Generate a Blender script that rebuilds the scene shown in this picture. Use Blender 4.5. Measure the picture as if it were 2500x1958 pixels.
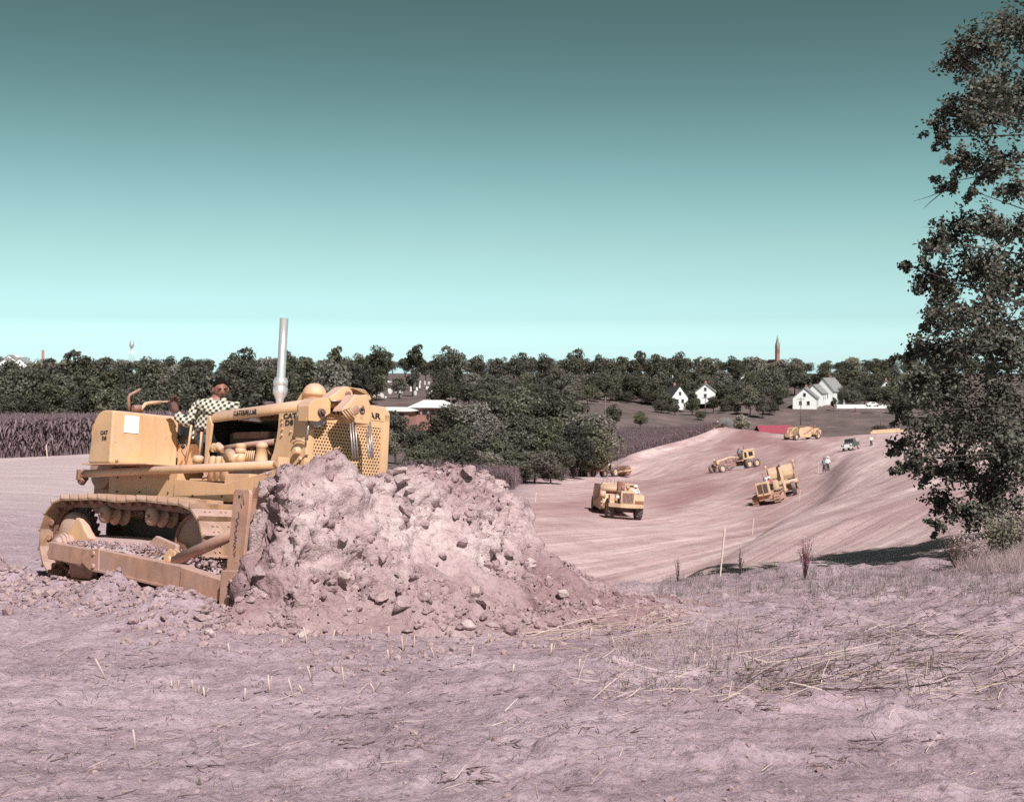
import bpy, bmesh, math, random
import numpy as np
from mathutils import Vector, Matrix, Euler

scene = bpy.context.scene
for _o in list(bpy.data.objects):
    bpy.data.objects.remove(_o)
col = scene.collection
random.seed(7)
RNG = np.random.default_rng(11)

# ------------------------------------------------------------------ camera
FPX, YH = 3094.0, 900.0            # focal length and horizon row for a picture 2500 px wide
PITCH = math.atan((979.0 - YH) / FPX)
cam_d = bpy.data.cameras.new("camera")
cam = bpy.data.objects.new("camera", cam_d)
col.objects.link(cam)
cam.location = (0, 0, 0)
cam.rotation_euler = (math.pi / 2 - PITCH, 0, 0)
cam_d.sensor_width = 36.0
cam_d.lens = FPX / 2500.0 * 36.0
cam_d.clip_start = 0.1
cam_d.clip_end = 8000.0
cam_d.dof.use_dof = True
cam_d.dof.focus_distance = 14.0
cam_d.dof.aperture_fstop = 5.6
scene.camera = cam

# ------------------------------------------------------------------ sky and sun
SUN_AZ, SUN_EL = math.radians(-67.0), math.radians(47.0)
SUN_DIR = Vector((math.cos(SUN_AZ) * math.cos(SUN_EL), math.sin(SUN_AZ) * math.cos(SUN_EL), math.sin(SUN_EL)))
world = bpy.data.worlds.new("World")
scene.world = world
world.use_nodes = True
wn, wl = world.node_tree.nodes, world.node_tree.links
wn.clear()
sky = wn.new("ShaderNodeTexSky")
sky.sky_type = 'NISHITA'
sky.sun_disc = False
sky.sun_elevation = SUN_EL
sky.sun_rotation = math.atan2(SUN_DIR.x, SUN_DIR.y)
sky.air_density = 1.0
sky.dust_density = 1.5
sky.ozone_density = 1.0
# the faded colour film turns the blue teal and deepens it quickly above the horizon
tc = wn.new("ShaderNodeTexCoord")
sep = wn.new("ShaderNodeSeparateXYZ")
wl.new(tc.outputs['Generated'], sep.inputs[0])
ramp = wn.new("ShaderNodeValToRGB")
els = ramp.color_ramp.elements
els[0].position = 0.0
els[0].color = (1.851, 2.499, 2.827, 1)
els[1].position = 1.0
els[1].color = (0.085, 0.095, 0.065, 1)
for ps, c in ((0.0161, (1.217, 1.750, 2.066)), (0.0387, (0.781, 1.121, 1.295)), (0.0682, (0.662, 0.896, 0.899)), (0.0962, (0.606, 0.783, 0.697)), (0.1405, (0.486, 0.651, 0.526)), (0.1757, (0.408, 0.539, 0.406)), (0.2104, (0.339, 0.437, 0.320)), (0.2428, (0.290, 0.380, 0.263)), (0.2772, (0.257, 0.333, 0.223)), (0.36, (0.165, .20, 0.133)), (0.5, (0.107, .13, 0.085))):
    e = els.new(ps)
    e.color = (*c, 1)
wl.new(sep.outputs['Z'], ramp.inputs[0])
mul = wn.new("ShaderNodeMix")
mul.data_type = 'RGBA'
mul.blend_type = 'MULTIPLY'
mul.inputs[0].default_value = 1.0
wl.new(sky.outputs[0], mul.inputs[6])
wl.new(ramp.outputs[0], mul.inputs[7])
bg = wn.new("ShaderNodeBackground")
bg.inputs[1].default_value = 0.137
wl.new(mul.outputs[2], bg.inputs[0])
wo = wn.new("ShaderNodeOutputWorld")
wl.new(bg.outputs[0], wo.inputs[0])

sun_d = bpy.data.lights.new("sun", 'SUN')
sun_d.energy = 5.0
sun_d.angle = math.radians(0.53)
sun_d.color = (1.0, 0.95, 0.925)
sun = bpy.data.objects.new("sun", sun_d)
col.objects.link(sun)
sun.location = SUN_DIR * 60
sun.rotation_euler = SUN_DIR.to_track_quat('Z', 'Y').to_euler()

scene.view_settings.view_transform = 'Standard'
scene.view_settings.look = 'None'
scene.view_settings.exposure = 0.27
scene.view_settings.gamma = 1.0
scene.view_settings.use_curve_mapping = False
scene.render.engine = 'CYCLES'
scene.cycles.use_denoising = False
scene.cycles.max_bounces = 5
scene.cycles.diffuse_bounces = 3
scene.cycles.transparent_max_bounces = 6

# ------------------------------------------------------------------ helpers
def tag(o, label=None, cat=None, group=None, kind=None):
    if label: o["label"] = label
    if cat: o["category"] = cat
    if group: o["group"] = group
    if kind: o["kind"] = kind
    return o

def at(px, py, y):
    """world point seen at pixel px,py of the 2500 px photograph, y metres into the scene"""
    up, xx = (979.0 - py) / FPX, (px - 1250.0) / FPX
    c, s = math.cos(PITCH), math.sin(PITCH)
    d = Vector((xx, c + up * s, -s + up * c))
    return d * (y / d.y)

def empty(name, loc=(0, 0, 0), rz=0.0, label=None, cat=None, group=None):
    o = bpy.data.objects.new(name, None)
    o.empty_display_size = 0.3
    col.objects.link(o)
    o.location = loc
    o.rotation_euler = (0, 0, rz)
    return tag(o, label, cat, group)

def mesh_np(name, V, F, mats=(), smooth=False, midx=None):
    """fast mesh from numpy arrays; F is an (n,k) array, all faces k-gons"""
    V = np.asarray(V, np.float32); F = np.asarray(F, np.int32)
    me = bpy.data.meshes.new(name)
    n, k = F.shape
    me.vertices.add(len(V)); me.loops.add(n * k); me.polygons.add(n)
    me.vertices.foreach_set("co", V.ravel())
    me.polygons.foreach_set("loop_start", np.arange(0, n * k, k, dtype=np.int32))
    me.loops.foreach_set("vertex_index", F.ravel())
    if midx is not None:
        me.polygons.foreach_set("material_index", np.asarray(midx, np.int32))
    me.polygons.foreach_set("use_smooth", np.full(n, smooth))
    for m in mats: me.materials.append(m)
    me.update(calc_edges=True)
    return me

def link(name, me, parent=None, loc=None):
    o = bpy.data.objects.new(name, me)
    col.objects.link(o)
    if parent is not None: o.parent = parent
    if loc is not None: o.location = loc
    return o

class MB:
    """collects shapes; build() links them as one mesh object"""
    def __init__(s): s.v, s.f, s.sm, s.mi, s.cur = [], [], [], [], 0
    def add(s, vs, fs, smooth=False):
        b = len(s.v)
        s.v += [tuple(p) for p in vs]
        for f in fs:
            s.f.append([b + i for i in f]); s.sm.append(smooth); s.mi.append(s.cur)
        return s
    def slot(s, i): s.cur = i; return s
    def box(s, x0, x1, y0, y1, z0, z1, M=None):
        vs = [Vector((x, y, z)) for x in (x0, x1) for y in (y0, y1) for z in (z0, z1)]
        if M is not None: vs = [M @ v for v in vs]
        return s.add(vs, [(0, 1, 3, 2), (4, 6, 7, 5), (0, 4, 5, 1), (2, 3, 7, 6), (0, 2, 6, 4), (1, 5, 7, 3)])
    def prism(s, poly, a0, a1, axis='y'):
        """polygon in the plane across `axis`, extruded from a0 to a1"""
        def P(u, w, a):
            return (u, a, w) if axis == 'y' else ((a, u, w) if axis == 'x' else (u, w, a))
        n = len(poly)
        vs = [P(u, w, a0) for u, w in poly] + [P(u, w, a1) for u, w in poly]
        fs = [list(range(n)), list(range(2 * n - 1, n - 1, -1))] + [(i, n + i, n + (i + 1) % n, (i + 1) % n) for i in range(n)]
        return s.add(vs, fs)
    def ring(s, p0, p1, r0, r1, n=16, caps=True, smooth=True):
        p0, p1 = Vector(p0), Vector(p1)
        q = (p1 - p0).to_track_quat('Z', 'Y')
        vs = []
        for p, r in ((p0, r0), (p1, r1)):
            for i in range(n):
                a = 2 * math.pi * i / n
                vs.append(p + q @ Vector((r * math.cos(a), r * math.sin(a), 0)))
        fs = [(i, (i + 1) % n, n + (i + 1) % n, n + i) for i in range(n)]
        s.add(vs, fs, smooth)
        if caps:
            s.add(vs, [list(range(n))[::-1], list(range(n, 2 * n))])
        return s
    def tube(s, pts, r, n=8, smooth=True):
        pts = [Vector(p) for p in pts]
        rr = r if isinstance(r, (list, tuple)) else [r] * len(pts)
        vs = []
        up = Vector((0, 0, 1))
        ref = None
        for i, p in enumerate(pts):
            d = (pts[min(i + 1, len(pts) - 1)] - pts[max(i - 1, 0)]).normalized()
            if ref is None:
                ref = d.cross(up) if abs(d.z) < .9 else d.cross(Vector((1, 0, 0)))
            ref = (ref - d * ref.dot(d)).normalized()
            b = d.cross(ref)
            for k in range(n):
                a = 2 * math.pi * k / n
                vs.append(p + (ref * math.cos(a) + b * math.sin(a)) * rr[i])
        fs = []
        for i in range(len(pts) - 1):
            for k in range(n):
                fs.append((i * n + k, i * n + (k + 1) % n, (i + 1) * n + (k + 1) % n, (i + 1) * n + k))
        s.add(vs, fs, smooth)
        m = len(pts) - 1
        s.add(vs, [list(range(n))[::-1], [m * n + k for k in range(n)]])
        return s
    def lathe(s, prof, o=(0, 0, 0), axis='z', n=20, smooth=True):
        """prof: (radius, height) pairs turned about an axis through o"""
        vs = []
        for r, h in prof:
            for k in range(n):
                a = 2 * math.pi * k / n
                c, t = r * math.cos(a), r * math.sin(a)
                v = (c, t, h) if axis == 'z' else ((c, h, t) if axis == 'y' else (h, c, t))
                vs.append((v[0] + o[0], v[1] + o[1], v[2] + o[2]))
        fs = []
        for i in range(len(prof) - 1):
            for k in range(n):
                fs.append((i * n + k, i * n + (k + 1) % n, (i + 1) * n + (k + 1) % n, (i + 1) * n + k))
        return s.add(vs, fs, smooth)
    def mesh(s, name, *mats):
        me = bpy.data.meshes.new(name)
        me.from_pydata(s.v, [], s.f)
        me.polygons.foreach_set("use_smooth", s.sm)
        me.polygons.foreach_set("material_index", s.mi)
        for m in mats: me.materials.append(m)
        bm = bmesh.new(); bm.from_mesh(me)
        bmesh.ops.remove_doubles(bm, verts=bm.verts, dist=1e-5)
        bmesh.ops.recalc_face_normals(bm, faces=bm.faces)
        bm.to_mesh(me); bm.free()
        me.update()
        return me
    def build(s, name, mat, parent=None, bevel=0.0, loc=None, label=None):
        mats = mat if isinstance(mat, (list, tuple)) else (mat,)
        o = link(name, s.mesh(name, *mats), parent, loc)
        if bevel:
            b = o.modifiers.new("bevel", 'BEVEL'); b.width = bevel; b.segments = 2; b.limit_method = 'ANGLE'
            b.angle_limit = math.radians(40)
        if label: o["label"] = label
        return o

def kids(o): return [c for c in bpy.data.objects if c.parent == o]

def copy_tree(o, parent=None):
    c = o.copy()
    col.objects.link(c)
    if parent is not None: c.parent = parent
    for ch in kids(o): copy_tree(ch, c)
    return c

# ------------------------------------------------------------------ numpy noise
_perm = np.random.default_rng(3).permutation(256).astype(np.int64)
_perm = np.concatenate([_perm, _perm, _perm])
_g3 = np.random.default_rng(5).normal(size=(256, 3)); _g3 /= np.linalg.norm(_g3, axis=1)[:, None]
def noise3(x, y, z):
    x, y, z = np.broadcast_arrays(np.asarray(x, float), np.asarray(y, float), np.asarray(z, float))
    xi, yi, zi = np.floor(x).astype(np.int64), np.floor(y).astype(np.int64), np.floor(z).astype(np.int64)
    xf, yf, zf = x - xi, y - yi, z - zi
    f = lambda t: t * t * t * (t * (t * 6 - 15) + 10)
    u, v, w = f(xf), f(yf), f(zf)
    xi &= 255; yi &= 255; zi &= 255
    def g(a, b, c):
        h = _perm[_perm[_perm[(xi + a) & 255] + ((yi + b) & 255)] + ((zi + c) & 255)]
        q = _g3[h]
        return q[..., 0] * (xf - a) + q[..., 1] * (yf - b) + q[..., 2] * (zf - c)
    l = lambda a, b, t: a + (b - a) * t
    return l(l(l(g(0,0,0), g(1,0,0), u), l(g(0,1,0), g(1,1,0), u), v), l(l(g(0,0,1), g(1,0,1), u), l(g(0,1,1), g(1,1,1), u), v), w) * 1.6
def fbm(x, y, z=0.0, o=4, g=.5):
    a, t = 1.0, 0.0
    for i in range(o):
        t = t + a * noise3(np.asarray(x) * 2 ** i + 17.3 * i, np.asarray(y) * 2 ** i + 5.1 * i, np.asarray(z) * 2 ** i + 9.7 * i)
        a *= g
    return t
def sstep(a, b, x):
    t = np.clip((np.asarray(x, float) - a) / (b - a), 0, 1)
    return t * t * (3 - 2 * t)

# ------------------------------------------------------------------ materials
def new_mat(name):
    m = bpy.data.materials.new(name); m.use_nodes = True
    nt = m.node_tree
    return m, nt.nodes, nt.links, nt.nodes["Principled BSDF"]

def mat_plain(name, c, rough=.6, metal=0.0, var=.12, scale=6.0, dust=0.0, bump=0.0, dustc=(.46, .335, .335), spec=.5, wear=0.0):
    """paint or metal with slow colour variation, dust on top faces, scuffs and fine bump"""
    m, n, l, b = new_mat(name)
    co = n.new("ShaderNodeTexCoord")
    t = n.new("ShaderNodeTexNoise"); t.inputs['Scale'].default_value = scale; t.inputs['Detail'].default_value = 5
    l.new(co.outputs['Object'], t.inputs['Vector'])
    r = n.new("ShaderNodeValToRGB")
    r.color_ramp.elements[0].position = .3; r.color_ramp.elements[1].position = .7
    r.color_ramp.elements[0].color = (*[x * (1 - var) for x in c], 1)
    r.color_ramp.elements[1].color = (*[min(1, x * (1 + var)) for x in c], 1)
    l.new(t.outputs[0], r.inputs[0])
    out = r.outputs[0]
    if wear:      # chips and scuffs down to dark primer, grime runs down the panels
        for sc_, lo_, hi_, cc, amt in (((9, 9, 9), .60, .68, (.16, .085, .065), wear), ((14, 14, 2.2), .54, .72, (c[0] * .55, c[1] * .5, c[2] * .5), wear * .8), ((2.2, 2.2, 2.2), .50, .75, (min(1, c[0] * .95 + .05), min(1, c[1] * 1.05 + .06), min(1, c[2] * 1.1 + .10)), .7)):
            mpn = n.new("ShaderNodeMapping"); mpn.inputs['Scale'].default_value = sc_; l.new(co.outputs['Object'], mpn.inputs[0])
            tw = n.new("ShaderNodeTexNoise"); tw.inputs['Scale'].default_value = 1.0; tw.inputs['Detail'].default_value = 9; tw.inputs['Roughness'].default_value = .72; l.new(mpn.outputs[0], tw.inputs['Vector'])
            mw = n.new("ShaderNodeMapRange"); mw.inputs[1].default_value = lo_; mw.inputs[2].default_value = hi_; mw.inputs[4].default_value = amt; l.new(tw.outputs[0], mw.inputs[0])
            xw = n.new("ShaderNodeMix"); xw.data_type = 'RGBA'; l.new(mw.outputs[0], xw.inputs[0]); l.new(out, xw.inputs[6]); xw.inputs[7].default_value = (*cc, 1)
            out = xw.outputs[2]
    if dust:
        ge = n.new("ShaderNodeNewGeometry")
        sp = n.new("ShaderNodeSeparateXYZ"); l.new(ge.outputs['Normal'], sp.inputs[0])
        t2 = n.new("ShaderNodeTexNoise"); t2.inputs['Scale'].default_value = 3.1; t2.inputs['Detail'].default_value = 8
        t2.inputs['Roughness'].default_value = .7
        l.new(co.outputs['Object'], t2.inputs['Vector'])
        ma = n.new("ShaderNodeMath"); ma.operation = 'MULTIPLY_ADD'
        l.new(sp.outputs['Z'], ma.inputs[0]); ma.inputs[1].default_value = .75; l.new(t2.outputs[0], ma.inputs[2])
        mr = n.new("ShaderNodeMapRange"); mr.inputs[1].default_value = .52; mr.inputs[2].default_value = 1.15; mr.inputs[4].default_value = dust
        l.new(ma.outputs[0], mr.inputs[0])
        mx = n.new("ShaderNodeMix"); mx.data_type = 'RGBA'
        l.new(mr.outputs[0], mx.inputs[0]); l.new(out, mx.inputs[6]); mx.inputs[7].default_value = (*dustc, 1)
        out = mx.outputs[2]
        mr2 = n.new("ShaderNodeMapRange"); mr2.inputs[3].default_value = rough; mr2.inputs[4].default_value = .9
        l.new(mr.outputs[0], mr2.inputs[0]); l.new(mr2.outputs[0], b.inputs['Roughness'])
    else:
        b.inputs['Roughness'].default_value = rough
    l.new(out, b.inputs['Base Color'])
    b.inputs['Metallic'].default_value = metal
    b.inputs['Specular IOR Level'].default_value = spec
    if bump:
        bp = n.new("ShaderNodeBump"); bp.inputs['Strength'].default_value = bump; bp.inputs['Distance'].default_value = .02
        t3 = n.new("ShaderNodeTexNoise"); t3.inputs['Scale'].default_value = 45; t3.inputs['Detail'].default_value = 4
        l.new(co.outputs['Object'], t3.inputs['Vector']); l.new(t3.outputs[0], bp.inputs['Height']); l.new(bp.outputs[0], b.inputs['Normal'])
    return m

M = {}
M['yellow'] = mat_plain('yellow_paint', (.70, .42, .225), .45, var=.12, scale=2.5, dust=.6, bump=.06, wear=.55)
M['yellow_far'] = mat_plain('dusty_yellow_paint', (.62, .42, .255), .7, var=.22, scale=1.6, dust=.65, wear=.6)
M['worn'] = mat_plain('worn_yellow_steel', (.46, .25, .175), .65, var=.22, scale=5, dust=.6, bump=.1, wear=.8)
M['dustyyellow'] = mat_plain('dust_caked_paint', (.52, .31, .22), .8, var=.2, scale=4, dust=.85, bump=.2, wear=.7)
M['track'] = mat_plain('track_steel', (.38, .225, .135), .55, var=.35, scale=7, dust=.6, bump=.2, wear=.9)
M['iron'] = mat_plain('dark_iron', (.10, .065, .055), .65, var=.3, scale=8, dust=.25, bump=.1)
M['rust'] = mat_plain('rusty_brown_iron', (.26, .13, .09), .7, var=.3, scale=8, dust=.35, bump=.1)
M['black'] = mat_plain('black_rubber', (.018, .016, .017), .5, var=.2, scale=9)
M['ink'] = mat_plain('black_lettering', (.03, .022, .022), .6, var=.2, scale=20)
M['chrome'] = mat_plain('bright_pipe', (.80, .80, .80), .33, .66, var=.06, scale=6)
M['cable'] = mat_plain('steel_cable', (.42, .36, .36), .4, .6, var=.1, scale=30)
M['white'] = mat_plain('white_paint', (.80, .80, .79), .6, var=.04, scale=3)
M['tyre'] = mat_plain('dusty_tyre', (.085, .066, .064), .85, var=.3, scale=5, dust=.7, bump=.15)
M['roof'] = mat_plain('grey_shingle', (.24, .24, .235), .9, var=.25, scale=2)
M['darkroof'] = mat_plain('dark_shingle', (.055, .05, .05), .9, var=.25, scale=2)
M['redroof'] = mat_plain('red_roof', (.27, .05, .075), .8, var=.15, scale=2)
M['paleroof'] = mat_plain('pale_metal_roof', (.72, .72, .70), .5, var=.05, scale=1)
M['brick'] = mat_plain('red_brick_wall', (.34, .17, .15), .9, var=.15, scale=2)
M['glass'] = mat_plain('dark_window_glass', (.03, .035, .04), .1, var=.1, scale=1)
M['wood'] = mat_plain('raw_lath', (.66, .56, .45), .8, var=.12, scale=12)
M['pole'] = mat_plain('weathered_pole', (.17, .125, .115), .9, var=.2, scale=4)
M['stone'] = mat_plain('marble_headstone', (.74, .73, .72), .7, var=.1, scale=2)
M['skin'] = mat_plain('skin', (.27, .115, .085), .55, var=.12, scale=14)
M['hair'] = mat_plain('dark_hair', (.010, .007, .006), .9, var=.3, scale=60, bump=.4, spec=.1)
M['denim'] = mat_plain('dark_grey_trousers', (.055, .062, .068), .9, var=.35, scale=14, bump=.3)
M['glove'] = mat_plain('brown_glove', (.15, .075, .065), .85, var=.25, scale=20, bump=.2)
M['redshirt'] = mat_plain('red_undershirt', (.42, .09, .10), .8, var=.1, scale=10)
M['cloth_white'] = mat_plain('white_shirt', (.72, .70, .68), .9, var=.08, scale=8)
M['cloth_blue'] = mat_plain('grey_blue_shirt', (.25, .30, .36), .9, var=.1, scale=8)
M['cloth_red'] = mat_plain('red_shirt', (.42, .10, .13), .9, var=.1, scale=8)
M['cloth_dark'] = mat_plain('dark_trousers', (.06, .06, .07), .9, var=.1, scale=8)
M['truckgreen'] = mat_plain('dark_green_enamel', (.035, .065, .05), .35, var=.1, scale=3, dust=.25)
# ------------------------------------------------------------------ dozer pose (from the photograph)
DZ_LOC = Vector((-3.455, 14.827, -2.564))
def _rot(yaw, pit, rol):
    return (Matrix.Rotation(yaw, 3, 'Z') @ Matrix.Rotation(pit, 3, 'Y') @ Matrix.Rotation(rol, 3, 'X'))
DZ_R = _rot(math.radians(-41.55), math.radians(-3.0), math.radians(-6.515))
DZ_M = Matrix.Translation(DZ_LOC) @ DZ_R.to_4x4()

# ------------------------------------------------------------------ terrain heights
CP = []
def cp(px, py, y): p = at(px, py, y); CP.append((p.x, p.y, p.z))
def cw(x, y, z): CP.append((x, y, z))
for x, y, z in ((0, 0, -1.5), (-8, 0, -1.3), (8, 0, -1.6), (0, -8, -1.2)): cw(x, y, z)
for a in ((0, 1958, 5.6), (1250, 1958, 5.4), (2500, 1958, 5.3), (0, 1700, 8.4), (1250, 1700, 8.1), (2500, 1700, 8.0),
          (600, 1585, 10.4), (1300, 1570, 10.9), (1900, 1560, 11.4), (2450, 1530, 12.0)): cp(*a)
for lx, ly in ((-2.2, -1.4), (-2.2, 1.4), (2.4, -1.6), (2.4, 1.6), (0, 0)):
    p = DZ_M @ Vector((lx, ly, -.02)); cw(*p)
for a in ((-300, 1330, 18), (30, 1300, 21.5), (30, 1180, 41), (30, 1119, 66), (600, 1119, 67), (-500, 1119, 66), (-700, 1300, 22),
          (1700, 1490, 15.5), (2300, 1470, 16), (1500, 1428, 20), (1750, 1422, 22.5), (2000, 1408, 23), (2250, 1392, 23.5), (2480, 1350, 24), (2800, 1330, 25)): cp(*a)
for x, y, z in ((2.2, 27, -5.9), (3.0, 34, -7.3), (4.0, 44, -8.7), (4.5, 27, -4.75), (6.0, 30, -5.2), (9.0, 30, -4.85), (-3, 30, -5.0), (-3, 45, -7.8), (-1, 60, -9.3), (-8, 55, -6.2), (-12, 90, -9.0), (-5, 110, -11.0)): cw(x, y, z)
for a in ((1700, 1402, 36), (1850, 1398, 34), (1900, 1372, 42), (2100, 1390, 34), (2100, 1364, 42), (2300, 1345, 40), (2600, 1240, 45),
          (1500, 1392, 62), (1300, 1335, 70), (1300, 1240, 100), (1520, 1262, 100), (1700, 1300, 80), (1850, 1217, 118),
          (1960, 1260, 88), (2100, 1250, 74), (2100, 1150, 118), (2200, 1200, 84), (2330, 1180, 78), (2250, 1100, 145), (2450, 1080, 120),
          (1800, 1147, 185), (1950, 1140, 165), (1485, 1172, 200), (1300, 1178, 150), (1400, 1164, 180), (1500, 1128, 232), (1640, 1130, 212), (1600, 1097, 262),
          (1700, 1067, 300), (1755, 1052, 325), (1810, 1048, 312), (1900, 1064, 296), (1950, 1074, 280), (2075, 1099, 197), (2060, 1078, 250), (2150, 1058, 318), (2300, 1060, 260)): cp(*a)
for x, y, z in ((68, 352, -19.5), (100, 350, -18), (50, 350, -17.5), (-70, 110, -6.6), (-30, 110, -6.6), (-100, 200, -9.5), (-40, 200, -11.5), (-140, 300, -12.5), (-60, 300, -14), (-10, 170, -13.6), (-25, 240, -15.5)): cw(x, y, z)
for a in ((1985, 998, 410), (2150, 1000, 420), (2330, 1000, 420), (1660, 1006, 420), (1800, 1020, 390), (1560, 1012, 380), (1500, 1042, 345), (1900, 1030, 385), (2150, 1030, 375), (1040, 1052, 300), (1000, 960, 455), (1430, 955, 500), (700, 960, 480), (1750, 975, 470), (2000, 970, 480)): cp(*a)
for x in (-500, -250, 0, 250, 500):
    cw(x, 620, -7.5); cw(x * 1.6, 950, -5.0); cw(x * 3, 1700, -8); cw(x * 6, 3200, -25)
cw(-330, 420, -10); cw(330, 420, -12)

CPA = np.array(CP)
def _uv(x, y):
    w = np.maximum(y, 0) + 10.0
    return x / w * 2.2, np.log(w)
_cu, _cv = _uv(CPA[:, 0], CPA[:, 1])
_cw = CPA[:, 2] / (np.maximum(CPA[:, 1], 0) + 10.0)
def _ker(du, dv):
    r2 = du * du + dv * dv
    return r2 * np.log(r2 + 1e-12)
_n = len(CPA)
_A = np.zeros((_n + 3, _n + 3))
_A[:_n, :_n] = _ker(_cu[:, None] - _cu, _cv[:, None] - _cv) + np.eye(_n) * 2e-5
_A[:_n, _n:] = np.stack([np.ones(_n), _cu, _cv], 1); _A[_n:, :_n] = _A[:_n, _n:].T
_wt = np.linalg.solve(_A, np.concatenate([_cw, np.zeros(3)]))
def h_base(x, y):
    x = np.asarray(x, float); y = np.asarray(y, float)
    u, v = _uv(x.ravel(), y.ravel())
    u = np.clip(u, -3.2, 3.2)
    out = np.empty(len(u))
    for i in range(0, len(u), 40000):
        a, b = u[i:i + 40000], v[i:i + 40000]
        out[i:i + 40000] = _ker(a[:, None] - _cu, b[:, None] - _cv) @ _wt[:_n] + _wt[_n] + _wt[_n + 1] * a + _wt[_n + 2] * b
    return (out * (np.maximum(y.ravel(), 0) + 10.0)).reshape(x.shape)

# haul road: across / along coordinates for ruts and streaks
_rc = [at(1380, 1400, 55), at(1430, 1330, 72), at(1560, 1262, 100), at(1680, 1190, 140), at(1790, 1147, 185), at(1850, 1095, 240), at(1890, 1064, 300), at(1890, 1050, 360)]
_ry = np.array([p.y for p in _rc]); _rx = np.array([p.x for p in _rc])
def road_x(y): return np.interp(y, _ry, _rx)
_sy, _sx = np.array([40., 60, 75, 95, 120, 150, 185, 240, 300, 400]), np.array([-22., -8, 3, 16, 28, 41, 55, 76, 98, 130])
def streak_x(y): return np.interp(y, _sy, _sx)
def seg_of(pts): return np.array([p.y for p in pts]), np.array([p.x for p in pts])
_ly, _lx = seg_of([at(1150, 1390, 40), at(1180, 1330, 70), at(1220, 1250, 100), at(1290, 1180, 150), at(1400, 1163, 180), at(1500, 1127, 232), at(1600, 1096, 262), at(1700, 1066, 300), at(1755, 1051, 325), at(1800, 1046, 345)])
def edge_left(y): return np.interp(y, _ly, _lx)
_ry2, _rx2 = seg_of([at(2600, 1340, 38), at(2560, 1220, 60), at(2500, 1140, 100), at(2420, 1085, 150), at(2330, 1062, 220), at(2260, 1058, 300), at(2200, 1050, 340)])
def edge_right(y): return np.interp(y, _ry2, _rx2)
def road_mask(x, y):
    s = 1.5 + y * .012
    m = sstep(-s, s, x - edge_left(y)) * sstep(-s, s, edge_right(y) - x)
    return m * sstep(26, 34, y) * sstep(335, 318, y)

_by, _bx = seg_of([at(1700, 1378, 52), at(1770, 1360, 60), at(1885, 1300, 76), at(1985, 1238, 92), at(2045, 1185, 108), at(2040, 1135, 140), at(2085, 1105, 190)])

def dz_local(x, y):
    dx, dy = x - DZ_LOC.x, y - DZ_LOC.y
    c, s = math.cos(math.radians(-41.55)), math.sin(math.radians(-41.55))
    return dx * c + dy * s, -dx * s + dy * c

def h_full(x, y, z0=None):
    x = np.asarray(x, float); y = np.asarray(y, float)
    z = h_base(x, y) if z0 is None else z0.copy()
    near = sstep(60, 25, y)
    # foreground: broad undulation, low tyre ridges, clods
    und = .05 * fbm(x * .35, y * .5, 1.0, 3)
    ruts = .035 * fbm(x * .25 + y * .3, y * 2.2 - x * .35, 4.0, 3)
    clod = .085 * np.maximum(fbm(x * 2.3, y * 2.3, 2.0, 4) - .05, 0) ** 1.2
    fine = .020 * fbm(x * 6, y * 6, 7.0, 4, .6)
    rough = .35 + .65 * sstep(-.2, .6, fbm(x * .22 + 3, y * .35, 9, 2) + .12 * (x - 1))
    nearest = sstep(40, 16, y)
    z = z + near * (und + ruts * (1 - sstep(11.5, 18, y) * .5)) + nearest * (clod * rough * 1.5 + fine)
    # crumbled edge of the cut
    ed = np.exp(-((y - 22.8) / 1.6) ** 2) * sstep(0, 3, x)
    z = z + ed * (.10 + .16 * fbm(x * .9, y * 1.2, 3, 3))
    # windrow of loose dirt along the right track and spilling past the blade
    lx, ly = dz_local(x, y)
    wob = .10 * fbm(lx * .9, ly * .9, 5.0, 3)
    c0 = -1.98 - .10 * sstep(-2, 3, lx) + wob
    amp = .26 * sstep(-4.5, -1.2, lx) * sstep(3.6, 2.3, lx) * (.85 + .5 * fbm(lx * 1.1, 3.3, 1, 2))
    d = ly - c0
    w = np.where(d > 0, .26, .50)
    z = z + amp * np.exp(-(d / w) ** 2) * (1 + .35 * fbm(lx * 3, ly * 3, 8, 3))
    amp2 = .22 * sstep(-3.0, -1.8, lx) * sstep(2.4, 1.5, lx)
    z = z + .8 * amp2 * np.exp(-((ly - 2.0) / .35) ** 2)
    # haul road ruts
    rm = road_mask(x, y)
    ac = x - streak_x(y)
    z = z + rm * (.09 * fbm(ac * .35, y * .012, 2, 3) + .05 * fbm(ac * 1.1, y * .02, 6, 3))
    # cut bank between the road floor and the upper bench on the right
    db = x - np.interp(y, _by, _bx) + .5 * fbm(x * .08, y * .08, 5, 2)
    z = z + .75 * np.tanh(db / 1.3) * np.exp(-(db / 13.0) ** 2) * sstep(50, 62, y) * sstep(195, 165, y) 
    # low spoil ridge left of the haul road
    z = z + 1.1 * np.exp(-((x - edge_left(y) - 3.5) / 2.2) ** 2) * sstep(170, 215, y) * sstep(330, 300, y)
    z = z + .25 * near * 0
    mid = sstep(30, 60, y) * (1 - rm)
    z = z + mid * (.12 * fbm(x * .12, y * .12, 3, 3) + .8 * sstep(350, 600, y) * fbm(x * .01, y * .01, 4, 3))
    return z

def ground_z(x, y): return float(h_full(np.array([x]), np.array([y]))[0])
def ground_n(x, y, e=.8):
    a = h_base(np.array([x + e, x - e, x, x]), np.array([y, y, y + e, y - e]))
    return Vector((-(a[0] - a[1]) / (2 * e), -(a[2] - a[3]) / (2 * e), 1)).normalized()
def on_ground(px, py, y):
    p = at(px, py, y); return Vector((p.x, p.y, ground_z(p.x, p.y)))

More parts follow.
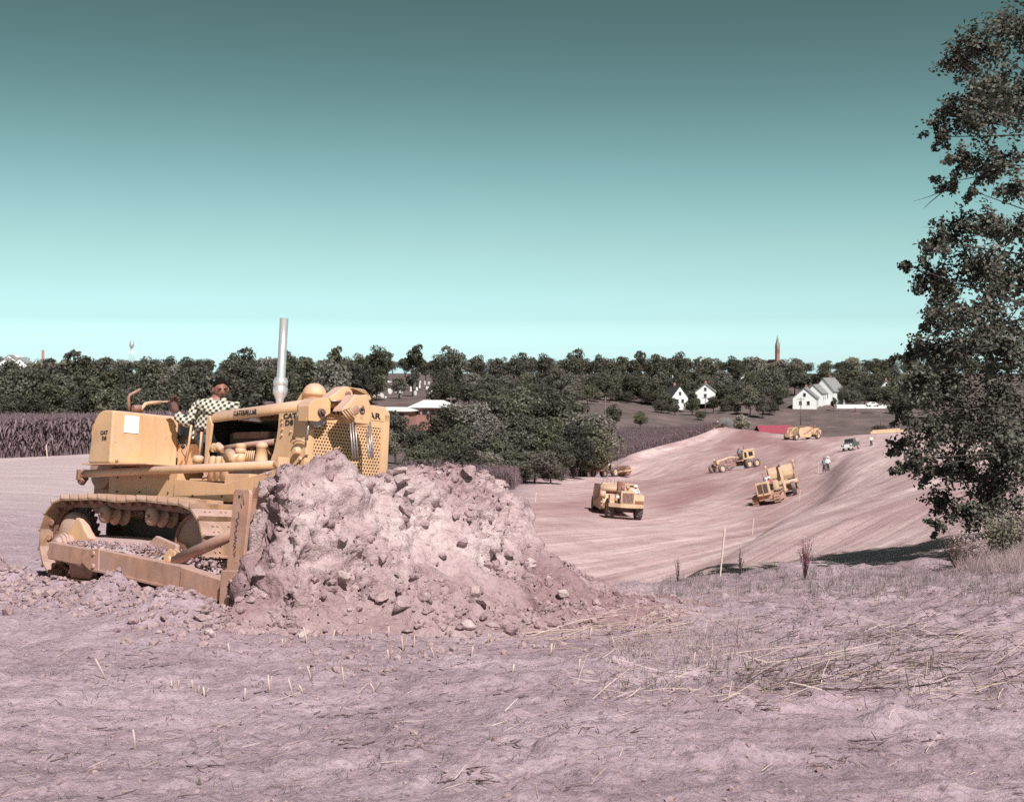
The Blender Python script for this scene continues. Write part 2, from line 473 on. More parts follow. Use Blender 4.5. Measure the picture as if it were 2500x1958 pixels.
# ------------------------------------------------------------------ ground mesh
ys = list(np.linspace(-30, 4, 22))
while ys[-1] < 3600:
    y = ys[-1]
    ys.append(y + max(.036, .0062 * y - .012) if y < 40 else y + .0085 * y - .1)
ys = np.array(ys)
NC = 340
uc = np.linspace(-.47, .47, NC)
go = np.array([.02, .05, .10, .18, .30, .5, .8, 1.3, 2.2, 4.0])
uc = np.concatenate([-.47 - go[::-1], uc, .47 + go])
GX = uc[None, :] * (np.maximum(ys, 0) + 4.5)[:, None]
GY = np.repeat(ys[:, None], len(uc), 1)
GB = h_base(GX, GY)
GZ = h_full(GX, GY, GB)
nr, nc = GX.shape
idx = np.arange(nr * nc).reshape(nr, nc)
GF = np.stack([idx[:-1, :-1], idx[:-1, 1:], idx[1:, 1:], idx[1:, :-1]], -1).reshape(-1, 4)
GV = np.stack([GX, GY, GZ], -1).reshape(-1, 3)
ground_me = mesh_np("ground", GV, GF, smooth=True)

X, Y = GV[:, 0], GV[:, 1]
rm = road_mask(X, Y)
# vegetation cover: rough grass beyond the works, along the cut edge and the right hand bank
lx_, ly_ = dz_local(X, Y)
veg = np.zeros(len(X))
veg = np.maximum(veg, sstep(95, 125, Y) * (1 - rm) * sstep(-4, 4, np.maximum(edge_left(Y) - X, X - edge_right(Y))))
veg = np.maximum(veg, sstep(320, 345, Y))
edgeveg = np.exp(-((Y - 21.5 - .25 * fbm(X * .5, Y * .5, 2, 2)) / 2.0) ** 2) * sstep(.8, 3.5, X) * .55
veg = np.maximum(veg, edgeveg * (.6 + .6 * fbm(X * 1.2, Y * 1.2, 3, 3)))
veg = np.maximum(veg, sstep(7.2, 9.5, X + .15 * (Y - 22)) * sstep(18, 21, Y) * sstep(40, 30, Y) * .7)
veg = np.clip(veg, 0, 1)
along = np.where(Y < 34, 0, Y)
attr = ground_me.attributes.new("zone", 'FLOAT_COLOR', 'POINT')
moist = np.clip(rm * (.5 + .9 * fbm((X - road_x(Y)) * .11, Y * .016, 11, 3)) * sstep(60, 110, Y) * sstep(14, 2, np.abs(X - road_x(Y) - 1) - Y * .02), 0, 1)
pale = np.clip(sstep(40, 20, Y) * 0 + sstep(16, 40, Y) * sstep(2, -2, X) * (1 - sstep(90, 120, Y)), 0, 1)
attr.data.foreach_set("color", np.stack([rm, veg, moist, pale], 1).astype(np.float32).ravel())
uvl = ground_me.attributes.new("track", 'FLOAT_VECTOR', 'POINT')
tx = np.where(Y < 36, Y * 1.0 - X * .12, X - streak_x(Y)); ty = np.where(Y < 36, X, Y)
uvl.data.foreach_set("vector", np.stack([tx, ty, np.zeros(len(X))], 1).astype(np.float32).ravel())

def ground_material():
    m, n, l, b = new_mat("dirt_and_grass")
    b.inputs['Roughness'].default_value = .95
    b.inputs['Specular IOR Level'].default_value = .15
    geo = n.new("ShaderNodeNewGeometry")
    za = n.new("ShaderNodeAttribute"); za.attribute_name = "zone"
    sz = n.new("ShaderNodeSeparateColor"); l.new(za.outputs['Color'], sz.inputs[0])
    ta = n.new("ShaderNodeAttribute"); ta.attribute_name = "track"
    def noise(scale, det, vec, rough=.6, dist=0):
        t = n.new("ShaderNodeTexNoise"); t.inputs['Scale'].default_value = scale; t.inputs['Detail'].default_value = det
        t.inputs['Roughness'].default_value = rough; t.inputs['Distortion'].default_value = dist
        l.new(vec, t.inputs['Vector']); return t.outputs[0]
    def ramp(src, stops):
        r = n.new("ShaderNodeValToRGB"); e = r.color_ramp.elements
        e[0].position, e[0].color = stops[0][0], (*stops[0][1], 1)
        e[1].position, e[1].color = stops[-1][0], (*stops[-1][1], 1)
        for p, c in stops[1:-1]:
            q = e.new(p); q.color = (*c, 1)
        l.new(src, r.inputs[0]); return r.outputs[0]
    def mix(f, a, c, mode='MIX'):
        x = n.new("ShaderNodeMix"); x.data_type = 'RGBA'; x.blend_type = mode
        if isinstance(f, float): x.inputs[0].default_value = f
        else: l.new(f, x.inputs[0])
        for i, s in ((6, a), (7, c)):
            if isinstance(s, tuple): x.inputs[i].default_value = (*s, 1)
            else: l.new(s, x.inputs[i])
        return x.outputs[2]
    def mp(vec, sc):
        k = n.new("ShaderNodeMapping"); k.inputs['Scale'].default_value = sc; l.new(vec, k.inputs['Vector']); return k.outputs[0]
    P = geo.outputs['Position']
    # foreground soil
    a = noise(.9, 8, P, .62)
    soil = ramp(a, [(.28, (.37, .268, .310)), (.5, (.50, .382, .428)), (.72, (.59, .470, .515))])
    sp = noise(16, 5, P, .7)
    soil = mix(.75, soil, ramp(sp, [(.32, (.36, .31, .32)), (.45, (.86, .84, .85)), (.60, (1.0, 1.0, 1.0)), (.8, (1.2, 1.18, 1.15))]), 'MULTIPLY')
    st = noise(1.0, 6, mp(ta.outputs['Vector'], (2.6, .22, 1)), .6, .4)
    soil = mix(.6, soil, ramp(st, [(.32, (.72, .69, .70)), (.55, (1, 1, 1)), (.75, (1.12, 1.12, 1.1))]), 'MULTIPLY')
    soil = mix(.8, soil, ramp(noise(42, 4, P, .6), [(.30, (.30, .25, .26)), (.38, (.9, .88, .89)), (.5, (1, 1, 1)), (.72, (1.15, 1.14, 1.12))]), 'MULTIPLY')
    # pale far field behind the dozer
    soil = mix(za.outputs['Alpha'], soil, mix(.7, (.56, .45, .46), ramp(noise(1.0, 6, mp(P, (.25, 1.4, 1)), .6), [(.3, (.72, .66, .66)), (.6, (1, 1, 1))]), 'MULTIPLY'))
    # graded haul road: pink subsoil streaked by wheels
    r1 = noise(1.0, 7, mp(ta.outputs['Vector'], (.40, .04, 1)), .72, .35)
    r2 = noise(1.0, 6, mp(ta.outputs['Vector'], (2.8, .07, 1)), .74, .3)
    road = ramp(r1, [(.25, (.37, .235, .240)), (.44, (.50, .352, .352)), (.56, (.585, .435, .428)), (.70, (.74, .60, .585))])
    road = mix(.65, road, ramp(r2, [(.36, (.66, .58, .58)), (.48, (1, 1, 1)), (.66, (1.22, 1.24, 1.22))]), 'MULTIPLY')
    road = mix(.7, road, ramp(noise(.30, 10, P, .72), [(.32, (.68, .60, .62)), (.52, (1, 1, 1)), (.7, (1.12, 1.12, 1.12))]), 'MULTIPLY')
    road = mix(.6, road, ramp(noise(2.2, 6, P, .7), [(.34, (.62, .55, .56)), (.46, (1, 1, 1))]), 'MULTIPLY')
    road = mix(sz.outputs[2], road, mix(.8, (.300, .172, .174), ramp(r2, [(.35, (.8, .74, .74)), (.62, (1.25, 1.25, 1.2))]), 'MULTIPLY'))
    c = mix(sz.outputs[0], soil, road)
    # dry grass
    g = noise(.12, 9, P, .7)
    g2 = noise(1.6, 6, P, .7)
    grass = ramp(g, [(.3, (.095, .076, .070)), (.48, (.150, .115, .112)), (.60, (.195, .145, .145)), (.75, (.25, .190, .188))])
    grass = mix(.6, grass, ramp(g2, [(.3, (.55, .58, .5)), (.65, (1.15, 1.1, 1.1))]), 'MULTIPLY')
    c = mix(sz.outputs[1], c, grass)
    l.new(c, b.inputs['Base Color'])
    # fine relief
    b1 = noise(7, 8, P, .7); b2 = noise(38, 5, P, .7)
    ad = n.new("ShaderNodeMath"); ad.operation = 'MULTIPLY_ADD'; l.new(b2, ad.inputs[0]); ad.inputs[1].default_value = .35; l.new(b1, ad.inputs[2])
    bp = n.new("ShaderNodeBump"); bp.inputs['Strength'].default_value = .9; bp.inputs['Distance'].default_value = .055
    l.new(ad.outputs[0], bp.inputs['Height'])
    l.new(bp.outputs[0], b.inputs['Normal'])
    return m
M['ground'] = ground_material()
ground_me.materials.append(M['ground'])
ground = link("ground", ground_me)
tag(ground, "pinkish graded dirt slope with haul road and rough grass", None, None, "structure")
# ------------------------------------------------------------------ bulldozer
DZ_INV = DZ_M.inverted()
def DL(px, py, x=None, y=None, z=None):
    """point of the dozer's own frame seen at a pixel, on the plane x=, y= or z="""
    o = DZ_INV @ Vector((0, 0, 0)); d = (DZ_INV @ at(px, py, 10.0)) - o
    i, v = (0, x) if x is not None else ((1, y) if y is not None else (2, z))
    return o + d * ((v - o[i]) / d[i])
cA = lambda x, y: (200 + x / 6.1, 900 + y / 6.1)
cB = lambda x, y: (480 + x / 6.4147, 960 + y / 6.4147)
cC = lambda x, y: (740 + x / 7.7625, 920 + y / 7.7625)
cD = lambda x, y: (80 + x / 5.3367, 1160 + y / 5.3367)
cE = lambda x, y: (360 + x / 5.0233, 1160 + y / 5.0233)

dz = empty("bulldozer", label="big yellow crawler bulldozer pushing a heap of dirt with its blade", cat="bulldozer")
dz.matrix_world = DZ_M

def text_mesh(txt, size, mat, name, parent, Mx, spread=.0, ext=.002, xs=1.0):
    cu = bpy.data.curves.new(name, 'FONT'); cu.body = txt; cu.size = size; cu.extrude = ext; cu.offset = spread
    cu.space_character = 1.08; cu.align_x = 'CENTER'; cu.align_y = 'CENTER'; cu.resolution_u = 3
    tmp = bpy.data.objects.new("tmp", cu); col.objects.link(tmp)
    bpy.context.view_layer.update()
    me = bpy.data.meshes.new_from_object(tmp.evaluated_get(bpy.context.evaluated_depsgraph_get()))
    bpy.data.objects.remove(tmp); bpy.data.curves.remove(cu)
    me.name = name; me.materials.clear(); me.materials.append(mat)
    me.transform(Mx @ Matrix.Diagonal((xs, 1, 1, 1)))
    return link(name, me, parent)
def frame(o, ux, uy):
    """matrix with text x along ux and text y along uy, origin o"""
    ux, uy = Vector(ux).normalized(), Vector(uy); uy = (uy - ux * uy.dot(ux)).normalized(); n = ux.cross(uy)
    return Matrix(((ux.x, uy.x, n.x, o[0]), (ux.y, uy.y, n.y, o[1]), (ux.z, uy.z, n.z, o[2]), (0, 0, 0, 1)))

# --- tracks
XS, XI, ZC, RT = -1.40, 1.04, .50, .455
def track_path():
    pts = []
    for k in range(13):
        a = math.radians(270 - 180 * k / 12); pts.append((XS + RT * math.cos(a), ZC + RT * math.sin(a)))
    pts += [(-1.05, .955), (-.68, .975), (-.2, .945), (.29, .97), (.7, .945)]
    for k in range(13):
        a = math.radians(90 - 180 * k / 12); pts.append((XI + (RT - .01) * math.cos(a), ZC - .01 + (RT - .01) * math.sin(a)))
    pts.append(pts[0])
    return pts
TP = [Vector((p[0], 0, p[1])) for p in track_path()]
_tl = [0.0]
for i in range(1, len(TP)): _tl.append(_tl[-1] + (TP[i] - TP[i - 1]).length)
NS = int(round(_tl[-1] / .203)); PIT = _tl[-1] / NS
def tpos(s):
    s %= _tl[-1]
    i = max(k for k in range(len(_tl)) if _tl[k] <= s + 1e-9); i = min(i, len(TP) - 2)
    return TP[i].lerp(TP[i + 1], (s - _tl[i]) / max(1e-9, _tl[i + 1] - _tl[i]))
def shoe_mesh():
    b = MB()
    b.box(-.098, .098, -.28, .28, -.004, .018)
    b.prism([(.098, -.002), (.098, .016), (.090, .068), (.074, .068), (.066, .018)], -.28, .28)
    b.prism([(-.098, -.002), (-.098, .014), (-.104, .010)], -.28, .28)
    for sx in (-.045, .02):
        for sy in (-.13, -.07, .07, .13): b.ring((sx, sy, .016), (sx, sy, .034), .013, .011, 6)
    return b.mesh("shoe", M['track'])
SHOE = shoe_mesh()
def make_track(side):
    yc = side * 1.0
    b = MB()
    spots = []
    for k in range(NS):
        a, c = tpos(k * PIT), tpos((k + 1) * PIT)
        mid = (a + c) / 2; d = (c - a).normalized()
        nrm = Vector((-d.z, 0, d.x))          # outward for this winding
        Mx = Matrix(((d.x, 0, nrm.x, mid.x), (0, 1, 0, yc), (d.z, 0, nrm.z, mid.z), (0, 0, 0, 1)))
        spots.append(Mx)
        for sy in (-.10, .10):
            b.box(-.108, .108, sy - .022, sy + .022, -.085, -.006, Mx)
        b.ring(Mx @ Vector((-.1, -.125, -.045)), Mx @ Vector((-.1, .125, -.045)), .03, .03, 8)
        b.ring(Mx @ Vector((0, -.16, -.005)), Mx @ Vector((0, -.19, -.03)), .035, .035, 6)
    t = b.build("track", M['rust'], dz)
    for Mx in spots:
        s = link("shoe", SHOE, t); s.matrix_local = Mx
    return t
for side in (-1, 1):
    make_track(side)
    y0 = side * 1.0; o = side
    # sprocket with teeth, hub cover
    b = MB()
    nt = 26; poly = []
    for k in range(nt * 2):
        r = .40 if k % 2 == 0 else .345
        a = math.pi * k / nt
        poly += [(XS + r * math.cos(a - .03), ZC + r * math.sin(a - .03)), (XS + r * math.cos(a + .03), ZC + r * math.sin(a + .03))]
    b.prism(poly, y0 - .03, y0 + .03)
    sp = b.build("sprocket", M['iron'], dz)
    MB().lathe([(0, o * .19), (.10, o * .19), (.26, o * .15), (.315, o * .12), (.315, 0)], (XS, y0, ZC), 'y', 28).build("final_drive_cover", M['dustyyellow'], sp)
    # idler wheel
    b = MB()
    b.lathe([(.05, -.06), (.10, -.06), (.10, -.03), (.33, -.03), (.33, -.09), (.365, -.09), (.365, -.04), (.385, -.04), (.385, .04), (.365, .04), (.365, .09), (.33, .09), (.33, .03), (.10, .03), (.10, .06), (.05, .06)], (XI, y0, ZC - .01), 'y', 32)
    idl = b.build("idler_wheel", M['rust'], dz)
    b = MB(); b.lathe([(0, o * .075), (.325, o * .07), (.35, o * .04)], (XI, y0, ZC - .01), 'y', 32); b.build("idler_disc", M['dustyyellow'], idl)
    # carrier rollers
    for x in (-.68, .29):
        b = MB()
        b.lathe([(0, -.17), (.05, -.17), (.10, -.155), (.105, -.10), (.075, -.09), (.075, -.02), (.12, -.01), (.12, .02), (.07, .03), (.07, .10), (.125, .11), (.125, .14), (.05, .15), (.05, .35)], (x, y0, .805), 'y', 20) if o < 0 else \
            b.lathe([(0, .17), (.05, .17), (.10, .155), (.105, .10), (.075, .09), (.075, .02), (.12, .01), (.12, -.02), (.07, -.03), (.07, -.35)], (x, y0, .805), 'y', 20)
        cr = b.build("carrier_roller", M['dustyyellow'], dz)
        MB().ring((x, y0 + o * .17, .805), (x, y0 + o * .20, .805), .018, .012, 8).build("grease_cap", M['rust'], cr)
    # lower rollers
    for k in range(6):
        x = -1.0 + k * .34
        MB().lathe([(0, -.14), (.09, -.14), (.09, -.05), (.07, -.05), (.07, .05), (.09, .05), (.09, .14), (0, .14)], (x, y0, .165), 'y', 14).build("track_roller", M['iron'], dz)
    # track frame: long rounded casting, dusty on top
    def yz(pts, xa, xb, b):
        b.prism([(o * u, w) for u, w in pts], xa, xb, 'x')
    b = MB()
    yz([(.80, .24), (1.17, .24), (1.215, .30), (1.225, .38), (1.20, .46), (1.12, .52), (1.0, .55), (.80, .56)], -1.22, .55, b)
    tf = b.build("track_frame", M['dustyyellow'], dz, .015)
    b = MB()
    b.prism([(.42, .26), (.95, .28), (.95, .52), (.55, .60), (.42, .52)], o * 1.19, o * 1.235)
    b.prism([(.42, .26), (.95, .28), (.95, .52), (.55, .60), (.42, .52)], o * .80, o * .84)
    b.box(.42, .72, o * .84, o * 1.19, .28, .50)
    b.build("recoil_guard", M['dustyyellow'], tf, .01)
    b = MB()
    b.prism([(-1.36, .30), (-1.14, .26), (-.85, .52), (-.98, .62), (-1.10, .74), (-1.19, .755), (-1.27, .66), (-1.42, .52)], o * 1.10, o * 1.20)
    b.build("rear_bearing_arm", M['yellow'], tf, .02)
    b = MB()
    b.ring((XS + .10, o * 1.14, .42), (XS + .10, o * 1.34, .42), .13, .13, 20); b.ring((XS + .10, o * 1.34, .42), (XS + .10, o * 1.38, .42), .11, .06, 20)
    b.ring((XS + .10, o * 1.26, .42), (XS + .10, o * 1.30, .42), .15, .15, 20)
    b.build("trunnion_hub", M['dustyyellow'], tf)
    for x in (-.95, -.62, -.30, .02): MB().ring((x, o * 1.19, .455), (x, o * 1.23, .47), .014, .012, 6).build("frame_bolt", M['rust'], tf)
    b = MB(); b.prism([(-1.15, .05), (-.72, .06), (-.62, .24), (-1.22, .24)], o * 1.16, o * 1.24); b.build("roller_guard", M['worn'], tf, .008)
    # dirt lying on the frame is part of the heap of soil carried along
    # push arm
    b = MB()
    ya, yb_, yc_ = o * 1.40, o * 1.455, o * 1.53
    def bar(b, p, q, h0, h1, t):
        p, q = Vector(p), Vector(q)
        for_ = []
        for (c, h) in ((p, h0), (q, h1)):
            for dy in (-t, t):
                for dzv in (-h / 2, h / 2): for_.append((c.x, c.y + dy, c.z + dzv))
        b.add(for_, [(0, 1, 3, 2), (4, 6, 7, 5), (0, 4, 5, 1), (2, 3, 7, 6), (0, 2, 6, 4), (1, 5, 7, 3)])
    bar(b, (-1.30, ya, .365), (-.20, yb_, .315), .20, .20, .06)
    arm = b.build("push_arm", M['worn'], dz, .012)
    b = MB(); bar(b, (-.10, yb_, .31), (1.62, o * 1.515, .205), .235, .245, .075)
    x0, x1 = 1.62, 2.46
    vs = [(x0, yc_ - .09, .085), (x0, yc_ + .06, .085), (x0, yc_ - .09, .325), (x0, yc_ + .06, .325), (x1, yc_ - .09, .03), (x1, yc_ + .06, .03), (x1, yc_ - .09, .215), (x1, yc_ + .06, .215)]
    b.add(vs, [(0, 1, 3, 2), (4, 6, 7, 5), (0, 4, 5, 1), (2, 3, 7, 6), (0, 2, 6, 4), (1, 5, 7, 3)])
    b.build("arm_beam", M['worn'], arm, .01)
    b = MB(); bar(b, (-.12, yb_, .20), (2.44, yc_, .04), .022, .022, .10); b.build("arm_flange", M['worn'], arm)
    b = MB(); b.prism([(-.42, .31), (-.28, .42), (-.06, .44), (-.04, .20), (-.12, .17), (-.24, .19), (-.40, .26)], o * 1.37, o * 1.54)
    b.ring((-.16, o * 1.56, .38), (-.16, o * 1.33, .38), .028, .028, 8); b.ring((-.15, o * 1.56, .24), (-.15, o * 1.33, .24), .028, .028, 8)
    b.build("arm_coupling", M['worn'], arm, .012)
    b = MB(); pa, pb = (1.30, o * 1.47, .37), (2.52, o * 1.30, .82)
    b.ring(pa, pb, .058, .058, 16); br = b.build("blade_brace", M['worn'], dz)
    b = MB(); b.prism([(1.16, .27), (1.34, .29), (1.34, .46), (1.24, .49), (1.14, .42)], o * 1.435, o * 1.455); b.prism([(1.16, .27), (1.34, .29), (1.34, .46), (1.24, .49), (1.14, .42)], o * 1.49, o * 1.51)
    b.ring((1.25, o * 1.42, .38), (1.25, o * 1.53, .38), .035, .035, 12); b.build("brace_bracket", M['yellow'], br, .006)

# --- blade
prof_f = [(2.80, 0.0), (2.745, .20), (2.715, .42), (2.715, .62), (2.745, .84), (2.80, 1.02), (2.86, 1.12)]
prof = prof_f + [(x - .035, z) for x, z in prof_f[::-1]]
b = MB(); b.prism(prof, -1.68, 1.68); blade = b.build("blade", M['worn'], dz)
b = MB(); b.box(2.78, 2.815, -1.70, 1.70, -.10, .12); b.build("cutting_edge", M['iron'], blade)
for z in (.18, .62, 1.0):
    MB().box(2.58, 2.70, -1.66, 1.66, z - .05, z + .05).build("blade_rib", M['worn'], blade, .01)
for o in (-1, 1):
    b = MB(); b.prism([(2.57, 1.085), (2.60, 1.105), (2.80, 1.10), (2.825, 1.06), (2.775, .40), (2.74, .30), (2.52, .30)], o * 1.685, o * 1.72)
    ep = b.build("end_plate", M['worn'], blade, .006)
    b = MB(); b.prism([(2.455, .335), (2.735, .345), (2.735, .08), (2.69, -.02), (2.62, -.10), (2.52, -.08), (2.455, .03)], o * 1.69, o * 1.735)
    b.build("end_bit", M['worn'], blade, .01)
    if o < 0:
        # scrawled crayon marks down the plate
        rs = random.Random(5); pts = []
        b = MB()
        for z, xa in ((.86, 2.66), (.80, 2.655), (.74, 2.655), (.68, 2.645), (.62, 2.645), (.56, 2.64), (.50, 2.635)):
            q = [(xa + rs.uniform(-.022, .022), -1.7235, z + .032 - .016 * k) for k in range(5)]
            b.tube(q, .0035, 4)
        for k in range(4): b.tube([(2.70 + rs.uniform(-.02, .03), -1.7235, 1.06 - .03 * k), (2.72 + rs.uniform(-.03, .03), -1.7235, 1.02 - .03 * k)], .003, 4)
        tag(b.build("crayon_marks", M['ink'], ep), kind="stuff")
        MB().ring((2.665, -1.72, 1.035), (2.665, -1.726, 1.035), .013, .013, 10).build("plate_hole", M['ink'], ep)

# --- main case, belly panels
b = MB()
b.prism([(-1.50, .55), (-1.50, 1.335), (-.03, 1.335), (-.03, .45)], -.62, .62)
case = b.build("transmission_case", M['yellow'], dz, .012)
b = MB()
b.prism([(-.03, .98), (-.03, 1.235), (.95, 1.19), (1.45, 1.28), (2.05, 1.40), (2.05, 1.0)], -.66, -.63)
b.prism([(-.03, .98), (-.03, 1.235), (.95, 1.19), (1.45, 1.28), (2.05, 1.40), (2.05, 1.0)], .63, .66)
b.box(-.03, 2.0, -.63, .63, .55, .9)
mf = b.build("side_rail", M['yellow'], dz, .006)
for x in (.35, .9, 1.35): MB().ring((x, -.655, 1.05), (x, -.672, 1.05), .014, .012, 6).build("rail_bolt", M['iron'], mf)
for x in (-1.3, -.8, -.2):
    for z in (1.08, 1.25): MB().ring((x, -.615, z), (x, -.632, z), .014, .012, 6).build("case_bolt", M['iron'], case)
b = MB(); b.box(-1.46, 2.0, -.635, .635, .32, .96); b.build("shade_belly_guard", M['iron'], dz, .02)  # box raised over the lower case, shade between the tracks put into its dark colour
# fenders
for o in (-1, 1):
    b = MB(); b.box(-1.50, -.08, min(o * .58, o * 1.0), max(o * .58, o * 1.0), 1.385, 1.40)
    fe = b.build("fender", M['yellow'], dz, .003)
b = MB(); b.box(-.9, .16, -.58, .58, 1.36, 1.398); b.build("deck_plate", M['yellow'], dz, .003)
# fuel tank
def tank(y0, y1, nm):
    pr = [(-.87, 1.402), (-.87, 1.99)]
    for k in range(7):
        a = math.radians(90 * k / 6); pr.append((-.905 - .0 + .035 * math.cos(a), 1.99 + .035 * math.sin(a)))
    for k in range(9):
        a = math.radians(90 + 78 * k / 8); pr.append((-1.06 + .24 * math.cos(a), 1.795 + .235 * math.sin(a)))
    pr += [(-1.36, 1.402)]
    b = MB(); b.prism(pr[::-1], y0, y1); return b.build(nm, M['yellow'], dz, .02)
tk = tank(-1.0, -.09, "fuel_tank")
tank(.45, 1.0, "tool_box")
n0, n1 = DL(*cA(642, 692), x=-.8665), DL(*cA(838, 968), x=-.8665)
b = MB(); b.box(-.868, -.862, min(n0.y, n1.y), max(n0.y, n1.y), min(n0.z, n1.z), max(n0.z, n1.z)); b.build("paper_notice", M['white'], tk)
p = DL(*cA(330, 955), y=-1.003); text_mesh("CAT", .062, M['ink'], "lettering", tk, frame((p.x, -1.004, p.z), (1, 0, 0), (0, 0, 1)), .0018, xs=1.25)
p = DL(*cA(330, 1040), y=-1.003); text_mesh("D8", .062, M['ink'], "lettering", tk, frame((p.x, -1.004, p.z), (1, 0, 0), (0, 0, 1)), .0018, xs=1.25)
hp = [DL(*cA(*q), y=-.97) for q in ((245, 900), (258, 850), (225, 818), (180, 835), (165, 960), (160, 1080), (190, 1130), (235, 1125), (245, 1085))]
MB().tube(hp, .016, 8).build("grab_handle", M['yellow'], tk)
b = MB(); pa = DL(*cA(515, 1370), y=-.95); b.tube([DL(*cA(510, 1372), x=-.85), DL(*cA(520, 1345), x=-.84), DL(*cA(545, 1340), x=-.84)], .014, 6); b.build("lifting_eye", M['yellow'], tk)
# winch levers behind the tank
b = MB(); b.tube([DL(*cA(*q), x=-1.15) for q in ((705, 640), (700, 520), (695, 430), (715, 395), (790, 355), (868, 312))], .021, 8)
wl1 = b.build("winch_lever", M['rust'], dz)
b = MB(); b.tube([DL(*cA(*q), x=-1.02) for q in ((885, 615), (905, 575), (945, 525), (1010, 510), (1180, 498))], .022, 8); b.tube([DL(*cA(*q), x=-1.02) for q in ((1180, 496), (1330, 487))], .010, 6)
wl2 = b.build("winch_lever", M['yellow'], dz)
b = MB(); b.ring(DL(*cA(760, 590), x=-1.05), DL(*cA(885, 600), x=-1.05), .038, .05, 12); b.build("lever_pivot", M['rust'], wl2)
b = MB(); b.box(-2.05, -1.42, -.5, .5, .8, 1.55); b.ring((-1.75, -.6, 1.35), (-1.75, .6, 1.35), .25, .25, 20); b.build("cable_winch", M['worn'], dz, .02)
# seat
b = MB(); b.box(-.87, -.35, -.085, .44, 1.40, 1.69); st = b.build("seat_box", M['yellow'], dz, .012)
b = MB(); b.box(-.87, -.30, -.10, .44, 1.695, 1.80); b.build("seat_cushion", M['black'], st, .03)
b = MB(); b.box(-.98, -.87, -.09, .44, 1.75, 2.02); b.build("seat_back", M['black'], st, .03)
# levers in the cab
def lever(q0, q1, r, ball, nm, yv, xo=None):
    a, c = DL(*q0, y=yv), DL(*q1, y=yv)
    b = MB(); b.tube([a, a.lerp(c, .5), c], r, 8); lv = b.build(nm, M['yellow'], dz)
    b = MB(); n = 10
    b.lathe([(ball * math.sin(math.pi * k / n), -ball * math.cos(math.pi * k / n)) for k in range(n + 1)], c, 'z', 14); b.build("knob", M['black'], lv)
lever(cA(1555, 1400), cA(1635, 800), .014, .030, "steering_lever", -.30)
lever(cA(1750, 1300), cA(1785, 905), .014, .030, "steering_lever", -.28)
a = [DL(*cA(*q), y=-.20) for q in ((1540, 1320), (1500, 1260), (1485, 1220), (1505, 1165))]
b = MB(); b.tube(a, .006, 6); lv = b.build("throttle_rod", M['iron'], dz)
b = MB(); b.lathe([(.026 * math.sin(math.pi * k / 8), -.026 * math.cos(math.pi * k / 8)) for k in range(9)], a[-1], 'z', 12); b.build("knob", M['black'], lv)

# --- engine
b = MB(); b.box(.18, 2.0, -.22, .30, 1.15, 1.62); b.box(.25, 1.95, -.14, .26, 1.62, 1.80); eng = b.build("engine_block", M['iron'], dz, .02)  # dark iron puts the shade of the engine bay into the block colour
for x0, x1 in ((.40, 1.06), (1.22, 1.90)):
    MB().box(x0, x1, -.20, .20, 1.72, 1.80).build("valve_cover", M['rust'], eng, .015)  # covers kept dark too, bay shade painted by the material
b = MB(); b.tube([(.42, -.33, 1.60), (.7, -.33, 1.625), (1.95, -.33, 1.70)], .036, 10)
for x in (.62, .92, 1.2, 1.5, 1.78): b.tube([(x, -.33, 1.61 + (x - .4) * .06), (x + .03, -.30, 1.55), (x + .06, -.22, 1.50)], .022, 6)
b.build("manifold", M['worn'], eng)
b = MB(); b.ring((.26, -.36, 1.61), (.36, -.36, 1.61), .055, .05, 10); b.ring((.34, -.36, 1.63), (.46, -.36, 1.58), .05, .04, 10); b.ring((.3, -.38, 1.56), (.3, -.38, 1.66), .03, .03, 8); b.build("fuel_transfer_pump", M['yellow'], eng, .004)
b = MB(); b.tube([(.30, -.36, 1.40), (.62, -.36, 1.40)], .014, 6); b.tube([(.30, -.38, 1.52), (.27, -.38, 1.30), (.25, -.40, 1.20)], .01, 6); b.build("oil_line", M['worn'], eng)
def can(q_top, q_bot, wpx, yv, nm, steps, mat='yellow', par=None):
    t_, u_ = DL(*q_top, y=yv), DL(*q_bot, y=yv); h = t_.z - u_.z; r = wpx
    b = MB(); b.lathe([(0, 0)] + [(r * a, h * k) for a, k in steps] + [(0, h)], (u_.x, yv, u_.z), 'z', 20); return b.build(nm, M[mat], par or eng)
FS = [(1, 0), (1, .88), (.88, .95), (.5, 1.0)]
can(cB(240, 985), cB(240, 1350), .050, -.60, "fuel_filter", FS)
can(cB(335, 985), cB(335, 1350), .046, -.60, "fuel_filter", FS)
can(cB(450, 980), cB(450, 1350), .060, -.58, "fuel_filter", FS)
can(cB(20, 970), cB(20, 1090), .062, -.58, "oil_filler", [(1, 0), (1, .8), (.7, .95), (.4, 1.0)])
a, c = DL(*cB(500, 940), y=-.60), DL(*cB(660, 1060), y=-.60)
b = MB(); b.ring(a, c, .062, .068, 18); b.ring(a + (a - c) * .12, a, .045, .06, 18); b.ring(a + (c - a) * .55, a + (c - a) * .62, .072, .072, 18); b.build("breather", M['yellow'], eng)
can(cB(680, 790), cB(680, 1090), .062, -.57, "oil_filter", [(1, 0), (1, .42), (.86, .44), (.86, .5), (1, .52), (1, .7), (.92, .72), (.92, .76), (.98, .78), (.98, .97), (.9, 1.0)])
can(cB(990, 765), cB(1010, 1080), .070, -.55, "injection_pump", [(1.1, 0), (1, .1), (.78, .7), (.9, .72), (.9, .88), (.78, .9), (.74, .97), (.6, 1.0)])
b = MB()
for k in range(5):
    q = [DL(*cB(755 + 32 * k + e, yy), y=-.55) for e, yy in ((0, 1070), (5, 990), (25, 900))]; b.tube(q, .009, 6)
b.build("injector_line", M['yellow'], eng)
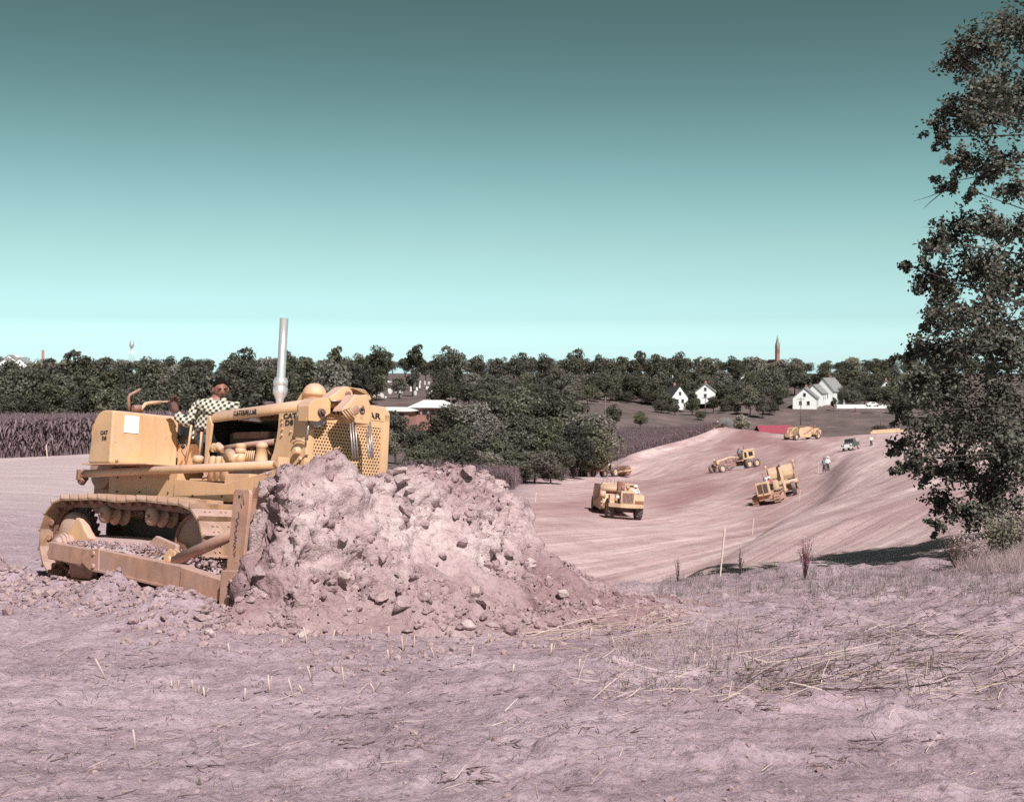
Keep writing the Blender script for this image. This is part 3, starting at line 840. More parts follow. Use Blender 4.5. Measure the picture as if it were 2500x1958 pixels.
b = MB(); b.box(.2, 1.75, -.62, -.40, 1.215, 1.245); b.box(.9, 1.35, -.64, -.42, 1.16, 1.30); b.build("pump_shelf", M['yellow'], eng, .01)
b = MB(); b.tube([DL(*cB(120, 1190), y=-.6), DL(*cB(130, 1250), y=-.58), DL(*cB(140, 1340), y=-.6)], .022, 8); b.ring(DL(*cB(135, 1300), y=-.6), DL(*cB(140, 1330), y=-.6), .035, .035, 10); b.build("linkage", M['worn'], eng)

MB().box(.20, 2.02, .36, .375, 1.10, 1.98).build('bay_shade_wall', M['black'], eng)  # black panel added to close off the left side and darken the bay
# hood
def hood_sec(x, zt, hw):
    zb = zt - .135; r = .07
    return [(x, -hw, zb), (x, -hw, zt - r), (x, -hw + .02, zt - .03), (x, -hw + r, zt), (x, 0, zt + .025), (x, hw - r, zt), (x, hw - .02, zt - .03), (x, hw, zt - r), (x, hw, zb)]
secs = [hood_sec(.17, 2.015, .38), hood_sec(.24, 2.035, .385), hood_sec(1.2, 2.075, .43), hood_sec(2.05, 2.11, .48)]
b = MB(); vs = [p for s_ in secs for p in s_]; k = 9
b.add(vs, [(i * k + j, i * k + j + 1, (i + 1) * k + j + 1, (i + 1) * k + j) for i in range(3) for j in range(8)], True)
hood = b.build("hood", M['yellow'], dz)
sm = hood.modifiers.new("solid", 'SOLIDIFY'); sm.thickness = .012
hood.data.polygons.foreach_set("use_smooth", [True] * len(hood.data.polygons))
p0, p1 = DL(*cB(560, 330), y=-.412), DL(*cB(975, 290), y=-.427)
pm = (p0 + p1) / 2
text_mesh("CATERPILLAR", .080, M['ink'], "lettering", hood, frame((pm.x, pm.y - .008, pm.z), (p1 - p0), (0, 0, 1)), .0022, xs=(p1 - p0).length / .60)
# dash panel and its posts
b = MB(); b.prism([(.155, 1.20), (.155, 1.96), (.19, 1.985), (.26, 1.88), (.22, 1.55), (.20, 1.20)], -.40, -.37); b.prism([(.155, 1.20), (.155, 1.96), (.19, 1.985), (.26, 1.88), (.20, 1.20)], .37, .40); b.box(.155, .18, -.37, .37, 1.35, 1.97); b.build("dash_panel", M['yellow'], dz, .004)
MB().box(.181, .195, -.36, .355, 1.25, 1.95).build('bay_shade_sheet', M['black'], eng)  # added black sheet over the dash face, painting the bay's shade
# radiator side plates with lettering
def side_poly(pts, yv): return [(q.x, q.z) for q in (DL(*cB(*p_), y=yv) for p_ in pts)]
YS = -.505
pol = side_poly([(1290, 315), (1600, 292), (1700, 300), (1730, 700), (1715, 1050), (1560, 1140), (1155, 1045), (1200, 930), (1245, 740), (1272, 560)], YS)
b = MB(); b.prism(pol, YS, YS + .02); rs_ = b.build("radiator_side_plate", M['yellow'], dz, .004)
b = MB(); b.prism(pol, -YS - .02, -YS); b.build("radiator_side_plate", M['yellow'], dz, .004)
ux = (DL(*cB(1550, 330), y=YS) - DL(*cB(1370, 345), y=YS))
for q, tx_, w in ((cB(1460, 358), "CAT", .30), (cB(1450, 465), "D8", .2)):
    p = DL(*q, y=YS - .003); text_mesh(tx_, .078, M['ink'], "lettering", rs_, frame((p.x, YS - .004, p.z), (1, 0, .02), (0, 0, 1)), .0024, xs=1.36)
for q in ((1335, 395), (1335, 465), (1340, 560), (1330, 655), (1470, 600), (1495, 700), (1550, 695)):
    p = DL(*cB(*q), y=YS - .01); MB().ring((p.x, YS + .005, p.z), (p.x, YS - .02, p.z), .014, .012, 6).build("plate_bolt", M['yellow'], rs_)
pol = side_poly([(1480, 740), (1520, 730), (1580, 712), (1660, 730), (1705, 770), (1712, 960), (1610, 1060), (1545, 1128), (1400, 1120), (1420, 950), (1470, 850)], -.60)
b = MB(); b.prism(pol, -.60, -.565); p = DL(*cB(1570, 905), y=-.62); b.ring((p.x, -.60, p.z), (p.x, -.66, p.z), .05, .035, 12); b.ring((p.x + .05, -.60, p.z - .08), (p.x + .05, -.63, p.z - .08), .022, .018, 8)
gp = b.build("trunnion_plate", M['yellow'], dz, .006)
q = [DL(*cB(*p_), y=-.63) for p_ in ((1510, 790), (1530, 755), (1580, 730), (1640, 735), (1690, 755))]
MB().tube(q, .012, 6).build("plate_lip", M['yellow'], gp)
# radiator guard
XR = 2.20
b = MB(); b.box(2.02, XR, -.585, -.50, 1.05, 2.02); b.box(2.02, XR, .50, .585, 1.05, 2.02)
b.prism([(-.585, 1.93), (.585, 1.93), (.585, 2.03), (.50, 2.10), (-.50, 2.10), (-.585, 2.03)], 2.02, XR, 'x'); b.box(2.02, XR, -.5, .5, 1.05, 1.2)
rg = b.build("radiator_guard", M['yellow'], dz, .01)
MB().box(2.03, 2.06, -.5, .5, 1.2, 1.93).build("radiator_core", M['black'], rg)
# perforated grille: a plate with hexagonally packed round holes
def grille(y0, y1, z0, z1, x, pitch=.0395, r=.0125):
    V, F = [], []
    dy, dzv = pitch, pitch * .866
    rows = int((z1 - z0) / dzv); cols_ = int((y1 - y0) / dy)
    for i in range(rows):
        for j in range(cols_):
            cy, cz = y0 + (j + .5 + .5 * (i % 2)) * dy, z0 + (i + .5) * dzv
            if cy > y1 - dy * .4: continue
            bs = len(V)
            for k in range(6):
                a = math.radians(60 * k + 30); V.append((x, cy + dy / math.sqrt(3) * math.cos(a), cz + dy / math.sqrt(3) * math.sin(a)))
            for k in range(12):
                a = math.radians(30 * k + 30); V.append((x, cy + r * math.cos(a), cz + r * math.sin(a)))
            for k in range(12):
                a = math.radians(30 * k + 30); V.append((x - .012, cy + r * math.cos(a), cz + r * math.sin(a)))
            for k in range(6):
                o0, o1 = bs + k, bs + (k + 1) % 6
                i0, i1, i2 = bs + 6 + 2 * k, bs + 6 + 2 * k + 1, bs + 6 + (2 * k + 2) % 12
                F.append((o0, o1, i1)); F.append((o0, i1, i0)); F.append((o1, i2, i1))
            for k in range(12):
                F.append((bs + 6 + k, bs + 6 + (k + 1) % 12, bs + 18 + (k + 1) % 12)); F.append((bs + 6 + k, bs + 18 + (k + 1) % 12, bs + 18 + k))
    return link("perforated_grille", mesh_np("perforated_grille", V, F, (M['yellow'],)), rg)
grille(-.515, .515, 1.19, 1.885, XR - .012)
MB().box(XR - .026, XR - .006, -.52, .52, 1.86, 1.935).build("grille_band", M['yellow'], rg)
for ya_, yb2 in ((-.525, -.48), (.465, .525)): MB().box(XR - .03, XR - .005, ya_, yb2, 1.19, 1.88).build("grille_edge", M['yellow'], rg)
text_mesh("CATERPILLAR", .088, M['ink'], "lettering", rg, frame((XR + .003, .02, 1.985), (0, 1, 0), (0, 0, 1)), .003, xs=1.45)
# corner sheave housing (cable runs over it)
def fp(pts, xv): return [(q.y, q.z) for q in (DL(*cC(*p_), x=xv) for p_ in pts)]
pol = fp([(108, 835), (108, 560), (150, 470), (230, 420), (360, 398), (528, 400), (520, 690), (480, 715), (290, 850)], 2.34)
b = MB(); b.prism(pol, 2.30, 2.34, 'x')
b.prism([(u, w) for u, w in fp([(108, 835), (108, 560), (150, 470), (230, 420), (360, 398), (528, 400), (528, 430), (370, 430), (245, 450), (170, 500), (135, 570), (135, 835)], 2.34)], 2.165, 2.30, 'x')
sh = b.build("sheave_housing", M['yellow'], dz, .006)
p = DL(*cC(335, 680), x=2.34); b = MB(); b.ring((2.34, p.y, p.z), (2.37, p.y, p.z), .045, .04, 12); b.ring((2.37, p.y, p.z), (2.40, p.y, p.z), .025, .02, 8); b.build("sheave_pin", M['iron'], sh)
b = MB(); b.lathe([(.05, -.04), (.10, -.03), (.125, -.04), (.125, -.03), (.105, 0), (.125, .03), (.125, .04), (.10, .03), (.05, .04)], (2.255, p.y, p.z - .03), 'x', 24); b.build("sheave", M['cable'], sh)
# centre A-frame, fairlead block and cables
b = MB()
pl = fp([(500, 392), (620, 300), (790, 180), (860, 185), (935, 270), (955, 350), (930, 400), (850, 455), (800, 445), (540, 470)], 2.36)
b.prism(pl, 2.20, 2.36, 'x'); af = b.build("a_frame", M['yellow'], dz, .012)
b = MB(); b.prism(fp([(790, 180), (1100, 225), (1190, 255), (1275, 355), (1300, 430), (1255, 460), (1215, 395), (1175, 275), (915, 222), (840, 250)], 2.34), 2.12, 2.34, 'x'); b.build("top_yoke", M['yellow'], af, .01)
b = MB(); b.prism(fp([(530, 485), (760, 520), (790, 555), (740, 590), (530, 575)], 2.30), 2.2, 2.30, 'x'); b.build("headlight_bracket", M['yellow'], af, .01)
p = DL(*cC(855, 330), x=2.37); b = MB(); b.ring((2.36, p.y, p.z), (2.385, p.y, p.z), .035, .03, 10); b.build("pivot_pin", M['rust'], af)
b = MB(); b.prism(fp([(960, 375), (1000, 330), (1060, 345), (1150, 350), (1215, 330), (1240, 420), (1290, 560), (1315, 740), (1255, 912), (1000, 880), (950, 740), (900, 600), (740, 655), (760, 600), (900, 460)], 2.56), 2.40, 2.56, 'x')
blk = b.build("fairlead_block", M['yellow'], dz, .012)
b = MB()
for k, (u, w) in enumerate(((745, 660), (795, 645), (845, 625), (880, 610))):
    a_, c_ = DL(*cC(u, w), x=2.57), DL(*cC(u + 145, w + 190), x=2.55); b.tube([a_, c_], .008, 5)
b.build("guide_rib", M['yellow'], blk)
p = DL(*cC(1000, 620), x=2.57); b = MB(); b.lathe([(0, .012), (.045, .012), (.052, .006), (.052, 0)], (2.56, p.y, p.z), 'x', 18); b.build("lamp_boss", M['worn'], blk)
p = DL(*cC(1125, 640), x=2.57); b = MB(); b.lathe([(.022, 0), (.022, .012), (.036, .012), (.036, 0)], (2.56, p.y, p.z), 'x', 14); b.ring((2.56, p.y, p.z), (2.58, p.y, p.z + .05), .014, .01, 6); b.build("shackle", M['iron'], blk)
for u0, w0, u1, w1 in ((882, 785, 945, 1540), (928, 765, 990, 1540), (975, 745, 1040, 1540), (1208, 1040, 1245, 1530), (1240, 930, 1290, 1530), (1272, 860, 1325, 1530)):
    a_, c_ = DL(*cC(u0, w0), x=2.5), DL(*cC(u1, w1), x=2.62)
    MB().tube([a_, c_], .0095, 6).build("hoist_cable", M['cable'], dz)
MB().tube([DL(*cC(105, 850), x=2.28), DL(*cC(90, 1010), x=2.28), DL(*cC(75, 1200), x=2.28)], .012, 6).build("hoist_cable", M['cable'], dz)
MB().tube([DL(*cC(540, 458), x=2.37), DL(*cC(830, 456), x=2.37)], .008, 6).build("hoist_cable", M['cable'], dz)
# cable tube along the right side
ta_, tb_ = Vector((-1.60, -.885, 1.28)), Vector((2.20, -.87, 1.385))
MB().ring(ta_, tb_, .047, .047, 18).build("cable_tube", M['yellow'], dz)
b = MB(); b.ring(tb_ - Vector((.10, 0, 0)), tb_ + Vector((0, 0, .0)), .05, .075, 18); b.prism([(2.19, 1.46), (2.22, 1.46), (2.25, 1.18), (2.22, 1.20)], -.94, -.80); tc_ = b.build("tube_flange", M['yellow'], dz, .004)
b = MB(); b.ring(ta_, ta_ - Vector((.04, 0, 0)), .06, .06, 12); b.box(-1.68, -1.62, -.96, -.82, 1.20, 1.33); b.ring((-1.62, -.885, 1.23), (-1.68, -.885, 1.17), .05, .05, 12); b.tube([(-1.66, -.885, 1.30), (-1.78, -.885, 1.29)], .02, 6); b.build("tube_clamp", M['rust'], dz, .008)
# exhaust stack and air cleaner
zb = 2.08
b = MB(); b.lathe([(.040, zb), (.044, zb), (.044, zb + .10), (.052, zb + .12), (.075, zb + .16), (.083, zb + .19), (.083, zb + .245), (.073, zb + .25), (.073, zb + .258), (.083, zb + .264), (.083, zb + .32), (.07, zb + .35), (.055, zb + .36)], (.93, .035, 0), 'z', 24); stk = b.build("exhaust_stack", M['chrome'], dz)
b = MB(); b.lathe([(.049, zb + .36), (.049, 3.12), (.044, 3.12), (.044, zb + .36)], (.93, .035, 0), 'z', 24); b.build("stack_pipe", M['chrome'], stk)
p = DL(*cC(215, 330), y=.08)
b = MB(); b.lathe([(0, .125), (.05, .118), (.095, .09), (.125, .045), (.135, .0), (.130, -.015), (.105, -.02), (.105, -.05), (.09, -.06), (.09, -.16)], (p.x, p.y, p.z), 'z', 28); pc = b.build("pre_cleaner", M['yellow'], dz)
b = MB(); b.prism([(p.x - .24, p.z - .07), (p.x - .20, p.z - .02), (p.x - .05, p.z + .10), (p.x, p.z + .10), (p.x, p.z - .03), (p.x - .22, p.z - .09)], .02, .14); b.build("pre_cleaner_spout", M['yellow'], pc, .02)
# ------------------------------------------------------------------ people
def skin_mesh(J, edges, root, sub=2):
    """continuous surface grown round a skeleton; J name -> (point, radius or (rx, ry))"""
    names = list(J)
    me = bpy.data.meshes.new("skeleton")
    me.from_pydata([tuple(J[k][0]) for k in names], [(names.index(a), names.index(b_)) for a, b_ in edges], [])
    o = bpy.data.objects.new("skeleton", me); col.objects.link(o)
    o.modifiers.new("skin", 'SKIN')
    for i, k in enumerate(names):
        r = J[k][1]; r = r if isinstance(r, tuple) else (r, r)
        me.skin_vertices[0].data[i].radius = r
        me.skin_vertices[0].data[i].use_root = (k == root)
    s_ = o.modifiers.new("sub", 'SUBSURF'); s_.levels = sub; s_.render_levels = sub
    bpy.context.view_layer.update()
    out = bpy.data.meshes.new_from_object(o.evaluated_get(bpy.context.evaluated_depsgraph_get()))
    bpy.data.objects.remove(o); bpy.data.meshes.remove(me)
    out.polygons.foreach_set("use_smooth", [True] * len(out.polygons))
    return out

def head_arrays(h, n=28, m=22):
    """head looking along -y, centre at origin, height h"""
    V, F = [], []
    for j in range(m + 1):
        t = math.pi * j / m; z = math.cos(t); rr = math.sin(t)
        for i in range(n):
            a = 2 * math.pi * i / n; x, y = rr * math.cos(a), rr * math.sin(a)
            wx, wy = .30, .41
            if z < -.1: k = min(1, (-z - .1) / .9); wx *= 1 - .36 * k; wy *= 1 - .10 * k
            px_, py_, pz_ = x * wx, y * wy, z * .5
            if y < 0:
                fr = max(0.0, -y) ** 2
                def g(cx, cz, sx, sz): return math.exp(-((px_ - cx) / sx) ** 2 - ((pz_ - cz) / sz) ** 2) * fr
                py_ -= .11 * g(0, -.07, .055, .075) + .05 * g(0, .01, .04, .08)
                py_ -= .035 * g(0, .10, .25, .04)
                py_ += .045 * (g(.135, .03, .07, .045) + g(-.135, .03, .07, .045))
                py_ -= .03 * g(0, -.235, .10, .035) ; py_ += .028 * g(0, -.245, .11, .012)
                py_ -= .05 * g(0, -.40, .12, .08)
                py_ -= .02 * (g(.2, -.08, .09, .06) + g(-.2, -.08, .09, .06))
            V.append((px_ * h, py_ * h, pz_ * h))
    for j in range(m):
        for i in range(n): F.append((j * n + i, (j + 1) * n + i, (j + 1) * n + (i + 1) % n, j * n + (i + 1) % n))
    return V, F

def join_mesh(me, V, F, mi=0):
    bm = bmesh.new(); bm.from_mesh(me)
    vs = [bm.verts.new(v) for v in V]
    for f in F:
        try:
            q = bm.faces.new([vs[i] for i in f]); q.smooth = True; q.material_index = mi
        except ValueError: pass
    bmesh.ops.remove_doubles(bm, verts=bm.verts, dist=1e-5)
    bmesh.ops.recalc_face_normals(bm, faces=bm.faces)
    bm.to_mesh(me); bm.free(); me.update()

def shirt_material():
    m, n, l, b = new_mat("black_and_cream_check_shirt")
    b.inputs['Roughness'].default_value = .95
    co = n.new("ShaderNodeTexCoord"); mp = n.new("ShaderNodeMapping")
    mp.inputs['Rotation'].default_value = (math.radians(8), math.radians(38), math.radians(10)); l.new(co.outputs['Object'], mp.inputs[0])
    wob = n.new("ShaderNodeTexNoise"); wob.inputs['Scale'].default_value = 7; l.new(co.outputs['Object'], wob.inputs[0])
    va = n.new("ShaderNodeVectorMath"); va.operation = 'MULTIPLY_ADD'; l.new(wob.outputs['Color'], va.inputs[0]); va.inputs[1].default_value = (.03, .03, .03); l.new(mp.outputs[0], va.inputs[2])
    sp = n.new("ShaderNodeSeparateXYZ"); l.new(va.outputs[0], sp.inputs[0])
    def sn(src, f):
        a = n.new("ShaderNodeMath"); a.operation = 'MULTIPLY'; l.new(src, a.inputs[0]); a.inputs[1].default_value = f
        s = n.new("ShaderNodeMath"); s.operation = 'SINE'; l.new(a.outputs[0], s.inputs[0])
        r = n.new("ShaderNodeMapRange"); r.inputs[1].default_value = -.55; r.inputs[2].default_value = .55; l.new(s.outputs[0], r.inputs[0]); return r.outputs[0]
    f = 2 * math.pi / .050
    u, v = sn(sp.outputs['X'], f), sn(sp.outputs['Z'], f)
    ad = n.new("ShaderNodeMath"); ad.operation = 'ADD'; l.new(u, ad.inputs[0]); l.new(v, ad.inputs[1])
    r = n.new("ShaderNodeValToRGB"); e = r.color_ramp.elements
    e[0].position = .0; e[0].color = (.72, .66, .52, 1); e[1].position = 1; e[1].color = (.03, .03, .03, 1)
    q = e.new(.30); q.color = (.66, .60, .47, 1); q = e.new(.52); q.color = (.36, .33, .27, 1); q = e.new(.80); q.color = (.025, .025, .025, 1)
    dv = n.new("ShaderNodeMath"); dv.operation = 'MULTIPLY'; l.new(ad.outputs[0], dv.inputs[0]); dv.inputs[1].default_value = .5
    l.new(dv.outputs[0], r.inputs[0]); l.new(r.outputs[0], b.inputs['Base Color'])
    t = n.new("ShaderNodeTexNoise"); t.inputs['Scale'].default_value = 16; t.inputs['Detail'].default_value = 3; l.new(co.outputs['Object'], t.inputs[0])
    bp = n.new("ShaderNodeBump"); bp.inputs['Strength'].default_value = .9; bp.inputs['Distance'].default_value = .03; l.new(t.outputs[0], bp.inputs['Height']); l.new(bp.outputs[0], b.inputs['Normal'])
    return m
M['check'] = shirt_material()

def bulldozer_driver():
    hd = DZ_M @ DL(538, 950, y=.1); D0 = hd.y
    org = at(500, 1062, D0)
    W = lambda px, py, dd=0.0: at(px, py, D0 + dd) - org
    J = {
        'pelvis': (W(500, 1066), (.18, .15)), 'waist': (W(505, 1036), (.20, .16)), 'chest': (W(519, 1006), (.235, .165)), 'upchest': (W(526, 991), (.20, .14)),
        'neck': (W(531, 977), .080), 'neckt': (W(535, 960), .075),
        'rsh': (W(484, 993, .0), .10), 'rel': (W(459, 1036, -.10), .080), 'rwr': (W(427, 1010, -.10), .066),
        'lsh': (W(572, 994, .02), .10), 'lel': (W(572, 1042, -.05), .062), 'lwr': (W(512, 1053, -.24), .05), 'lhd': (W(498, 1052, -.27), .045),
        'rhip': (W(490, 1068, -.04), .10), 'rkn': (W(498, 1080, -.42), .085), 'ran': (W(512, 1150, -.40), .06), 'rft': (W(530, 1160, -.5), .045),
        'lhip': (W(512, 1066, .02), .10), 'lkn': (W(555, 1075, -.34), .085), 'lan': (W(560, 1150, -.3), .06), 'lft': (W(575, 1160, -.42), .045),
    }
    torso = [('pelvis', 'waist'), ('waist', 'chest'), ('chest', 'upchest'), ('upchest', 'neck')]
    arms = [('upchest', 'rsh'), ('rsh', 'rel'), ('rel', 'rwr'), ('upchest', 'lsh'), ('lsh', 'lel'), ('lel', 'lwr')]
    legs = [('pelvis', 'rhip'), ('rhip', 'rkn'), ('rkn', 'ran'), ('pelvis', 'lhip'), ('lhip', 'lkn'), ('lkn', 'lan')]
    feet = [('ran', 'rft'), ('lan', 'lft')]
    shr = lambda k: (J[k][0], tuple(x * .8 for x in J[k][1]) if isinstance(J[k][1], tuple) else J[k][1] * .8)
    JB = {k: shr(k) for k in J}; JB['neck'] = J['neck']; JB['neckt'] = J['neckt']
    body = skin_mesh(JB, torso + [('neck', 'neckt')] + arms + [('lwr', 'lhd')] + legs + feet, 'pelvis')
    # head: turned a little to his left, chin down
    hc = W(538, 951.5); H = .285
    V, F = head_arrays(H)
    R_ = Matrix.Rotation(math.radians(26), 3, 'Z') @ Matrix.Rotation(math.radians(8), 3, 'X')
    V = [R_ @ Vector(v) + hc for v in V]
    join_mesh(body, V, F)
    for sx in (-1, 1):   # ears
        b = MB(); b.lathe([(.0, -.012), (.022, -.010), (.036, 0), (.030, .012), (.012, .006), (0, .004)], (0, 0, 0), 'x', 14)
        Rm = R_ @ Matrix.Rotation(math.radians(18 * sx), 3, 'Z')
        vs = [Rm @ Vector((v[0], v[1] * .8, v[2] * 1.15)) + R_ @ Vector((sx * .30 * H, .04 * H, -.02 * H)) + hc for v in b.v]
        join_mesh(body, vs, b.f)
    body.materials.clear(); body.materials.append(M['skin'])
    person = link("person", body); person.location = org
    tag(person, "man in black and cream checked shirt and gloves driving the bulldozer", "person")
    # hair cap, swept back
    b = MB(); n = 28; rows = 10; vs = []
    for j in range(rows + 1):
        t = math.radians(100) * j / rows
        for i in range(n):
            a = 2 * math.pi * i / n
            back = math.sin(a) * .5 + .5
            tt = t * (.52 + .54 * back)
            z, rr = math.cos(tt), math.sin(tt)
            k = 1.08 + .05 * math.sin(7 * a + 2.1 * j) * (j / rows)
            vs.append(R_ @ Vector((rr * math.cos(a) * .30 * k * H, rr * math.sin(a) * .43 * k * H + .01 * H, z * .5 * 1.08 * H)) + hc)
    b.add(vs, [(j * n + i, (j + 1) * n + i, (j + 1) * n + (i + 1) % n, j * n + (i + 1) % n) for j in range(rows) for i in range(n)], True)
    hair = b.build("hair", M['hair'], person); s_ = hair.modifiers.new("solid", 'SOLIDIFY'); s_.thickness = .012
    # eyes and brows, mouth line
    b = MB()
    for sx in (-1, 1):
        c = R_ @ Vector((sx * .135 * H, -.372 * H, .035 * H)) + hc
        b.lathe([(.012 * math.sin(math.pi * k / 6), -.005 * math.cos(math.pi * k / 6)) for k in range(7)], c, 'z', 10)
        b.tube([R_ @ Vector(((sx * .135 + e) * H, (-.395 - .02 * (1 - abs(e) * 8)) * H, (.105 - abs(e) * .12) * H)) + hc for e in (-.08, 0, .08)], .006, 5)
    b.tube([R_ @ Vector((e * H, (-.432 + .6 * e * e) * H, (-.243 - .2 * e * e) * H)) + hc for e in (-.09, -.04, .0, .04, .09)], .0045, 5)
    b.build("face_features", M['hair'], person)
    sh = skin_mesh({k: J[k] for k in ('pelvis', 'waist', 'chest', 'upchest', 'neck', 'rsh', 'rel', 'rwr', 'lsh', 'lel', 'lwr')}, torso + arms, 'waist', 2)
    sh.materials.append(M['check']); link("shirt", sh, person)
    # open collar and red undershirt
    nb = W(531, 979)
    b = MB(); b.tube([nb + Vector((-.085, .02, .02)), nb + Vector((-.06, -.09, .005)), nb + Vector((.0, -.135, -.07))], [.03, .04, .02], 6); b.tube([nb + Vector((.085, .02, .02)), nb + Vector((.075, -.08, .005)), nb + Vector((.02, -.135, -.07))], [.03, .04, .02], 6)
    b.build("collar", M['check'], person)
    b = MB(); b.add([nb + Vector((-.05, -.10, .0)), nb + Vector((.055, -.10, .0)), nb + Vector((.03, -.145, -.10)), nb + Vector((-.015, -.145, -.10)), nb + Vector((0, -.06, .02))], [(0, 1, 2, 3), (0, 4, 1)]); us = b.build("undershirt", M['redshirt'], person)
    s_ = us.modifiers.new("solid", 'SOLIDIFY'); s_.thickness = .01
    tr = skin_mesh({k: J[k] for k in ('pelvis', 'rhip', 'rkn', 'ran', 'lhip', 'lkn', 'lan')}, legs, 'pelvis', 2)
    tr.materials.append(M['denim']); link("trousers", tr, person)
    # right glove closing on the winch lever: palm, four fingers, thumb
    c0 = W(430, 1008, -.10); pl_ = W(424, 988, -.12)
    JG = {'w': (c0, .052), 'c': (c0.lerp(pl_, .35), .045), 'p': (pl_, (.052, .034))}; EG = [('w', 'c'), ('c', 'p')]
    tips = [((418, 979), (419, 972), (424, 969)), ((422, 977), (424, 969), (431, 967)), ((427, 979), (431, 972), (437, 972)), ((430, 984), (434, 978), (439, 978))]
    for i, ch in enumerate(tips):
        prev = 'p'
        for k, q in enumerate(ch):
            nm = f'f{i}{k}'; JG[nm] = (W(q[0], q[1], -.13 - .03 * k + .012 * i), .0135 - .001 * k); EG.append((prev, nm)); prev = nm
    prev = 'p'
    for k, q in enumerate(((417, 990), (413, 984), (414, 977))):
        nm = f't{k}'; JG[nm] = (W(q[0], q[1], -.10 - .03 * k), .0145 - .001 * k); EG.append((prev, nm)); prev = nm
    gl = skin_mesh(JG, EG, 'p', 1); gl.materials.append(M['glove']); link("glove", gl, person)
    JG = {'w': (W(506, 1053, -.24), .05), 'p': (W(490, 1053, -.28), (.05, .034))}; EG = [('w', 'p')]
    for i in range(4):
        a_ = Vector((.0, 0, .03 - .02 * i)); prev = 'p'
        for k, (dx, dy, dzv) in enumerate(((-.035, -.01, 0), (-.06, -.02, -.02), (-.062, -.015, -.045))):
            nm = f'f{i}{k}'; JG[nm] = (JG['p'][0] + Vector((dx, dy, dzv)) + a_, .0125); EG.append((prev, nm)); prev = nm
    JG['t0'] = (JG['p'][0] + Vector((0, -.035, .02)), .014); JG['t1'] = (JG['p'][0] + Vector((-.03, -.05, .015)), .012); EG += [('p', 't0'), ('t0', 't1')]
    gl = skin_mesh(JG, EG, 'p', 1); gl.materials.append(M['glove']); link("glove", gl, person)
    b = MB()
    for k, f_ in (('ran', 'rft'), ('lan', 'lft')):
        b.tube([J[k][0] + Vector((0, 0, .04)), J[k][0], J[f_][0]], [.065, .07, .05], 8)
    b.slot(0); b.build("boots", M['black'], person)
    return person
bulldozer_driver()
# ------------------------------------------------------------------ heap of dirt in front of the blade
from mathutils.bvhtree import BVHTree
CREST = [(600, 1240), (625, 1180), (645, 1146), (668, 1126), (760, 1110), (830, 1112), (900, 1122), (960, 1120), (1030, 1108), (1090, 1132), (1160, 1142), (1200, 1162), (1226, 1200)]
_c = [DL(px, py, x=3.02) for px, py in CREST]
_c += [DL(px, py, x=3.35) for px, py in ((1256, 1285), (1325, 1338), (1415, 1385), (1500, 1424), (1600, 1466), (1680, 1500))]
_cy = np.array([p.y for p in _c]); _cz = np.array([p.z for p in _c])
def heap_h(lx, ly):
    """height in the dozer frame, and how much of it is heap rather than ground"""
    wx = DZ_LOC.x + lx * math.cos(math.radians(-41.55)) - ly * math.sin(math.radians(-41.55))
    wy = DZ_LOC.y + lx * math.sin(math.radians(-41.55)) + ly * math.cos(math.radians(-41.55))
    gl = h_base(wx, wy) - DZ_LOC.z - (lx * -DZ_R[2][0] * -1 + ly * DZ_R[2][1])
    crest = np.interp(ly, _cy, _cz, left=_cz[0], right=0.0)
    foot = np.interp(ly, [-2.6, -2.0, -1.2, -.35, .8, 2.0, 2.8, 3.6, 4.6], [3.5, 3.75, 4.15, 4.9, 5.25, 5.15, 4.9, 4.6, 4.3])
    foot = foot + .22 * fbm(ly * .8, 2.2, 3.0, 3)
    cx = 3.02 + .12 * fbm(ly * 1.1, 7.7, 1.0, 2)
    u = (lx - cx) / (foot - cx)
    face = np.interp(ly, [-2, -1, 0, 1, 2, 3], [.58, .55, .48, .36, .25, .2])
    p = face * (1 - sstep(-.02, .40, u)) + (1 - face) * np.clip(1 - u, 0, 1) ** 1.25
    p = np.clip(p, 0, 1) * (.20 * sstep(-2.35, -1.75, ly) * sstep(2.75, 3.1, lx) + .80 * sstep(-1.74, -1.52, ly + .10 * fbm(lx * 3, 1.0, 2.0, 2)))
    return gl + (crest - gl) * p - .04 * (p < .002), p * np.maximum(crest - gl, 0)
hx = np.concatenate([np.linspace(2.74, 2.98, 10)[:-1], np.linspace(2.98, 3.62, 70)[:-1], np.linspace(3.62, 5.75, 90)])
hy = np.concatenate([np.linspace(-2.9, -1.80, 40)[:-1], np.linspace(-1.80, -1.48, 56)[:-1], np.linspace(-1.48, 4.9, 280)])
HX, HY = np.meshgrid(hx, hy, indexing='ij')
HZ, HH = heap_h(HX, HY)
inside = sstep(.02, .25, HH)
# lumps, scraped grooves, crumbs
l1 = fbm(HX * 1.6, HY * 1.6, HZ * 1.6, 3); l2 = fbm(HX * 5, HY * 5, HZ * 5 + 4, 4, .6)
cr = np.abs(noise3(HX * 2.1 + 3, HY * 2.6, HZ * 1.4)); crack = np.exp(-(cr / .05) ** 2)
ridge = np.abs(fbm(HX * 2.7 + 4, HY * 2.7, HZ * 3.2 + 2, 5, .55))
billow = np.abs(fbm(HX * 3.1, HY * 3.1 + 8, HZ * 2.6, 4, .55))
rmk = np.clip(sstep(-.25, .45, fbm(HX * .8, HY * .8, HZ * .8 + 5, 3)) + sstep(.35, .05, HH) * .5 + np.exp(-((HX - 3.02) / .14) ** 2) * .6, 0, 1); rmk = .22 + .78 * rmk
dn = .15 * l1 + rmk * (.05 * l2 + .09 * (.32 - ridge) + .05 * (billow - .3)) - .045 * crack * sstep(.3, .7, HZ) + .03 * rmk * fbm(HX * 13, HY * 13, HZ * 13, 2)
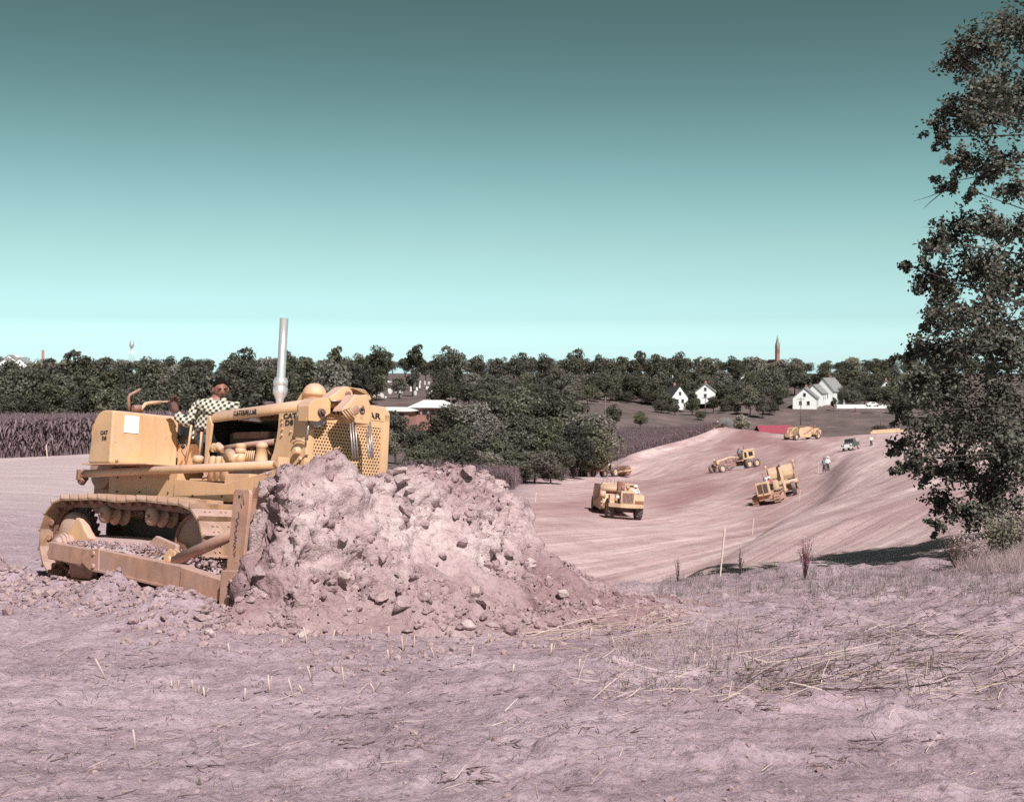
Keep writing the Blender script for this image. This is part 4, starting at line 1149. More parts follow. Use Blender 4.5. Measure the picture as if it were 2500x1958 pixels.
gx = np.gradient(HZ, hx, axis=0); gy = np.gradient(HZ, hy, axis=1)
nl = np.sqrt(gx * gx + gy * gy + 1)
OX, OY, OZ = -gx / nl * dn * inside, -gy / nl * dn * inside, dn / nl * (.25 + .75 * inside)
PX, PY, PZ = HX + OX, HY + OY, HZ + OZ
q1, q2, q3 = (fbm(PX * 4.2 + k, PY * 4.2, PZ * 4.2 + k, 4, .6) for k in (0.0, 31.0, 57.0))
PX, PY, PZ = PX + .05 * q1 * inside * rmk, PY + .06 * q2 * inside * rmk, PZ + .03 * q3 * inside * rmk
PX = np.maximum(PX, 2.72)
LP = np.stack([PX, PY, PZ], -1).reshape(-1, 3)
WP = LP @ np.array(DZ_R).T + np.array(DZ_LOC)
gz = h_full(WP[:, 0], WP[:, 1])
edge = (HH.ravel() < .012)
WP[:, 2] = np.where(edge, np.minimum(WP[:, 2], gz - .05), WP[:, 2])
# the blade holds the back edge: close it down to the ground
n0, n1 = HX.shape
ix = np.arange(n0 * n1).reshape(n0, n1)
HF = np.stack([ix[:-1, :-1], ix[1:, :-1], ix[1:, 1:], ix[:-1, 1:]], -1).reshape(-1, 4)
back = WP.reshape(n0, n1, 3)[0].copy(); back[:, 2] -= 1.6
WPf = np.concatenate([WP, back]); bi = np.arange(n0 * n1, n0 * n1 + n1)
HF = np.concatenate([HF, np.stack([ix[0, :-1], ix[0, 1:], bi[1:], bi[:-1]], -1)])

def dirt_material(name, base, lo, hi, bump=1.0, scale=1.3, damp=None):
    m, n, l, b = new_mat(name)
    b.inputs['Roughness'].default_value = .95; b.inputs['Specular IOR Level'].default_value = .15
    g = n.new("ShaderNodeNewGeometry")
    def nz(s, d, r=.65):
        t = n.new("ShaderNodeTexNoise"); t.inputs['Scale'].default_value = s; t.inputs['Detail'].default_value = d; t.inputs['Roughness'].default_value = r
        l.new(g.outputs['Position'], t.inputs['Vector']); return t.outputs[0]
    r = n.new("ShaderNodeValToRGB"); e = r.color_ramp.elements
    e[0].position, e[0].color, e[1].position, e[1].color = .3, (*lo, 1), .72, (*hi, 1)
    q = e.new(.5); q.color = (*base, 1)
    l.new(nz(scale, 8), r.inputs[0])
    r2 = n.new("ShaderNodeValToRGB"); f = r2.color_ramp.elements
    f[0].position, f[0].color, f[1].position, f[1].color = .33, (.55, .50, .50, 1), .55, (1, 1, 1, 1)
    l.new(nz(21, 6), r2.inputs[0])
    mx = n.new("ShaderNodeMix"); mx.data_type = 'RGBA'; mx.blend_type = 'MULTIPLY'; mx.inputs[0].default_value = .6
    src = r.outputs[0]
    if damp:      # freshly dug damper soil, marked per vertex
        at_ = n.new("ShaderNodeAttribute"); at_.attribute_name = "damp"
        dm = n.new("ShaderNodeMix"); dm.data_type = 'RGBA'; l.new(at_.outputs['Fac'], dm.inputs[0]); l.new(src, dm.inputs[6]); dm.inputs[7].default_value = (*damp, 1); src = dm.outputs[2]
    l.new(src, mx.inputs[6]); l.new(r2.outputs[0], mx.inputs[7]); l.new(mx.outputs[2], b.inputs['Base Color'])
    bp = n.new("ShaderNodeBump"); bp.inputs['Strength'].default_value = bump * .8; bp.inputs['Distance'].default_value = .045
    ad = n.new("ShaderNodeMath"); ad.operation = 'MULTIPLY_ADD'; l.new(nz(48, 4), ad.inputs[0]); ad.inputs[1].default_value = .4; l.new(nz(12, 6), ad.inputs[2])
    l.new(ad.outputs[0], bp.inputs['Height']); l.new(bp.outputs[0], b.inputs['Normal'])
    return m
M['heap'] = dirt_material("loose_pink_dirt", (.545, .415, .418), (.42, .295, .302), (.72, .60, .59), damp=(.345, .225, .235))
M['clod'] = dirt_material("clod_of_dirt", (.42, .30, .308), (.30, .20, .208), (.53, .41, .41), .8, 5)
M['rock'] = dirt_material("pale_rock", (.52, .41, .40), (.38, .275, .275), (.64, .53, .51), .6, 6)
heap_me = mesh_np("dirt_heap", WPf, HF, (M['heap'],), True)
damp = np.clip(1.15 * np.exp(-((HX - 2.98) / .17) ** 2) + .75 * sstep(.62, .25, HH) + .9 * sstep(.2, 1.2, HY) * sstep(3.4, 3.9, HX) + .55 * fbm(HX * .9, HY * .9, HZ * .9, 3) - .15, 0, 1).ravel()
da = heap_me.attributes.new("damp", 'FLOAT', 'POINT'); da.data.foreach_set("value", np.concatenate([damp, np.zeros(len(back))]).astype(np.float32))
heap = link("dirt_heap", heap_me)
tag(heap, "high heap of pinkish loose dirt pushed up in front of the bulldozer blade", "dirt heap")

# ------------------------------------------------------------------ clods and rocks
_ico = bmesh.new(); bmesh.ops.create_icosphere(_ico, subdivisions=1, radius=1.0)
ICO_V = np.array([v.co[:] for v in _ico.verts]); ICO_F = np.array([[v.index for v in f.verts] for f in _ico.faces]); _ico.free()
_ico = bmesh.new(); bmesh.ops.create_icosphere(_ico, subdivisions=3, radius=1.0)
ICO3_V = np.array([v.co[:] for v in _ico.verts]); ICO3_F = np.array([[v.index for v in f.verts] for f in _ico.faces]); _ico.free()
def scatter_clods(name, P, size, mat, seed, label, parent=None):
    r = np.random.default_rng(seed); n = len(P)
    rv = r.normal(size=(n, 3)); ang = r.uniform(0, 6.28, n)
    c, s_ = np.cos(ang), np.sin(ang)
    V = ICO_V[None] * (1 + r.uniform(-.33, .33, (n, len(ICO_V), 1)))
    V = V * (size[:, None, None] * r.uniform(.6, 1.3, (n, 1, 3)) * np.array([1.1, 1.1, .8]))
    X_ = V[..., 0] * c[:, None] - V[..., 1] * s_[:, None]; Y_ = V[..., 0] * s_[:, None] + V[..., 1] * c[:, None]
    V = np.stack([X_, Y_, V[..., 2]], -1) + P[:, None, :]
    F = (ICO_F[None] + (np.arange(n) * len(ICO_V))[:, None, None]).reshape(-1, 3)
    o = link(name, mesh_np(name, V.reshape(-1, 3), F, (mat,), False), parent)
    return tag(o, label, None, None, "stuff")
r_ = np.random.default_rng(21)
wt_ = ((HH > .02) * rmk ** 2 * (.35 + sstep(1.3, .6, np.sqrt(gx ** 2 + gy ** 2))) ).ravel(); wt_ /= wt_.sum()
pick = r_.choice(len(wt_), 4200, p=wt_ / wt_.sum())
sz = .010 + .05 * r_.uniform(0, 1, 4200) ** 6
scatter_clods("clods", WP[pick] + r_.normal(0, .012, (4200, 3)), sz, M['clod'], 4, "small clods and crumbs covering the dirt heap")
# loose crumbs round the berm, the foot of the heap and over the foreground
N = 7500
gx_ = np.concatenate([r_.uniform(-7, 8, 3000), r_.normal(0, 1, 4500)]); gy_ = np.concatenate([5 + 17 * r_.uniform(0, 1, 3000) ** 1.5, np.zeros(4500)])
t_ = r_.uniform(-4.2, 3.4, 2500); o_ = -2.15 + r_.normal(0, .32, 2500)
t2 = r_.uniform(3.2, 5.6, 2000); o2 = r_.uniform(-2.8, 3.0, 2000)
LXY = np.concatenate([np.stack([t_, o_], 1), np.stack([t2, o2], 1)])
cc, ss = math.cos(math.radians(-41.55)), math.sin(math.radians(-41.55))
gx_[3000:] = DZ_LOC.x + LXY[:, 0] * cc - LXY[:, 1] * ss; gy_[3000:] = DZ_LOC.y + LXY[:, 0] * ss + LXY[:, 1] * cc
gz_ = h_full(gx_, gy_)
sz = .006 + .030 * r_.uniform(0, 1, N) ** 5; sz[:3000] *= .6; sz[3000:5500] += .03 * r_.uniform(0, 1, 2500) ** 3
scatter_clods("clods", np.stack([gx_, gy_, gz_ + sz * .3], 1), sz, M['clod'], 6, "crumbs of dirt strewn over the foreground slope")
N = 5200
fx = r_.uniform(-.46, .46, N); fy = 4.8 + 11 * r_.uniform(0, 1, N) ** 1.6; fx = fx * (fy + 1)
sz = .0035 + .011 * r_.uniform(0, 1, N) ** 4 * (fy / 8)
scatter_clods("clods", np.stack([fx, fy, h_full(fx, fy) + sz * .4], 1), sz, M['clod'], 16, "fine grit and crumbs over the near dirt")
# dirt that has settled on the track frame and push arm
N = 700
lx = r_.uniform(-1.0, 2.2, N); ly = -1.0 - r_.uniform(.22, .46, N)
lz = .47 - .11 * sstep(.4, 2.2, lx) + r_.normal(0, .02, N)
Pl = np.stack([lx, ly, lz], 1)
sx_ = np.linspace(-.75, 2.3, 90); sy_ = np.linspace(-1.20, -1.47, 12)
SX, SY = np.meshgrid(sx_, sy_, indexing='ij')
SZ = .40 + .10 * fbm(SX * 2.3, SY * 3, 1, 4) + .05 - .17 * sstep(.2, 2.3, SX) - .10 * np.abs((SY + 1.33) / .14) ** 2 * .6
SP = np.stack([SX, SY, SZ], -1).reshape(-1, 3); si = np.arange(90 * 12).reshape(90, 12)
SF = np.stack([si[:-1, :-1], si[:-1, 1:], si[1:, 1:], si[1:, :-1]], -1).reshape(-1, 4)
spill = link("settled_dirt", mesh_np("settled_dirt", SP @ np.array(DZ_R).T + np.array(DZ_LOC), SF, (M['heap'],), True))
tag(spill, "dirt settled between the near track frame and push arm", "dirt")
scatter_clods("clods", Pl @ np.array(DZ_R).T + np.array(DZ_LOC), .008 + .02 * r_.uniform(0, 1, N) ** 3, M['clod'], 9, "crumbs of dirt lying on the push arm and track frame")

def rock_mesh(seed, flat=1.0):
    V = ICO3_V.copy(); r = np.random.default_rng(seed)
    d = np.ones(len(V))
    for k in range(15):                     # chop with planes for broken faces
        a = r.normal(size=3); a /= np.linalg.norm(a); h = r.uniform(.48, .82)
        q = V @ a; V = V - np.maximum(q - h, 0)[:, None] * a
    V = V * (1 + .07 * fbm(V[:, 0] * 2 + seed, V[:, 1] * 2, V[:, 2] * 2, 3))[:, None] * np.array([1.15, .95, flat])
    return V
ROCKS = [mesh_np("rock", rock_mesh(s, f), ICO3_F, (M[m_],), False) for s, f, m_ in ((1, .8, 'clod'), (2, .7, 'rock'), (3, .95, 'clod'), (4, .5, 'rock'), (5, .65, 'clod'), (6, .85, 'rock'))]
bvh = BVHTree.FromPolygons([tuple(v) for v in np.concatenate([WPf, GV[(GV[:, 1] < 32)]])],
                           [tuple(f) for f in HF] + [tuple(f) for f in (GF[(GV[GF[:, 0], 1] < 31.0)] + len(WPf))], epsilon=0.0)
def hit(px, py):
    d = at(px, py, 10.0).normalized(); q = bvh.ray_cast(Vector((0, 0, 0)), d, 60.0); return q[0], q[1]
h3 = lambda x, y: (560 + x / 2.181, 1060 + y / 2.181)
spots = [(1000, 100, 66, 0), (775, 135, 34, 2), (905, 200, 42, 3), (915, 245, 44, 3), (970, 290, 32, 1), (1105, 208, 32, 1), (945, 410, 46, 4), (600, 752, 42, 1), (455, 778, 26, 0),
         (805, 862, 38, 2), (925, 910, 58, 0), (1040, 872, 40, 2), (1300, 850, 46, 5), (1145, 995, 44, 2), (1262, 1022, 46, 5), (580, 1042, 22, 5), (1590, 690, 44, 3), (1600, 712, 40, 3),
         (1490, 1060, 44, 4), (1785, 985, 18, 0), (405, 1075, 46, 5), (455, 1078, 30, 2), (1130, 655, 32, 4), (1250, 575, 34, 4), (640, 935, 18, 5), (1640, 1025, 24, 2), (350, 1000, 18, 0), (740, 275, 34, 4), (240, 270, 40, 0),
         (540, 230, 30, 2), (1280, 190, 36, 0), (860, 170, 30, 2), (1420, 690, 40, 2), (1700, 790, 34, 0), (1780, 850, 34, 5), (1950, 900, 30, 2), (830, 90, 30, 0), (690, 140, 26, 2), (1200, 250, 30, 4), (1390, 240, 30, 0),
         (1480, 300, 24, 2), (160, 740, 38, 0), (180, 310, 36, 2), (700, 1000, 20, 0), (1860, 960, 22, 4), (1330, 1060, 20, 0)]
rocklab = {0: ("rough brown clod of dirt stuck on the dirt heap", "clods on the dirt heap"), 2: ("lumpy brown clod of dirt lying on the dirt heap", "lumpy clods on the dirt heap"), 4: ("flattish brown clod of dirt on the dirt heap", "flattish clods on the dirt heap"),
           1: ("pale angular rock lying on the dirt heap", "angular rocks on the dirt heap"), 3: ("thin pale slab of rock lying on the dirt heap", "rock slabs on the dirt heap"), 5: ("rounded pale rock lying on the dirt heap", "rounded rocks on the dirt heap")}
for x, y, w, k in spots:
    p, nrm = hit(*h3(x, y))
    if p is None: continue
    o = link("rock" if k % 2 else "clod", ROCKS[k]); s_ = w / 2 / FPX * p.y
    o.scale = (s_, s_, s_); o.location = p + nrm * s_ * .25
    o.rotation_euler = (random.uniform(-.5, .5), random.uniform(-.5, .5), random.uniform(0, 6.28))
    if k == 3: o.rotation_euler = (.15, -.1, random.uniform(-.5, .5))
    lab, grp = rocklab[k]
    if w == 66: lab, grp = "largest brown clod standing on the crest of the dirt heap", None
    if w == 58: lab, grp = "big dark split rock low on the front of the dirt heap", None
    tag(o, lab, "rock" if k % 2 else "clod", grp)
for k, (x, y, w) in enumerate(((390, 1545, 18), (470, 1540, 20), (510, 1548, 34), (195, 1490, 16), (370, 1505, 24), (640, 1545, 22))):
    p, nrm = hit(x, y); s_ = w / 2 / FPX * p.y
    o = link("rock", ROCKS[5 if k % 2 else 1]); o.scale = (s_,) * 3; o.location = p + nrm * s_ * .3; o.rotation_euler = (0, .3, k)
    tag(o, "small rock at the foot of the loose berm beside the bulldozer", "rock", "rocks along the berm")

# ------------------------------------------------------------------ corn stubble, straw, grass
def straw_material(name, a, b_):
    m, n, l, b = new_mat(name)
    b.inputs['Roughness'].default_value = .8
    oi = n.new("ShaderNodeNewGeometry"); r = n.new("ShaderNodeValToRGB")
    r.color_ramp.elements[0].color = (*a, 1); r.color_ramp.elements[1].color = (*b_, 1)
    l.new(oi.outputs['Random Per Island'], r.inputs[0]); l.new(r.outputs[0], b.inputs['Base Color'])
    return m
M['straw'] = straw_material("dry_straw", (.36, .25, .21), (.70, .57, .50))
M['twig'] = straw_material("dark_twig", (.05, .032, .030), (.16, .10, .09))
M['grass'] = straw_material("dull_green_grass", (.05, .062, .040), (.14, .125, .095))
M['drygrass'] = straw_material("dry_pink_grass", (.26, .18, .18), (.46, .355, .345))
M['pinkweed'] = straw_material("magenta_weed", (.20, .045, .10), (.34, .14, .17))

def sticks_np(P0, P1, r0, r1, bend=None):
    """three sided tapering sticks from P0 to P1, with an optional mid point offset"""
    n = len(P0); d = P1 - P0; L_ = np.linalg.norm(d, axis=1, keepdims=True) + 1e-9; d = d / L_
    a = np.cross(d, np.array([.31, .22, .92])); a /= np.linalg.norm(a, axis=1, keepdims=True) + 1e-9; b = np.cross(d, a)
    rings = []
    mids = [P0, (P0 + P1) / 2 + (bend if bend is not None else 0), P1]
    rr = [r0, (r0 + r1) / 2, r1]
    for c, r in zip(mids, rr):
        for k in range(3):
            t = 2.0944 * k
            rings.append(c + (a * math.cos(t) + b * math.sin(t)) * np.reshape(r, (-1, 1)))
    V = np.stack(rings, 1).reshape(-1, 3); base = (np.arange(n) * 9)[:, None, None]
    f = []
    for j in (0, 3):
        for k in range(3): f.append([j + k, j + (k + 1) % 3, j + 3 + (k + 1) % 3, j + 3 + k])
    f.append([6, 7, 8, 8])
    F = (np.array(f[:6])[None] + base).reshape(-1, 4)
    return V, F
def scatter_sticks(name, x, y, lift, L_, r, up, mat, seed, label, az=None, spread=.6):
    g = np.random.default_rng(seed); n = len(x)
    z = h_full(x, y)
    aa = g.uniform(0, 6.28, n) if az is None else g.normal(az, spread, n)
    el = np.clip(g.normal(up[0], up[1], n), -.25, 1.55)
    d = np.stack([np.cos(aa) * np.cos(el), np.sin(aa) * np.cos(el), np.sin(el)], 1)
    P0 = np.stack([x, y, z + lift], 1); P1 = P0 + d * L_[:, None]
    P1[:, 2] = np.maximum(P1[:, 2], h_full(P1[:, 0], P1[:, 1]) + lift * .5)
    V, F = sticks_np(P0, P1, r, r * .6, g.normal(0, .03, (n, 3)) * L_[:, None])
    return tag(link(name, mesh_np(name, V, F, (mat,), False)), label, None, None, "stuff")
g = np.random.default_rng(77)
def px_cloud(n, px0, px1, py0, py1, seed):
    q = np.random.default_rng(seed); xs, ysv = [], []
    while len(xs) < n:
        p, nn = hit(q.uniform(px0, px1), q.uniform(py0, py1))
        if p is not None and p.y < 30: xs.append(p.x); ysv.append(p.y)
    return np.array(xs), np.array(ysv)
# litter band on the right, thinning out over the near ground
x1, y1 = px_cloud(480, 1300, 2500, 1440, 1720, 1)
scatter_sticks("straw", x1, y1, .012, g.uniform(.06, .42, 480), g.uniform(.0015, .0035, 480), (.12, .16), M['straw'], 2, "pale corn straw strewn over the foreground dirt", az=.2, spread=1.5)
x1, y1 = px_cloud(230, 0, 2500, 1560, 1958, 3)
scatter_sticks("straw", x1, y1, .008, g.uniform(.03, .2, 230), g.uniform(.0012, .0025, 230), (.10, .15), M['straw'], 5, "short bits of straw on the near dirt", az=.1, spread=.8)
x1, y1 = px_cloud(2200, 0, 2500, 1500, 1958, 8); kk = fbm(x1 * .8, y1 * 1.3, 4.0, 3) > .28; x1, y1 = x1[kk], y1[kk]
scatter_sticks("twigs", x1, y1, .006, g.uniform(.015, .12, len(x1)), g.uniform(.0015, .0045, len(x1)), (.08, .12), M['twig'], 6, "dark dry twigs and root bits on the near dirt", az=.0, spread=.7)
x1, y1 = px_cloud(500, 1800, 2500, 1420, 1700, 9)
scatter_sticks("twigs", x1, y1, .01, g.uniform(.04, .35, 500), g.uniform(.002, .005, 500), (.15, .2), M['twig'], 7, "dark twigs among the straw by the cut edge", az=.3, spread=.9)
# long stalks lying in sheaves
x1, y1 = px_cloud(34, 1250, 1620, 1500, 1575, 12)
scatter_sticks("straw", x1, y1, .03, g.uniform(.4, 1.1, 34), g.uniform(.002, .0045, 34), (.06, .07), M['straw'], 8, "long pale stalks lying at the foot of the dirt heap", az=.35, spread=.18)
x1, y1 = px_cloud(40, 1700, 2450, 1540, 1700, 13)
scatter_sticks("straw", x1, y1, .03, g.uniform(.3, .9, 40), g.uniform(.002, .0045, 40), (.10, .10), M['straw'], 9, "long pale stalks lying among weeds on the right", az=.1, spread=.5)
# grass
def grass(n, box, seed, hgt, mat, label, up=(1.15, .3)):
    x_, y_ = px_cloud(n, *box, seed); q = np.random.default_rng(seed + 1)
    k = 5; x_ = np.repeat(x_, k) + q.normal(0, .035, n * k); y_ = np.repeat(y_, k) + q.normal(0, .035, n * k)
    scatter_sticks("grass", x_, y_, 0.0, q.uniform(.4, 1, n * k) * hgt, q.uniform(.0012, .0025, n * k), up, mat, seed + 2, label)
grass(420, (1600, 2500, 1385, 1460), 31, .17, M['grass'], "green grass along the edge of the cut")
grass(520, (1450, 2500, 1400, 1480), 34, .13, M['drygrass'], "dry pinkish grass along the edge of the cut")
grass(170, (1500, 2400, 1540, 1690), 37, .08, M['grass'], "low green weeds among the straw")
grass(220, (1480, 1900, 1500, 1620), 41, .08, M['drygrass'], "dry tufts of grass beside the straw")
grass(420, (2330, 2500, 1290, 1400), 43, .30, M['drygrass'], "rough dry grass under the big tree")
grass(60, (0, 1300, 1600, 1950), 45, .06, M['grass'], "sparse tiny weeds on the near dirt", (.8, .4))
# upright stubs that can be told apart
stubs = [(655, 1690, 46, 2), (718, 1700, 48, -16), (842, 1677, 52, -6), (760, 1660, 38, -14), (598, 1708, 30, 4), (486, 1692, 20, 3), (500, 1700, 24, -12), (262, 1658, 58, -26), (330, 1828, 50, -4), (915, 1690, 26, -24), (740, 1688, 20, -30),
         (1410, 1640, 34, 10), (1345, 1600, 30, 5), (470, 1680, 22, -4), (436, 1676, 18, 2), (418, 1680, 20, -3), (750, 1570, 40, -14), (808, 1578, 44, 14), (690, 1580, 22, 2), (905, 1560, 26, 4), (948, 1556, 28, 2), (985, 1590, 36, -8), (660, 1690, 40, -6),
         (1010, 1580, 30, 3), (950, 1610, 26, -10), (1150, 1600, 24, 12), (560, 1590, 20, -12), (1190, 1570, 26, 6), (1060, 1605, 26, -20), (1250, 1640, 20, 14), (1440, 1560, 30, 8), (1500, 1580, 28, -12), (1690, 1620, 30, 16)]
for i, (px_, py_, hh, lean) in enumerate(stubs):
    p, nn = hit(px_, py_)
    L_ = hh / FPX * p.y
    b = MB(); rr = random.uniform(.006, .010)
    top = p + Vector((math.sin(math.radians(lean)) * L_, random.uniform(-.2, .2) * L_, math.cos(math.radians(lean)) * L_))
    b.tube([p - Vector((0, 0, .02)), p.lerp(top, .5) + Vector((random.uniform(-.004, .004), 0, 0)), top], [rr, rr * .85, rr * .7], 6)
    if i % 3 == 0: b.tube([p, p + Vector((.02, -.01, L_ * .6)), p + Vector((.03, -.02, L_ * .95))], [rr * .6, rr * .5, rr * .2], 5)
    o = b.build("corn_stub", M['straw'])
    tag(o, "cut dry corn stub sticking out of the near dirt", "stubble", "corn stubs in the foreground")

# ------------------------------------------------------------------ survey stakes
def stake(px_, ptop, pbot, y, label, w=.035, mat='wood', group=None, lean=0.0, ground_=True):
    a = at(px_, pbot, y); a.z = ground_z(a.x, a.y) - .05
    t_ = at(px_ + lean, ptop, y)
    b = MB(); d = (t_ - a)
    q = d.to_track_quat('Z', 'Y').to_matrix().to_4x4(); q.translation = a
    L_ = d.length
    b.box(-w / 2, w / 2, -w * .2, w * .2, 0, L_ * .93, q)
    b.add([q @ Vector(v) for v in ((-w / 2, -w * .2, L_ * .93), (w / 2, -w * .2, L_ * .93), (w / 2, w * .2, L_ * .93), (-w / 2, w * .2, L_ * .93), (0, 0, L_))], [(0, 1, 4), (1, 2, 4), (2, 3, 4), (3, 0, 4)])
    return tag(b.build("survey_stake", M[mat]), label, "stake", group)
stake(1757, 1285, 1425, 21.5, "tall pale survey stake leaning at the edge of the cut", .05, lean=13)
stake(116, 1085, 1118, 64, "pale survey stake in front of the brown cornfield behind the bulldozer", .09, lean=-3)
stake(1290, 1294, 1320, 72, "short dark post on the haul road beyond the dirt heap", .16, 'pole')
stake(1256, 1246, 1272, 90, "yellowish stake just past the end of the dirt heap", .10, 'yellow_far', lean=-2)
for px_, t_, b_, y, l_ in ((1306, 1201, 1219, 108, 4), (1421, 1140, 1152, 185, -2), (1836, 1266, 1290, 86, 4), (1950, 1195, 1215, 112, 4), (1996, 1128, 1146, 140, 3), (1572, 1112, 1120, 235, 1)):
    stake(px_, t_, b_, y, "small pale survey stake standing on the graded haul road", .11, group="survey stakes along the haul road", lean=l_)
# ------------------------------------------------------------------ small figures, made once and copied
def figure(name, pose, mats, hat=True):
    """pose: dict of joints (x right, y away, z up) in metres, one continuous body with clothing colours by height"""
    E_ = [('pel', 'che'), ('che', 'nec'), ('nec', 'hea'), ('che', 'rs'), ('rs', 're'), ('re', 'rh'), ('che', 'ls'), ('ls', 'le'), ('le', 'lh'), ('pel', 'rk'), ('rk', 'ra'), ('pel', 'lk'), ('lk', 'la')]
    R0 = dict(pel=(.19, .14), che=(.23, .15), nec=.08, hea=.135, rs=.10, re=.075, rh=.06, ls=.10, le=.075, lh=.06, rk=.10, ra=.075, lk=.10, la=.075)
    me = skin_mesh({k: (Vector(pose[k]), R0[k]) for k in R0}, E_, 'pel', 1)
    me.materials.clear()
    for m_ in mats: me.materials.append(m_)          # shirt, trousers, skin
    zp, zn = pose['pel'][2], pose['nec'][2]
    for p in me.polygons:
        c = p.center
        near_hand = min((c - Vector(pose['rh'])).length, (c - Vector(pose['lh'])).length) < .12
        leg = min((c - Vector(pose[k])).length for k in ('rk', 'lk', 'ra', 'la')) < .3 or c.z < zp + .06
        p.material_index = 2 if (c.z > zn - .01 or near_hand) else (1 if leg and c.z < zp + .15 else 0)
    o = link(name, me)
    if hat:
        b = MB(); h = Vector(pose['hea']); b.lathe([(.20, .03), (.21, .045), (.15, .05), (.145, .12), (.09, .165), (0, .175)], h, 'z', 14); b.build("hat", mats[3] if len(mats) > 3 else M['cloth_white'], o)
    return o
SIT = dict(pel=(0, 0, .12), che=(0, 0, .5), nec=(0, 0, .68), hea=(0, -.02, .84), rs=(-.2, 0, .58), re=(-.28, -.18, .36), rh=(-.14, -.40, .38), ls=(.2, 0, .58), le=(.28, -.18, .36), lh=(.14, -.40, .38), rk=(-.14, -.45, .14), ra=(-.14, -.5, -.3), lk=(.14, -.45, .14), la=(.14, -.5, -.3))
STAND = dict(pel=(0, 0, .95), che=(0, 0, 1.3), nec=(0, 0, 1.5), hea=(0, -.02, 1.64), rs=(-.2, 0, 1.41), re=(-.3, .02, 1.15), rh=(-.3, -.12, .92), ls=(.2, 0, 1.41), le=(.3, .02, 1.15), lh=(.28, -.15, .95), rk=(-.11, -.02, .5), ra=(-.12, 0, .06), lk=(.12, -.05, .5), la=(.16, .05, .06))
def place_person(root_mesh_obj, world_pt, rz, label, s=1.0):
    root_mesh_obj.location = world_pt; root_mesh_obj.rotation_euler = (0, 0, rz); root_mesh_obj.scale = (s,) * 3
    return tag(root_mesh_obj, label, "person")
WHITE = (M['cloth_white'], M['cloth_dark'], M['skin'], M['cloth_white'])
BLUE = (M['cloth_blue'], M['cloth_dark'], M['skin'], M['cloth_dark'])
RED = (M['cloth_red'], M['cloth_dark'], M['skin'], M['cloth_white'])

def put(o, px_, py_, y, heading, lift=0.0):
    """stand a machine on the ground at a pixel and depth; heading is the world angle of its +x"""
    p = on_ground(px_, py_, y); p.z += lift
    n = ground_n(p.x, p.y, 2.0); f = Vector((math.cos(heading), math.sin(heading), 0)); f = (f - n * f.dot(n)).normalized(); l_ = n.cross(f)
    o.matrix_world = Matrix(((f.x, l_.x, n.x, p.x), (f.y, l_.y, n.y, p.y), (f.z, l_.z, n.z, p.z), (0, 0, 0, 1)))
    return o

def wheel(parent, x, y, r, w, name="wheel", rim='yellow_far', lugs=18, lean=0.0):
    o = link(name, None, parent) if False else None
    b = MB(); h = w / 2
    b.lathe([(r * .52, -h * .8), (r * .60, -h), (r * .86, -h), (r * .96, -h * .8), (r, -h * .45), (r, h * .45), (r * .96, h * .8), (r * .86, h), (r * .60, h), (r * .52, h * .8)], (0, 0, 0), 'y', 26)
    for k in range(lugs):
        a = 2 * math.pi * k / lugs
        for sgn in (-1, 1):
            Mx = Matrix.Rotation(-(a + (.5 if sgn > 0 else 0) * 2 * math.pi / lugs), 4, 'Y') @ Matrix.Translation((r * 1.0, sgn * h * .45, 0)) @ Matrix.Rotation(.5 * sgn, 4, 'X')
            b.box(-.03 * r, .035 * r, -h * .45, h * .45, -.05 * r, .05 * r, Mx)
    t = b.build(name, M['tyre'], parent, loc=(x, y, r))
    if lean: t.rotation_euler = (lean, 0, 0)
    sd = 1 if y > 0 else -1
    b = MB(); b.lathe([(0, sd * h * .5), (r * .16, sd * h * .62), (r * .2, sd * h * .35), (r * .45, sd * h * .45), (r * .53, sd * h * .8), (r * .53, -sd * h * .7), (0, -sd * h * .4)], (0, 0, 0), 'y', 18)
    b.build("rim", M[rim], t)
    return t

